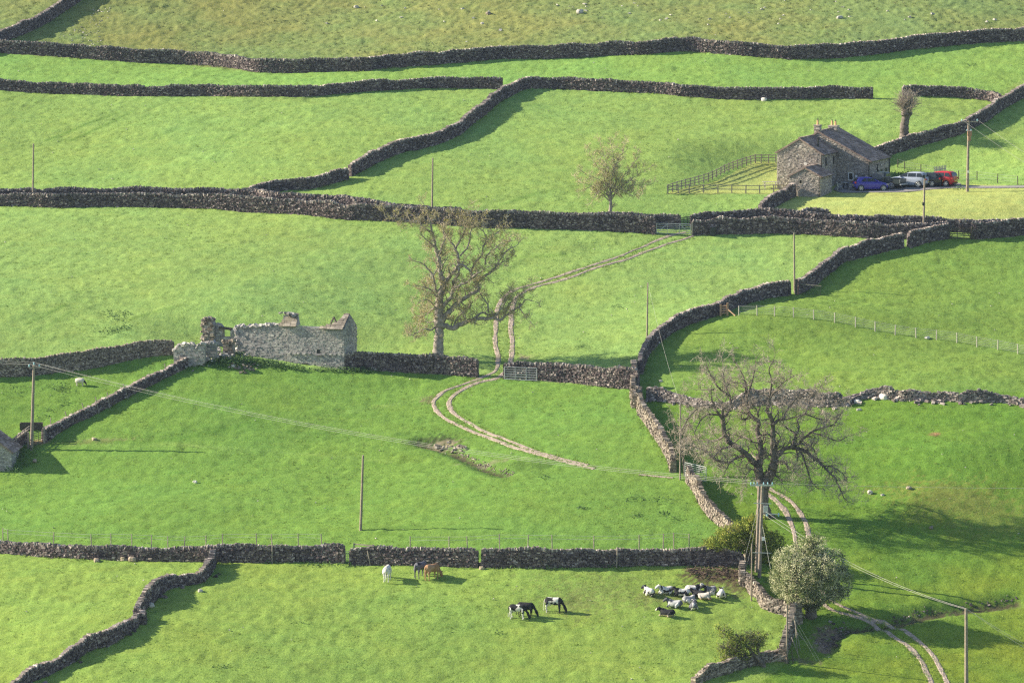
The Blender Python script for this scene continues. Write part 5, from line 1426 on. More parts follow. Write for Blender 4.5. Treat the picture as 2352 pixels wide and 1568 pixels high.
def window(root, o, F, O, U, Nn, a0, a1, z0, z1, frame=None, bars=1, lintel=True, fw=.06, name='window', pane=None):
    f = MB(); c = O + U * (a0 + a1) / 2 + UZ * (z0 + z1) / 2
    ax = np.array([U, Nn, UZ])
    w, h = (a1 - a0) / 2, (z1 - z0) / 2
    fm = frame or M['darkwood']
    for s in (-1, 1):
        f.box(c + U * s * (w - fw / 2) - Nn * .03, (fw / 2, .05, h), ax); f.box(c + UZ * s * (h - fw / 2) - Nn * .028, (w - fw, .05, fw / 2), ax)
    for b in range(1, bars): f.box(c + U * (-w + 2 * w * b / bars) - Nn * .028, (fw / 3, .045, h - fw), ax)
    ob = f.build(name, fm, root, o)
    p = MB(); p.box(c - Nn * .045, (w - fw * .9, .02, h - fw * .9), ax); q = p.build('pane', pane or M['glass'], ob, o)
    if lintel:
        l = MB(); l.box(c + UZ * (h + .10) - Nn * .02, (w + .14, .07, .095), ax); l.box(c - UZ * (h + .06) + Nn * .01, (w + .1, .1, .055), ax)
        l.build('lintel', M['dressed'], ob, o)
    return ob

def make_house():
    F = Frame(HS0, 20); o = HS0
    hm = [M['housestone'], M['mortar']]
    # ---- stone shed
    root = thing('stone_shed', o, 'low stone outbuilding with a small dark window in front of the farmhouse', 'shed')
    LE, AP, RE = F.front(1813, 403, 0), F.front(1846.7, 387.5, 0), F.front(1882.3, 407.6, 0)
    ur = 0.0; ul = LE[0]; ze = (LE[1] + RE[1]) / 2 ; ua = (ul + ur) / 2; za = AP[1] + .05
    D = 4.6
    wa, wb, wz0, wz1 = *[F.front(x, 417, 0)[0] for x in (1835, 1843)], F.front(1839, 423, 0)[1], F.front(1839, 412, 0)[1]
    m = MB(); facade(m, F.w(0, 0, 0), F.u, -F.v, [(ul, -1), (ur, -1), (ur, ze), (ua, za), (ul, ze)], [(wa, wb, wz0, wz1)]); m.build('wall', hm, root, o)
    m = MB(); facade(m, F.w(ur, 0, 0), F.v, F.u, [(.06, -1), (D, -1), (D, ze), (.06, ze)]); m.build('wall', hm, root, o)
    m = MB(); facade(m, F.w(ul, 0, 0), F.v, -F.u, [(.06, -1), (D, -1), (D, ze), (.06, ze)]); m.build('wall', hm, root, o)
    window(root, o, F, F.w(0, 0, 0), F.u, -F.v, wa, wb, wz0, wz1, M['dressed'], 1, False)
    def roof(root, u0, ua, u1, v0, v1, zl, za, zr, mat='slate', ov=.18):
        for ue, zed, sg in ((u0, zl, -1), (u1, zr, 1)):
            E = F.w(ue, v0 - .12, zed); T = F.w(ua, v0 - .12, za); up = T - E; S = np.linalg.norm(up); up /= S
            m = MB(); slates(m, E - up * ov + UZ * .08, F.v, v1 - v0 + .2, up, S + ov); m.build('roof', M[mat], root, o)
        m = MB(); 
        n = int((v1 - v0) / .45)
        for k in range(n):
            m.box(F.w(ua, v0 - .1 + (k + .5) * (v1 - v0 + .18) / n, za + .14), (.13, (v1 - v0) / n / 2 * .97, .05), np.array([F.u, F.v, UZ]))
        m.build('ridge_tiles', M[mat], root, o)
    roof(root, ul, ua, ur, 0, D, ze, za, ze)
    def pipe(root, a, b, r=.05):
        m = MB(); m.cyl(a, b, r, sides=7); m.build('drainpipe', M['black'], root, o)
    pipe(root, F.w(ur - .12, -.1, -.3), F.w(ur - .12, -.1, ze), .05)
    m = MB(); m.beam(F.w(ur + .2, 0, ze - .05), F.w(ur + .2, D, ze - .05), .1, .08); m.build('gutter', M['black'], root, o)
    # ---- farmhouse
    vA = 4.7; 
    LE, AP, RE = F.front(1784.8, 350.4, vA), F.front(1836.6, 319.4, vA), F.front(1888.5, 355, vA)
    root = thing('farmhouse', F.w(RE[0], vA, 0), 'stone farmhouse with two chimneys and a long brown slate roof', 'house')
    o = F.w(RE[0], vA, 0)
    vB = vA + 5.7
    uA0, uA1 = LE[0], RE[0]; zl, zr, za, uap = LE[1], RE[1], AP[1], AP[0]
    hole_s = [(.55, .93, 0, 0)]
    m = MB(); facade(m, F.w(0, vA, 0), F.u, -F.v, [(uA0, -1.0), (uA1, -1.0), (uA1, zr), (uap, za), (uA0, zl)]); m.build('wall', hm, root, o)
    def sx(X): return F.side(X, 370, uA1)[0] - vA
    w1 = (1.25, 1.75); w2 = (4.3, 4.85)
    zt, zb = F.side(1898, 361, uA1)[1], F.side(1898, 381, uA1)[1]
    hl = [(w1[0], w1[1], zb, zt), (w2[0], w2[1], zb, zt), (3.3, 3.9, zb - 2.0, zb - 1.0)]
    m = MB(); facade(m, F.w(uA1, vA, 0), F.v, F.u, [(.06, -1), (vB - vA - .03, -1), (vB - vA - .03, zr), (.06, zr)], hl); m.build('wall', hm, root, o)
    m = MB(); facade(m, F.w(uA0, vA, 0), F.v, -F.u, [(.06, -1), (vB - vA + 7, -1), (vB - vA + 7, zl), (.06, zl)]); m.build('wall', hm, root, o)
    for h in hl: window(root, o, F, F.w(uA1, vA, 0), F.v, F.u, *h, M['darkwood'], 1, True)
    roof(root, uA0, uap, uA1, vA, vB + .3, zl, za, zr)
    # taller block
    AP = F.front(1879, 303.5, vB); RE = F.front(1997.6, 371, vB); LEb = F.front(1822, 340, vB)
    d2 = F.front(2026.5, 380, vB)[0]
    DB = 8.2
    win = (*[F.front(x, 405, vB)[0] for x in (1948, 1960.5)], F.front(1955, 414.6, vB)[1], F.front(1955, 396.3, vB)[1])
    slope = lambda X: np.interp(X, [1879, 1997.6], [303.5, 371])
    m = MB(); facade(m, F.w(0, vB, 0), F.u, -F.v, [(LEb[0], -1.2), (RE[0], -1.2), (RE[0], RE[1]), (AP[0], AP[1]), (LEb[0], LEb[1])], [win]); m.build('wall', hm, root, o)
    window(root, o, F, F.w(0, vB, 0), F.u, -F.v, *win, M['white'], 1, True, .09)
    m = MB(); c = F.front(1967.2, 409, vB); m.box(F.w(c[0], vB - .06, c[1]), (.12, .05, .32), np.array([F.u, F.v, UZ])); m.build('meter_box', M['white'], root, o)
    m = MB(); c = F.front(1984.5, 407.5, vB); m.box(F.w(c[0], vB - .12, c[1]), (.16, .12, .2), np.array([F.u, F.v, UZ])); m.build('post_box', M['black'], root, o)
    uR = RE[0]; zR = RE[1]
    def sv(X): return (X - 1997.6) / 20.2 / math.sin(R(20))
    zg = zR - 3.2
    hs = [(sv(2019.5), sv(2024.5), zg + 1.05, zg + 2.05), (sv(2029), sv(2034), zg + 1.05, zg + 2.05), (sv(2041.5), sv(2048.5), zg - .1, zg + 2.05)]
    m = MB(); facade(m, F.w(uR, vB, 0), F.v, F.u, [(.06, -1.2), (DB, -1.2), (DB, zR), (.06, zR)], hs); m.build('wall', hm, root, o)
    for h in hs[:2]: window(root, o, F, F.w(uR, vB, 0), F.v, F.u, *h, M['darkwood'], 1, True)
    d = window(root, o, F, F.w(uR, vB, 0), F.v, F.u, *hs[2], M['darkwood'], 1, False, .1, 'door', M['iron'])
    m = MB(); m.box(F.w(uR, vB + (hs[2][0] + hs[2][1]) / 2, zg + 2.3), (.06, .75, .2), np.array([F.u, F.v, UZ])); m.build('lintel', M['dressed'], d, o)
    m = MB(); facade(m, F.w(0, vB + DB, 0), F.u, F.v, [(LEb[0], -1.2), (RE[0], -1.2), (RE[0], RE[1]), (AP[0], AP[1]), (LEb[0], LEb[1])]); m.build('wall', hm, root, o)
    m = MB(); facade(m, F.w(LEb[0], vB, 0), F.v, -F.u, [(.06, -1.2), (DB, -1.2), (DB, LEb[1]), (.06, LEb[1])]); m.build('wall', hm, root, o)
    roof(root, LEb[0], AP[0], RE[0], vB, vB + DB, LEb[1], AP[1], RE[1])
    for a, b in ((F.w(uA1 - .05, vA - .1, -.6), F.w(uA1 - .05, vA - .1, zr)), (F.w(uR - .05, vB - .1, -.6), F.w(uR - .05, vB - .1, zR)), (F.w(uR + .08, vB + DB - .1, -.6), F.w(uR + .08, vB + DB - .1, zR)), (F.w(uR + .08, vB + 3.0, zR - 2.5), F.w(uR + .08, vB + 3.0, zR - .5))): pipe(root, a, b, .06)
    for u_, z_, a, b in ((uA1 + .22, zr - .08, vA, vB), (uR + .22, zR - .08, vB, vB + DB)):
        m = MB(); m.beam(F.w(u_, a, z_), F.w(u_, b, z_), .11, .09); m.build('gutter', M['black'], root, o)
    def chimney(uc, vc, hu, hv, z0, z1, pots):
        m = MB()
        for (O_, U_, N_, w) in ((F.w(uc - hu, vc - hv, 0), F.u, -F.v, 2 * hu), (F.w(uc + hu, vc - hv, 0), F.v, F.u, 2 * hv), (F.w(uc - hu, vc + hv, 0), F.u, F.v, 2 * hu), (F.w(uc - hu, vc - hv, 0), F.v, -F.u, 2 * hv)):
            facade(m, O_, U_, N_, [(.03, z0), (w - .03, z0), (w - .03, z1), (.03, z1)], thick=.25, course=.17, ln=(.2, .4))
        m.box(F.w(uc, vc, z1 + .05), (hu + .06, hv + .06, .07), np.array([F.u, F.v, UZ]))
        m.box(F.w(uc, vc, z1 - .38), (hu + .05, hv + .05, .035), np.array([F.u, F.v, UZ]))
        ch = m.build('chimney', hm, root, o)
        for du, h in pots:
            p = MB(); b = F.w(uc + du, vc, z1 + .12)
            p.tubes([(np.array([b, b + UZ * h * .15, b + UZ * h * .8, b + UZ * h * .84, b + UZ * h]), np.array((.13, .115, .10, .12, .11)))], 10); p.build('pot', M['terracotta'], ch, o)
            p = MB(); p.cyl(b + UZ * h * 1.0, b + UZ * (h + .2), .06, .05, 7); p.build('cowl', M['iron'], ch, o)
    zt1 = F.front(1878, 289.5, vB)[1]; uc = F.front(1878, 300, vB + .4)[0]
    chimney(uc, vB + .42, .34, .36, AP[1] - .7, zt1, ((0, .5),))
    v2 = vB + 5.4; uc2 = F.front(1920, 300, v2)[0]; zt2 = F.front(1920, 290.5, v2)[1]
    chimney(AP[0] * .5 + uc2 * .5, v2, .5, .45, AP[1] - .8, zt2, ((-.2, .5), (.22, .46)))
    # flue, vent, lead
    v_ = vA + 1.6; c = F.front(1878.7, 340, v_); t = F.front(1878.7, 316, v_)
    m = MB(); m.cyl(F.w(c[0], v_, c[1] - .3), F.w(c[0], v_, t[1]), .10, sides=9); m.cyl(F.w(c[0], v_, t[1] - .12), F.w(c[0], v_, t[1] + .03), .14, sides=9); m.build('flue_pipe', M['black'], root, o)
    v_ = vB + 1.0; c = F.front(1949.5, 347, v_); t = F.front(1949.5, 339.5, v_)
    m = MB(); m.cyl(F.w(c[0], v_, c[1] - .3), F.w(c[0], v_, t[1]), .07, sides=8); m.build('vent_pipe', M['black'], root, o)
    c = F.front(1852, 376, vA); m = MB(); m.cyl(F.w(c[0], vA - .35, c[1]), F.w(c[0], vA - .28, c[1] + .02), .19, .17, 14); m.beam(F.w(c[0], vA - .3, c[1]), F.w(c[0], vA, c[1] - .1), .04); m.build('satellite_dish', M['white'], root, o)
    # ---- yard furniture
    def chair(X, Y, yaw, label):
        p = at(X, Y); root = thing('garden_chair', p, label, 'chair'); root.rotation_euler = (0, 0, yaw)
        m = MB(); m.box((0, 0, .44), (.24, .23, .02)); m.build('seat', M['galv'], root)
        m = MB(); m.beam((-.24, -.22, .45), (-.36, -.22, .92), .04, .04, upv=(0, 1, 0)); m.beam((-.24, .22, .45), (-.36, .22, .92), .04, .04, upv=(0, 1, 0)); m.box((-.31, 0, .75), (.015, .2, .17)); m.build('backrest', M['galv'], root)
        for sx_ in (-1, 1):
            for sy in (-1, 1):
                m = MB(); m.beam((sx_ * .2, sy * .21, .44), (sx_ * .3, sy * .25, 0), .04); m.build('leg', M['galv'], root)
        for sy in (-1, 1):
            m = MB(); m.beam((-.3, sy * .26, .66), (.22, sy * .26, .66), .04); m.build('armrest', M['galv'], root)
    chair(1929, 437, 0, 'grey garden chair beside the stone shed, left of the table'); chair(1955, 437, math.pi, 'grey garden chair right of the round patio table')
    p = at(1942, 434.5); r = thing('patio_table', p, 'dark round patio table between two grey chairs', 'table')
    m = MB(); m.cyl((0, 0, .72), (0, 0, .76), .55, sides=20); m.build('tabletop', M['galv'], r)
    for k in range(4):
        m = MB(); a = k * math.pi / 2 + .5; m.beam((.2 * math.cos(a), .2 * math.sin(a), .72), (.42 * math.cos(a), .42 * math.sin(a), 0), .05); m.build('leg', M['iron'], r)
    p = at(1769, 433); r = thing('picnic_bench', p, 'timber picnic bench on the lawn by the house gable', 'picnic bench')
    m = MB(); [m.box((0, -.28 + .14 * k, .74), (.85, .06, .022)) for k in range(5)]; m.build('tabletop', M['palewood'], r)
    for s in (-1, 1):
        m = MB(); [m.box((0, s * (.66 + .13 * k), .43), (.85, .055, .02)) for k in range(2)]; m.build('seat', M['palewood'], r)
        m = MB(); m.beam((s * .6, -.3, .72), (s * .6, -.75, 0), .05, .09, upv=(1, 0, 0)); m.beam((s * .6, .3, .72), (s * .6, .75, 0), .05, .09, upv=(1, 0, 0)); m.beam((s * .6, -.75, .4), (s * .6, .75, .4), .05, .09); m.build('leg_frame', M['palewood'], r)
    # wheeled bin
    p = at(1637, 542); r = thing('wheelie_bin', p, 'dark wheeled bin against the lane wall by the metal gate', 'bin')
    m = MB(); m.loft([[(-.25, -.27, .05), (.25, -.27, .05), (.25, .25, .05), (-.25, .25, .05)], [(-.29, -.36, .95), (.29, -.36, .95), (.29, .33, .95), (-.29, .33, .95)]]); m.build('body', M['binplastic'], r)
    m = MB(); m.loft([[(-.31, -.40, .955), (.31, -.40, .955), (.31, .36, .955), (-.31, .36, .955)], [(-.29, -.37, 1.02), (.29, -.37, 1.02), (.29, .30, 1.06), (-.29, .30, 1.06)]]); m.build('lid', M['binplastic'], r)
    for s in (-1, 1):
        m = MB(); m.cyl((s * .22, .27, .1), (s * .29, .27, .1), .1, sides=12); m.build('wheel', M['rubber'], r)
    # little walls at the yard
    # trough by the left gate
    A, B = at(46, 985), at(98, 983); r = thing('feed_trough', A, 'long dark trough standing beyond the left gate', 'trough')
    t = plan_dir(A, B); nn = np.array((-t[1], t[0], 0)); L = np.linalg.norm(B - A); mid = (A + B) / 2 + UZ * .25; ax = np.array([t, nn, UZ])
    m = MB()
    for s in (-1, 1): m.box(mid + nn * s * .4, (L / 2, .05, .32), ax)
    for s in (-1, 1): m.box(mid + t * s * (L / 2 - .05), (.05, .35, .3), ax)
    m.box(mid - UZ * .15, (L / 2 - .1, .35, .03), ax); m.build('tank', M['darkwood'], r, A)
    m = MB(); m.beam(mid + nn * .1 + UZ * .1 - t * L / 2, mid + nn * .1 + UZ * .1 + t * L / 2, .05); m.build('rail', M['galv'], r, A)

def make_ruin():
    O = at(791, 850); F = Frame(O, 16)
    root = thing('ruined_barn', O, 'roofless grey stone barn ruin with a bit of slate at its gable', 'ruin')
    rm = [M['ruinstone'], M['ruinmortar']]
    f = lambda X, Y, v=0: F.front(X, Y, v)
    base = -2.0
    holes = [(*[f(x, 820)[0] for x in (728, 736)], f(732, 812)[1], f(732, 803)[1]), (*[f(x, 820)[0] for x in (722, 726)], f(724, 842)[1], f(724, 837)[1])]
    midu = f(659, 790)[0]; zt = [f(x, y) for x, y in ((678, 749), (720, 750.5), (760, 753), (790.5, 756))]
    m = MB(); facade(m, F.w(0, 0, 0), F.u, -F.v, [(midu, base), (0, base), zt[3], zt[2], zt[1], zt[0], f(659, 747.5)], holes, .55, .11, (.11, .28), proud=.012); m.build('wall', rm, root, O)
    lp = [f(x, y) for x, y in ((659, 747), (640, 748), (618, 747), (600, 750), (585, 749), (560, 751), (548, 750), (541, 753), (545, 768), (540, 782), (547, 795), (543, 806), (546, 822))]
    m = MB(); facade(m, F.w(0, .05, 0), F.u, -F.v, [(midu - .02, base)] + lp + [(lp[-1][0], base)], (), .55, .15, (.16, .4), proud=.02)
    # ragged top stones
    C = []
    for i in range(220):
        k = rng.integers(0, 7); t = rng.uniform(); a = np.array(lp[k]) * (1 - t) + np.array(lp[k + 1]) * t; C.append(F.w(a[0], .05 + rng.uniform(0, .5), a[1] + rng.uniform(-.05, .12)))
    for i in range(90):
        k = rng.integers(7, 12); t = rng.uniform(); a = np.array(lp[k]) * (1 - t) + np.array(lp[k + 1]) * t; C.append(F.w(a[0] + rng.uniform(-.15, .1), .05 + rng.uniform(0, .5), a[1]))
    scatter(m, C, .07, .17); m.build('wall', rm, root, O)
    # small openings as black panels, their shade put on as colour; beam ends
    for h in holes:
        m = MB(); c = F.w((h[0] + h[1]) / 2, -.0, (h[2] + h[3]) / 2); m.box(c + F.v * .045, ((h[1] - h[0]) / 2, .03, (h[3] - h[2]) / 2), np.array([F.u, F.v, UZ])); m.build('opening_shade', M['black'], root, O)
    m = MB()
    for X in (665, 678, 686, 700, 712, 745, 760, 770): 
        c = f(X, 812 + (X - 700) * .02); m.box(F.w(c[0], -.1, c[1]), (.12, .13, .07), np.array([F.u, F.v, UZ]))
    c = f(732, 815); m.box(F.w(c[0], -.08, c[1]), (.3, .12, .05), np.array([F.u, F.v, UZ])); m.build('through_stones', M['ruinstone'], root, O)
    m = MB()
    c = f(701, 842); 
    scatter(m, [F.w(c[0] + rng.normal(0, .35), -.2 - abs(rng.normal(0, .25)), c[1] - .5 + rng.uniform(0, .5)) for i in range(40)], .08, .2)
    m.build('fallen_stones', M['ruinstone'], root, O)
    m = MB(); m.box(F.w(c[0], .01, c[1] + .05), (.33, .05, .3), np.array([F.u, F.v, UZ])); m.build('opening_shade', M['black'], root, O)  # black panel, the dark inside the hole put on as colour
    # right gable
    s = lambda X, Y: F.side(X, Y, 0)
    dv = s(820, 757)[0]; pk = (dv / 2, s(808, 723)[1]); zf = zt[3][1]
    g = MB(); facade(g, F.w(0, 0, 0), F.v, F.u, [(.06, base), (dv, base), (dv, zf - .1), pk, (.06, zf)], (), .55, .14, (.15, .38)); g.build('gable', rm, root, O)
    g = MB(); facade(g, F.w(0, dv, 0), F.u, F.v, [(midu - 5, base), (-.06, base), (-.06, 2.2), (-4, 1.9), (midu, 2.0), (midu - 5, 1.4)], (), .55, .15); g.build('wall', rm, root, O)
    # slates clinging to the gable
    E = F.w(-.1, -.18, zf + .02); T = F.w(-.1, dv / 2, pk[1] + .08); up = T - E; S = np.linalg.norm(up); up /= S
    g = MB(); slates(g, E, -F.u, 2.3, up, S, .32, (.28, .6), .05, [2.4, 1.9, 1.35, .9, .75, .65, .6, .55, .5, .45]); g.build('roof', M['oldslate'], root, O)
    E2 = F.w(-.1, dv + .15, zf); up2 = F.w(-.1, dv / 2, pk[1] + .08) - E2; S2 = np.linalg.norm(up2); up2 /= S2
    g = MB(); slates(g, E2, -F.u, .6, up2, S2, .32, (.28, .6), .05, [.6]); g.build('roof', M['oldslate'], root, O)
    # timbers
    g = MB(); v1 = dv * .35
    P = lambda X, Y, v: F.w(*[q for q in (F.front(X, Y, v)[0],)], v, F.front(X, Y, v)[1])
    g.beam(P(756, 751, v1), P(766.5, 728.5, v1 + .8), .12); g.beam(P(766.5, 728, v1 + .8), P(776, 749, v1), .13); g.build('rafter', M['darkwood'], root, O)
    g = MB(); g.beam(P(769, 739, v1 + .8), P(790, 738, v1 + .8), .13); g.beam(P(782, 738, v1 + .8), P(803, 731, v1 + .8), .2); g.build('purlin', M['wood'], root, O)
    # slated stump over the middle cross wall
    vq = .25
    q = [F.front(x, y, vq) for x, y in ((641, 747), (679, 749), (676, 731), (672, 723), (655, 722), (650, 728))]
    g = MB(); facade(g, F.w(0, vq + .25, 0), F.u, -F.v, q, (), 1.2, .15, (.2, .4))
    q2 = F.front(660, 722, vq); scatter(g, [F.w(q2[0] + rng.normal(0, .35), vq + .5 + rng.normal(0, .3), q2[1] + rng.uniform(-.1, .15)) for i in range(24)], .08, .16); g.build('wall', rm, root, O)
    E = F.w(*(F.front(680, 748.5, -.2)[0],), -.2, F.front(680, 748.5, -.2)[1]); up = nrm(np.array(F.v) * .62 + UZ * .8)
    g = MB(); slates(g, E, -F.u, 1.75, up, 1.35, .28, (.24, .45), .05, [1.75, 1.6, 1.3, .95, .6]); g.build('roof', M['oldslate'], root, O)
    # left fragments
    vb = 2.6
    g = MB(); facade(g, F.w(0, vb - .5, 0), F.u, -F.v, [F.front(x, y, vb - .5) for x, y in ((466, 800), (491, 800), (490, 745), (486, 736), (478, 731), (471, 731), (467, 745), (468, 765))], (), .9, .15, (.16, .42), proud=.06)
    lp = [F.front(x, y, vb - .5) for x, y in ((466, 795), (467, 765), (467, 745), (472, 731), (486, 736))]
    C = []
    for i in range(120):
        k = rng.integers(0, 4); t = rng.uniform(); a = np.array(lp[k]) * (1 - t) + np.array(lp[k + 1]) * t; C.append(F.w(a[0] + rng.normal(0, .1), vb - .5 + rng.uniform(0, .9), a[1]))
    scatter(g, C, .08, .2); g.build('wall', [M['warmstone'], M['mortar']], root, O)
    for poly, nm in (((489, 805), (512, 805), (512, 752), (505, 744), (498, 742), (489, 743)), 'wall'), (((512, 805), (529, 805), (529, 773.5), (512, 773.5)), 'wall'), (((529, 805), (536, 805), (535, 758), (529, 755)), 'wall'):
        g = MB(); facade(g, F.w(0, vb, 0), F.u, -F.v, [F.front(x, y, vb) for x, y in poly], (), .55, .15, (.16, .4), proud=.03); g.build(nm, [M['ruinstone'], M['mortar']], root, O)
    g = MB(); g.beam(P(505, 752, vb + .1), P(532, 755.5, vb + .1), .5, .22); g.build('lintel', M['darkwood'], root, O)
    for gp, poly, mt in (((483, 831), ((470, 832), (496, 832), (496, 790), (488, 788), (480, 789), (470, 792)), 'ruinstone'), ((525, 820), ((512, 822), (537, 820), (536, 784), (530, 786), (522, 788), (512, 786)), 'warmstone'), ((440, 842), ((399, 850), (470, 835), (470, 793), (462, 790), (452, 797), (440, 793), (426, 790), (412, 795), (404, 800), (399, 808)), 'ruinstone')):
        F2 = Frame(at(*gp), 12); vf = 0; g = MB(); pl = [F2.front(x, y, vf) for x, y in poly]; facade(g, F2.w(0, vf, 0), F2.u, -F2.v, pl, (), .6, .15, (.16, .42), proud=.04)
        C = []
        for i in range(70):
            k = rng.integers(2, len(pl) - 1); t = rng.uniform(); a = np.array(pl[k]) * (1 - t) + np.array(pl[k + 1]) * t; C.append(F2.w(a[0], vf + rng.uniform(0, .5), a[1] + rng.uniform(-.05, .15)))
        scatter(g, C, .07, .17); g.build('wall', [M[mt], M['mortar']], root, O)
    # ---- low barn at the left edge
    O = at(27, 1081); F = Frame(O, 4); root = thing('field_barn', O, 'low stone barn cut by the left edge, casting a pointed shadow', 'barn')
    w, z, zr = 3.6, 1.75, 4.3; D = 4.5
    m = MB(); facade(m, O, F.u, -F.v, [(-2 * w, -1), (0, -1), (0, z), (-w, zr), (-2 * w, z)]); m.build('wall', rm, root, O)
    m = MB(); facade(m, O, F.v, F.u, [(.06, -1), (D, -1), (D, z), (.06, z)]); m.build('wall', rm, root, O)
    for ue, sg in ((0, 1), (-2 * w, -1)):
        E = F.w(ue + sg * .15, -.15, z - .02); T = F.w(-w, -.15, zr + .1); up = T - E; S = np.linalg.norm(up); up /= S
        m = MB(); slates(m, E, F.v, D + .3, up, S); m.build('roof', M['slate'], root, O)

# ------------------------------------------------------------------ cars
CARS = {
 'hatch': dict(lv=[(.17, -1.70, 1.70, .74), (.26, -1.88, 1.88, .82), (.42, -1.96, 1.94, .86), (.60, -1.97, 1.95, .87), (.74, -1.95, 1.88, .87), (.84, -1.93, 1.66, .86), (.92, -1.90, 1.30, .84), (.99, -1.87, .98, .81), (1.12, -1.80, .74, .77), (1.26, -1.70, .48, .71), (1.38, -1.58, .20, .66), (1.46, -1.40, -.05, .60), (1.50, -1.10, -.35, .50)], wb=(-1.27, 1.28), r=.31, z=(1.02, 1.40), sw=[(-1.25, -.62), (-.55, .55)], sh=(.35, -.42)),
 'suv': dict(lv=[(.22, -2.0, 2.0, .80), (.35, -2.18, 2.15, .89), (.55, -2.24, 2.22, .92), (.75, -2.24, 2.22, .93), (.92, -2.22, 2.12, .93), (1.02, -2.19, 1.85, .91), (1.10, -2.16, 1.35, .89), (1.16, -2.13, 1.05, .86), (1.30, -2.05, .80, .81), (1.45, -1.93, .50, .75), (1.57, -1.78, .20, .69), (1.64, -1.60, -.1, .63), (1.68, -1.2, -.4, .52)], wb=(-1.33, 1.36), r=.36, z=(1.17, 1.58), sw=[(-1.85, -1.1), (-1.03, -.1), (-.03, .85)], sh=(.28, -.55)),
 'estate': dict(lv=[(.20, -2.1, 2.1, .78), (.32, -2.28, 2.25, .86), (.5, -2.33, 2.3, .89), (.7, -2.33, 2.28, .9), (.84, -2.31, 2.15, .9), (.93, -2.28, 1.7, .88), (1.0, -2.25, 1.2, .85), (1.06, -2.22, .95, .82), (1.2, -2.12, .7, .77), (1.34, -2.0, .42, .71), (1.44, -1.85, .1, .65), (1.49, -1.5, -.3, .55)], wb=(-1.35, 1.4), r=.34, z=(1.06, 1.39), sw=[(-1.95, -1.15), (-1.08, -.12), (-.05, .78)], sh=(.25, -.5)),
 'mpv': dict(lv=[(.20, -1.85, 1.85, .76), (.32, -2.0, 2.0, .84), (.5, -2.05, 2.05, .86), (.75, -2.05, 2.02, .87), (.92, -2.03, 1.85, .87), (1.02, -2.0, 1.5, .86), (1.1, -1.98, 1.25, .84), (1.25, -1.94, 1.0, .79), (1.42, -1.87, .68, .73), (1.55, -1.76, .35, .67), (1.62, -1.6, 0, .6), (1.65, -1.25, -.3, .5)], wb=(-1.25, 1.3), r=.32, z=(1.1, 1.52), sw=[(-1.75, -1.05), (-.98, -.1), (-.03, .9)], sh=(.3, -.5)),
}
def rring(xr, xf, w, z, n=32, e=5.0):
    cx, hx = (xr + xf) / 2, (xf - xr) / 2; out = []
    for k in range(n):
        a = 2 * math.pi * (k + .5) / n; c, s = math.cos(a), math.sin(a)
        out.append((cx + hx * math.copysign(abs(c) ** (2 / e), c), w * math.copysign(abs(s) ** (2 / e), s), z))
    return out

def make_wheel(root, x, y, r, w, sgn):
    m = MB(); m.cyl((x, y - w / 2, r), (x, y + w / 2, r), r, sides=22); t = m.build('wheel', M['rubber'], root)
    m = MB(); yo = y + sgn * (w / 2 + .006)
    for k in range(6):
        a = k * math.pi / 3; m.beam((x, yo, r), (x + .72 * r * math.cos(a), yo, r + .72 * r * math.sin(a)), .02, .07 * r / .31, upv=(-math.sin(a), 0, math.cos(a)))
    m.tubes([(np.array([(x + .72 * r * math.cos(a), yo, r + .72 * r * math.sin(a)) for a in np.linspace(0, 6.283, 21)]), np.full(21, .022))], 4)
    m.cyl((x, yo - .01, r), (x, yo + .012, r), .07, sides=10); m.build('rim', M['alloy'], t)

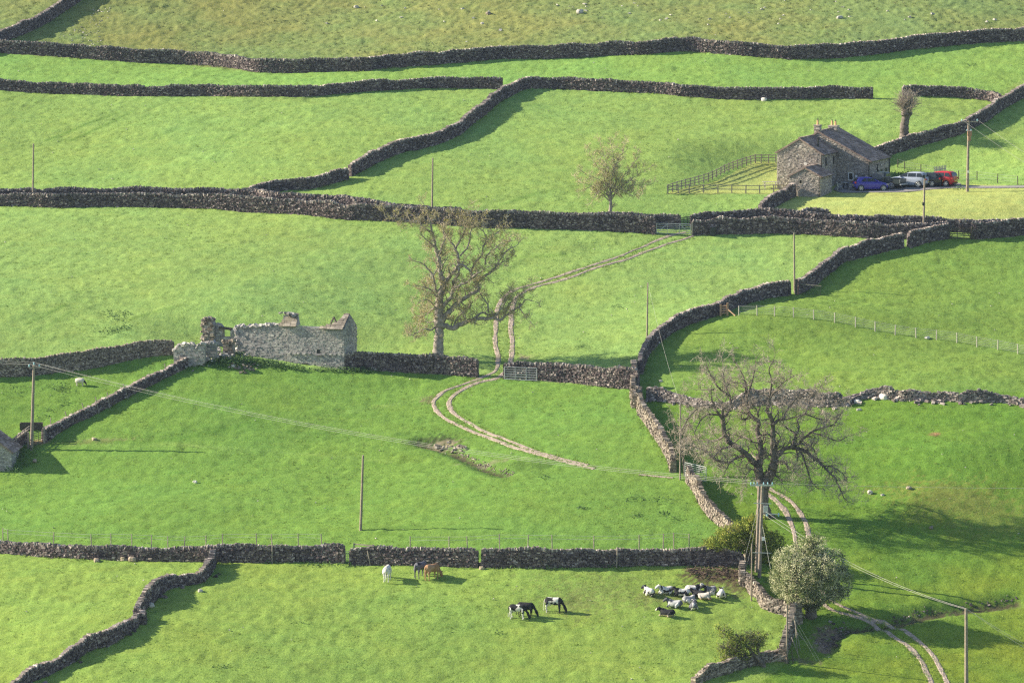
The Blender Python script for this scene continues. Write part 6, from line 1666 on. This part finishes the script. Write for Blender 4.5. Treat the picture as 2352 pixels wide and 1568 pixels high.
def car(kind, name, anchor, yaw, side, axle, mat, label, cat='car'):
    c = CARS[kind]; P = at(*anchor); P[2] += .05
    lv = c['lv']; zs = [l[0] for l in lv]
    I = lambda k, z: float(np.interp(z, zs, [l[k] for l in lv]))
    x0 = c['wb'][axle]; y0 = side * (I(3, .5) - .08)
    ca, sa = math.cos(R(yaw)), math.sin(R(yaw))
    o = P - np.array((ca * x0 - sa * y0, sa * x0 + ca * y0, 0)); o[2] = H(o[0], o[1]) * .5 + (P[2]) * .5 + .0
    root = thing(name, o, label, cat); root.rotation_euler = (0, 0, R(yaw))
    m = MB(); m.loft([rring(l[1], l[2], l[3], l[0]) for l in lv]); b = m.build('body', mat, root, smooth=True)
    z0, z1 = c['z']
    for s in (-1, 1):
        for i, (a, e) in enumerate(c['sw']):
            sh = c['sh'][0] if i == 0 else 0; sf = c['sh'][1] if i == len(c['sw']) - 1 else 0
            m = MB(); q = [(a, s * (I(3, z0) + .02), z0), (e, s * (I(3, z0) + .02), z0), (e + sf, s * (I(3, z1) + .02), z1), (a + sh, s * (I(3, z1) + .02), z1)]
            m.loft([q, [(x, y - s * .05, z) for x, y, z in q]]); m.build('side_window', M['glass'], root)
        m = MB(); m.box((I(2, z0) - .25, s * (I(3, z0) + .1), z0 + .05), (.06, .1, .07)); m.build('mirror', mat, root)
        m = MB(); m.box((I(2, .68) - .13, s * I(3, .68) * .74, .70), (.135, .14, .045)); m.build('headlight', M['lamp'], root)
        m = MB(); m.box((I(1, .9) + .06, s * I(3, .9) * .80, .92), (.075, .15, .08)); m.build('tail_light', M['taillight'], root)
        for x in c['wb']:
            m = MB(); yy = s * (I(3, .45) - .02); m.cyl((x, yy - s * .12, c['r'] + .01), (x, yy + s * .026, c['r'] + .01), c['r'] * 1.16, sides=24); m.build('wheel_arch', M['black'], root)
            make_wheel(root, x, s * (I(3, .45) - .085), c['r'], .22, s)
    for k, sg, nm in ((2, 1, 'windscreen'), (1, -1, 'rear_window')):
        n = 5; m = MB(); rows = []
        for i in range(n):
            z = z0 + .02 + (z1 - z0 - .02) * i / (n - 1); hw = I(3, z) * .80; rows.append([(I(k, z) + sg * .012, -hw, z), (I(k, z) + sg * .012, hw, z), (I(k, z) - sg * .04, hw, z), (I(k, z) - sg * .04, -hw, z)])
        m.loft(rows); m.build(nm, M['glass'], root)
    m = MB(); m.box((I(1, .55) + .0, 0, .62), (.02, .27, .06)); m.build('number_plate', M['plate'], root)
    m = MB(); m.box((I(2, .45) - .03, 0, .42), (.05, .5, .09)); m.build('grille', M['black'], root)
    m = MB(); m.box((I(1, .35) + .02, 0, .36), (.05, .62, .07)); m.build('rear_bumper', M['black'], root)
    return root

def pickup(anchor, yaw, mat, label):
    P = at(*anchor); P[2] += .05; ca, sa = math.cos(R(yaw)), math.sin(R(yaw)); x0, y0 = -1.6, .8
    o = P - np.array((ca * x0 - sa * y0, sa * x0 + ca * y0, 0)); o[2] = (H(o[0], o[1]) + P[2]) / 2
    root = thing('pickup_truck', o, label, 'pickup'); root.rotation_euler = (0, 0, R(yaw))
    m = MB(); m.loft([rring(*q) for q in ((-.85, 2.45, .80, .35), (-.85, 2.55, .90, .5), (-.85, 2.58, .92, .8), (-.85, 2.5, .92, 1.0), (-.85, 2.2, .9, 1.1), (-.85, 1.35, .88, 1.16), (-.83, 1.0, .82, 1.35), (-.78, .7, .76, 1.6), (-.68, .45, .70, 1.75), (-.45, .1, .6, 1.8))]); m.build('cab', mat, root, smooth=True)
    m = MB()
    
    for s in (-1, 1): m.box((-1.72, s * .87, .83), (.86, .045, .27))
    m.box((-.9, 0, .83), (.04, .84, .25)); m.build('load_bed', mat, root)
    m = MB(); m.box((-1.7, 0, .62), (.82, .82, .06)); m.build('dark_bed_floor', M['black'], root)  # black floor added to darken the bed, which showed too bright
    m = MB(); m.box((-2.57, 0, .83), (.035, .80, .26)); m.build('tailgate', mat, root)
    m = MB(); m.box((-2.68, 0, .5), (.08, .85, .08)); m.build('rear_bumper', M['galv'], root)
    for s in (-1, 1):
        m = MB(); m.box((-2.585, s * .84, .88), (.03, .06, .2)); m.build('tail_light', M['lamp'], root)
        for a, e, sh, sf in ((-.7, .0, .12, 0), (.07, .95, 0, -.42)):
            m = MB(); q = [(a, s * .868, 1.2), (e, s * .868, 1.2), (e + sf, s * .755, 1.62), (a + sh, s * .755, 1.62)]; m.loft([q, [(x, y - s * .03, z) for x, y, z in q]]); m.build('side_window', M['glass'], root)
        for x in (-1.6, 1.55):
            m = MB(); m.cyl((x, s * .80, .40), (x, s * .945, .40), .45, sides=24); m.build('wheel_arch', M['black'], root); make_wheel(root, x, s * .845, .38, .24, s)
        m = MB(); m.box((.95, s * 1.0, 1.25), (.07, .1, .09)); m.build('mirror', M['black'], root)
    m = MB(); m.loft([[(-.86, -.62, 1.22), (-.86, .62, 1.22), (-.8, .62, 1.22), (-.8, -.62, 1.22)], [(-.775, -.55, 1.62), (-.775, .55, 1.62), (-.7, .55, 1.62), (-.7, -.55, 1.62)]]); m.build('rear_window', M['glass'], root)
    m = MB(); m.loft([[(1.33, -.7, 1.18), (1.33, .7, 1.18), (1.25, .7, 1.18), (1.25, -.7, 1.18)], [(.70, -.6, 1.61), (.70, .6, 1.61), (.62, .6, 1.61), (.62, -.6, 1.61)]]); m.build('windscreen', M['glass'], root)
    m = MB(); m.box((-.2, 0, .45), (2.1, .7, .1)); m.build('chassis', M['black'], root)

def make_cars():
    M['taillight'] = paint('tail_lamp_red', (.30, .01, .012)); M['lamp'] = paint('clear_lamp', (.62, .55, .5)); M['plate'] = plain('plate_yellow', (.6, .5, .12))
    car('hatch', 'parked_car', (1977.5, 440), 10, -1, 0, paint('violet_blue_paint', (.045, .035, .33)), 'violet blue hatchback parked nearest the stone shed')
    pickup((2048, 435), 150, paint('dark_green_paint', (.022, .032, .034)), 'dark pickup truck with an open bed between the blue and silver cars')
    car('suv', 'parked_car', (2109, 432), 156, 1, 0, paint('silver_blue_paint', (.36, .40, .50)), 'silver grey tall car parked right of the pickup')
    car('estate', 'parked_car', (2141, 430), 154, 1, 0, paint('black_paint', (.014, .015, .02)), 'black estate car between the silver and the red car')
    car('mpv', 'parked_car', (2173, 429.5), 150, 1, 0, paint('red_paint', (.42, .012, .022)), 'red car at the right end of the parked row')

# ------------------------------------------------------------------ animals
def hide(name, base, patch=None, thr=.5, scale=1.6, seed=0, legs=None, head=None, headx=.8, belly=None):
    m, nt, b = newmat(name)
    tc = nt.nodes.new('ShaderNodeTexCoord'); mp = nt.nodes.new('ShaderNodeMapping'); mp.inputs['Location'].default_value = (seed * 3.1, seed * 1.7, seed * .9)
    nt.links.new(tc.outputs['Object'], mp.inputs[0])
    c = base
    if patch: c = mixc(nt, ramp(nt, noise(nt, scale, 2, vec=mp.outputs[0]), [(thr - .015, (0, 0, 0)), (thr + .015, (1, 1, 1))]), base, patch)
    sp = nt.nodes.new('ShaderNodeSeparateXYZ'); nt.links.new(tc.outputs['Object'], sp.inputs[0])
    def band(sock, op, v):
        q = nt.nodes.new('ShaderNodeMath'); q.operation = op; nt.links.new(sock, q.inputs[0]); q.inputs[1].default_value = v; return q.outputs[0]
    if legs: c = mixc(nt, band(sp.outputs[2], 'LESS_THAN', .55), c, legs)
    if belly: c = mixc(nt, band(sp.outputs[2], 'LESS_THAN', .22), c, belly)
    if head: c = mixc(nt, band(sp.outputs[0], 'GREATER_THAN', headx), c, head)
    c = mixc(nt, .5, c, ramp(nt, noise(nt, 5, 3), [(.3, (.8, .8, .8)), (.7, (1.15, 1.15, 1.15))]), 'MULTIPLY')
    if isinstance(c, tuple): b.inputs['Base Color'].default_value = (*c, 1)
    else: nt.links.new(c, b.inputs['Base Color'])
    b.inputs['Roughness'].default_value = .8
    return m
WH, BK, GR = (.62, .60, .57), (.018, .018, .022), (.12, .12, .145)

def spine(mb, S, k=14):
    """S: (x, y, z, half width, half height) along a path"""
    S = np.array(S, float); Q = crom(S, .06); P = Q[:, :3]; T = np.gradient(P, axis=0); T /= np.linalg.norm(T, axis=1, keepdims=True)
    rings = []
    for p, t, (w, h) in zip(P, T, Q[:, 3:5]):
        n = np.cross(UZ, t); n = n / np.linalg.norm(n) if np.linalg.norm(n) > .05 else np.array((0, 1.0, 0)); u = np.cross(t, n)
        rings.append([p + n * w * math.cos(a) + u * h * math.sin(a) for a in np.linspace(0, 6.283, k, endpoint=False)])
    mb.loft(rings)

def cow(Dxy, yaw, mat, label, lying=False, sc=1.0, headyaw=0, group='cattle', graze=True, horn=False):
    P = at(*Dxy); m = MB()
    hy = R(headyaw); 
    def hd(x, y, z, px=.62): # swing head about the withers
        dx = x - px; return (px + dx * math.cos(hy) - y * math.sin(hy), dx * math.sin(hy) + y * math.cos(hy), z)
    if not lying:
        spine(m, [(-.93, 0, 1.12, .06, .10), (-.88, 0, 1.10, .20, .24), (-.70, 0, 1.07, .27, .31), (-.35, 0, 1.03, .30, .33), (0, 0, 1.01, .32, .35), (.32, 0, 1.02, .29, .35), (.55, 0, 1.06, .21, .32), (.70, 0, 1.06, .14, .24)])
        spine(m, [(.45, 0, 1.10, .18, .26), (*hd(.66, 0, 1.04), .14, .22), (*hd(.84, 0, .84), .095, .145), (*hd(.97, 0, .66), .085, .115), (*hd(1.05, 0, .52), .135, .15), (*hd(1.13, 0, .38), .135, .14), (*hd(1.19, 0, .22), .105, .11), (*hd(1.22, 0, .10), .10, .095), (*hd(1.23, 0, .05), .07, .06)])
        for s in (-1, 1):
            f = rng.uniform(-.07, .07); q = rng.uniform(-.08, .08)
            spine(m, [(.5, s * .16, 1.0, .10, .16), (.5 + f * .3, s * .18, .70, .085, .12), (.5 + f * .6, s * .18, .42, .06, .065), (.5 + f, s * .18, .14, .042, .045), (.52 + f, s * .18, .05, .055, .065), (.53 + f, s * .18, 0, .06, .07)], 8)
            spine(m, [(-.72, s * .15, 1.05, .12, .24), (-.70 + q * .2, s * .19, .78, .11, .18), (-.76 + q * .5, s * .19, .50, .065, .085), (-.78 + q * .8, s * .19, .40, .055, .06), (-.74 + q, s * .19, .13, .042, .045), (-.73 + q, s * .19, .05, .055, .065), (-.72 + q, s * .19, 0, .06, .07)], 8)
        spine(m, [(-.58, 0, .74, .05, .05), (-.42, 0, .68, .12, .09), (-.25, 0, .74, .06, .05)], 8)
        ears = (hd(1.04, 0, .60)); tail = [(-.95, 0, 1.2), (-1.03, .02, .95), (-1.07, .02, .6), (-1.05, .03, .42), (-1.05, .03, .3)]
    else:
        spine(m, [(-.96, 0, .32, .06, .08), (-.90, 0, .36, .22, .22), (-.70, 0, .40, .36, .35), (-.35, 0, .37, .42, .36), (0, 0, .36, .43, .36), (.32, 0, .41, .36, .39), (.55, 0, .46, .26, .35), (.70, 0, .48, .17, .25)])
        spine(m, [(.38, 0, .53, .25, .32), (*hd(.58, 0, .60), .20, .27), (*hd(.72, 0, .70), .155, .19), (*hd(.84, 0, .78), .165, .175), (*hd(.97, 0, .75), .155, .16), (*hd(1.11, 0, .66), .125, .125), (*hd(1.21, 0, .59), .115, .105), (*hd(1.25, 0, .56), .07, .06)])
        for s in (-1, 1):
            spine(m, [(.45, s * .22, .34, .10, .14), (.66, s * .25, .18, .075, .085), (.82, s * .22, .09, .06, .06), (.68, s * .17, .06, .045, .045), (.55, s * .15, .05, .05, .05)], 8)
            spine(m, [(-.62, s * .32, .40, .13, .20), (-.38, s * .43, .24, .10, .15), (-.25, s * .46, .12, .075, .09), (-.45, s * .46, .07, .05, .05), (-.2, s * .46, .05, .05, .045)], 8)
        ears = hd(.84, 0, .87); tail = [(-.98, 0, .45), (-1.05, .05, .28), (-1.0, .15, .1), (-.9, .22, .06)]
    o = m.build('cow', mat, None, smooth=True)
    o.location = Vector(P.tolist()); o.rotation_euler = (0, 0, R(yaw)); o.scale = (sc * (.77 if lying else .90), sc * (.84 if lying else 1), sc * (.88 if lying else 1))
    r = o.modifiers.new('skin', 'REMESH'); r.mode = 'VOXEL'; r.voxel_size = .03; r.use_smooth_shade = True
    sm = o.modifiers.new('soft', 'SMOOTH'); sm.factor = .5; sm.iterations = 3
    tag(o, label, 'cow', group)
    for s in (-1, 1):
        e = MB(); a = np.array(ears); y = np.array((-math.sin(hy), math.cos(hy), 0)) * s
        e.loft([[a + y * .06 + np.array((dx, 0, dz)) for dx, dz in ((-.03, 0), (.03, .0), (.0, .05))], [a + y * .19 + UZ * .02 + np.array((dx, 0, dz)) for dx, dz in ((-.09, -.05), (.05, -.03), (-.02, .09))], [a + y * .33 + UZ * .03 + np.array((dx, 0, dz)) for dx, dz in ((-.02, -.01), (.0, -.01), (-.01, .02))]])
        e.build('ear', mat, o)
    t = MB(); t.tubes([(np.array(tail, float), np.linspace(.035, .022, len(tail)))], 6); t.cyl(tail[-1], np.array(tail[-1]) - np.array((0, 0, .06 if lying else .16)), .045, .02, 6); t.build('tail', mat, o)
    return o

def make_cattle():
    wb = lambda n, thr, s, sd, **k: hide(n, WH, BK, thr, s, sd, **k)
    cow((890, 1334), 82, wb('hide_white_dark_flank', .60, 1.3, 1), 'white cow with dark flank seen from behind, left of the brown cow', sc=1.02, headyaw=30, group='standing cattle')
    cow((968, 1326), 55, hide('hide_slate', GR, BK, .58, 1.4, 2), 'slate grey cow standing behind the brown cow', sc=1.02, group='standing cattle')
    cow((994, 1331), 46, hide('hide_brown', (.30, .165, .085), (.38, .23, .135), .5, 1.2, 3), 'brown cow grazing with its head to the right', sc=1.02, group='standing cattle')
    cow((1190, 1421), -16, wb('hide_patched', .49, 1.5, 4, legs=WH, head=BK, headx=.62), 'black and white cow grazing in front of the black cow', sc=.92, group='grazing cattle')
    cow((1209, 1416), -14, hide('hide_black', BK), 'black cow grazing behind a black and white one', sc=.92, group='grazing cattle')
    cow((1273, 1406), -14, wb('hide_saddle', .53, 1.3, 5, legs=WH, head=BK, headx=.45), 'black and white cow grazing alone on the right of the three', sc=.96, group='grazing cattle')
    G = 'resting cattle'
    cow((1490, 1366), 118, wb('hide_rest_a', .50, 1.5, 6, head=BK, headx=.7), 'leftmost resting cow, white with a black head and rump', True, .98, 25, G)
    cow((1529, 1363), 205, wb('hide_rest_b', .60, 1.6, 7), 'white resting cow with its pale head raised to the left', True, 1.0, -15, G)
    cow((1565, 1368), 186, wb('hide_rest_c', .57, 1.4, 8, head=BK, headx=.38), 'white resting cow with a black shoulder and lowered head', True, 1.0, -35, G)
    cow((1594, 1360), 4, wb('hide_rest_d', .58, 1.4, 9), 'white resting cow at the back facing right', True, 1.0, -20, G)
    cow((1630, 1361), 215, hide('hide_rest_e', (.5, .48, .47), GR, .5, 1.5, 10, head=BK, headx=.62), 'grey white resting cow with raised black head near the right', True, .9, -35, G)
    cow((1657, 1371), 82, wb('hide_rest_f', .61, 1.6, 11), 'rightmost resting cow, nearly all white, seen from behind', True, .95, 25, G)
    cow((1602, 1370), 150, hide('hide_rest_g', BK, WH, .68, 1.4, 12), 'black resting cow in the middle of the group', True, .9, 10, G)
    cow((1619, 1376), -25, hide('hide_rest_h', (.5, .46, .42), GR, .52, 1.3, 13, belly=(.42, .30, .2)), 'grey and cream resting cow right of the black one', True, .9, 20, G)
    cow((1585, 1384), 25, hide('hide_rest_i', (.30, .30, .31), WH, .54, 1.4, 14, head=BK, headx=.5), 'grey cow with a white back resting in front of the black one', True, .95, 30, G)
    cow((1593, 1398), 84, hide('hide_rest_j', GR, WH, .53, 1.6, 15), 'dark resting cow with a white stripe, seen from behind at the front', True, .92, -10, G)
    cow((1548, 1394), 168, hide('hide_rest_k', (.46, .46, .47), GR, .5, 1.4, 16, head=(.10, .10, .12), headx=.62), 'pale grey resting cow with a dark neck', True, .98, 10, G)
    cow((1531, 1415), 162, hide('hide_rest_l', BK, None, head=WH, headx=1.1, belly=(.5, .4, .32)), 'black resting cow with a white face, nearest the viewer', True, .98, 10, G)
    # sheep
    P = at(184, 886); m = MB()
    spine(m, [(-.58, 0, .60, .05, .06), (-.52, 0, .60, .20, .22), (-.3, 0, .62, .30, .29), (0, 0, .62, .32, .30), (.3, 0, .62, .28, .28), (.45, 0, .62, .18, .2), (.5, 0, .62, .08, .1)])
    mt, nt, b = newmat('fleece'); nt.links.new(ramp(nt, noise(nt, 9, 4), [(.3, (.42, .39, .33)), (.7, (.70, .66, .58))]), b.inputs['Base Color'])
    o = m.build('sheep', mt, None, smooth=True); o.location = Vector(P.tolist()); o.rotation_euler = (0, 0, R(-8)); o.scale = (.84,) * 3; tag(o, 'white woolly sheep with a black face grazing at the left', 'sheep')
    dm = hide('sheep_face', BK)
    h = MB(); spine(h, [(.40, 0, .60, .13, .15), (.58, 0, .48, .09, .11), (.68, 0, .32, .08, .09), (.74, 0, .17, .055, .06), (.75, 0, .12, .03, .03)], 10); h.build('head', dm, o, smooth=True)
    for sx_ in (-.38, .3):
        for s in (-1, 1):
            h = MB(); spine(h, [(sx_, s * .15, .45, .07, .08), (sx_, s * .15, .25, .04, .04), (sx_ + .02, s * .15, 0, .04, .045)], 7); h.build('leg', mt, o, smooth=True)

# ------------------------------------------------------------------ light and camera
def make_light():
    w = bpy.data.worlds.new('World'); SC.world = w; w.use_nodes = True
    nt = w.node_tree; bg = nt.nodes['Background']
    s = nt.nodes.new('ShaderNodeTexSky'); s.sky_type = 'NISHITA'; s.sun_disc = False
    s.ozone_density = 1.0; s.sun_elevation = SUN_E; s.sun_rotation = R(-81) % (2 * math.pi)
    nt.links.new(s.outputs[0], bg.inputs[0]); bg.inputs[1].default_value = SKY
    l = bpy.data.lights.new('sun', 'SUN'); l.energy = SUN; l.angle = R(.5); l.color = (1, .885, .68)
    o = bpy.data.objects.new('sun', l); COL.objects.link(o)
    d = Vector((math.cos(SUN_A) * math.cos(SUN_E), -math.sin(SUN_A) * math.cos(SUN_E), -math.sin(SUN_E)))
    o.rotation_euler = d.to_track_quat('-Z', 'Y').to_euler(); o.location = (-200, 500, 200)
    c = bpy.data.cameras.new('camera'); c.sensor_width = 36; c.lens = 36 * FPX / 2352; c.clip_start = 1; c.clip_end = 6000
    o = bpy.data.objects.new('camera', c); COL.objects.link(o); o.location = Vector(CAM.tolist()); o.rotation_euler = (math.pi / 2 - PITCH, 0, 0)
    SC.camera = o
    SC.cycles.use_denoising = False
    SC.cycles.max_bounces = 6; SC.cycles.filter_width = 1.3
    v = SC.view_settings; v.view_transform = 'Standard'; v.look = 'None'; v.exposure = EXPO; v.gamma = 1; v.use_curve_mapping = False
SKY, SUN, EXPO = .09, 5.0, 1.17

def make_haze():
    m = bpy.data.materials.new('thin_haze'); m.use_nodes = True; nt = m.node_tree; nt.nodes.remove(nt.nodes['Principled BSDF'])
    v = nt.nodes.new('ShaderNodeVolumePrincipled'); v.inputs['Color'].default_value = (.55, .75, 1, 1); v.inputs['Density'].default_value = HAZE; v.inputs['Anisotropy'].default_value = .2
    nt.links.new(v.outputs[0], nt.nodes['Material Output'].inputs['Volume'])
    zlo = float(H(GX[None, :], GY[:, None]).min()) - 1.5; zhi = 215.0
    mb = MB(); mb.box((0, 480, (zlo + zhi) / 2), (425, 525, (zhi - zlo) / 2))
    o = mb.build('haze', m); tag(o, 'thin pale haze over the valley', 'haze', kind='stuff')
HAZE = .00005

import time as _t
_t0 = _t.time()
for fn in (make_light, make_ground, make_tracks, make_walls, make_gates, make_fences, make_poles, make_oak, make_tall_tree, make_small_trees, make_leafy, make_house, make_ruin, make_cars, make_cattle, make_veg, make_haze):
    fn(); print(fn.__name__, round(_t.time() - _t0, 1), flush=True)
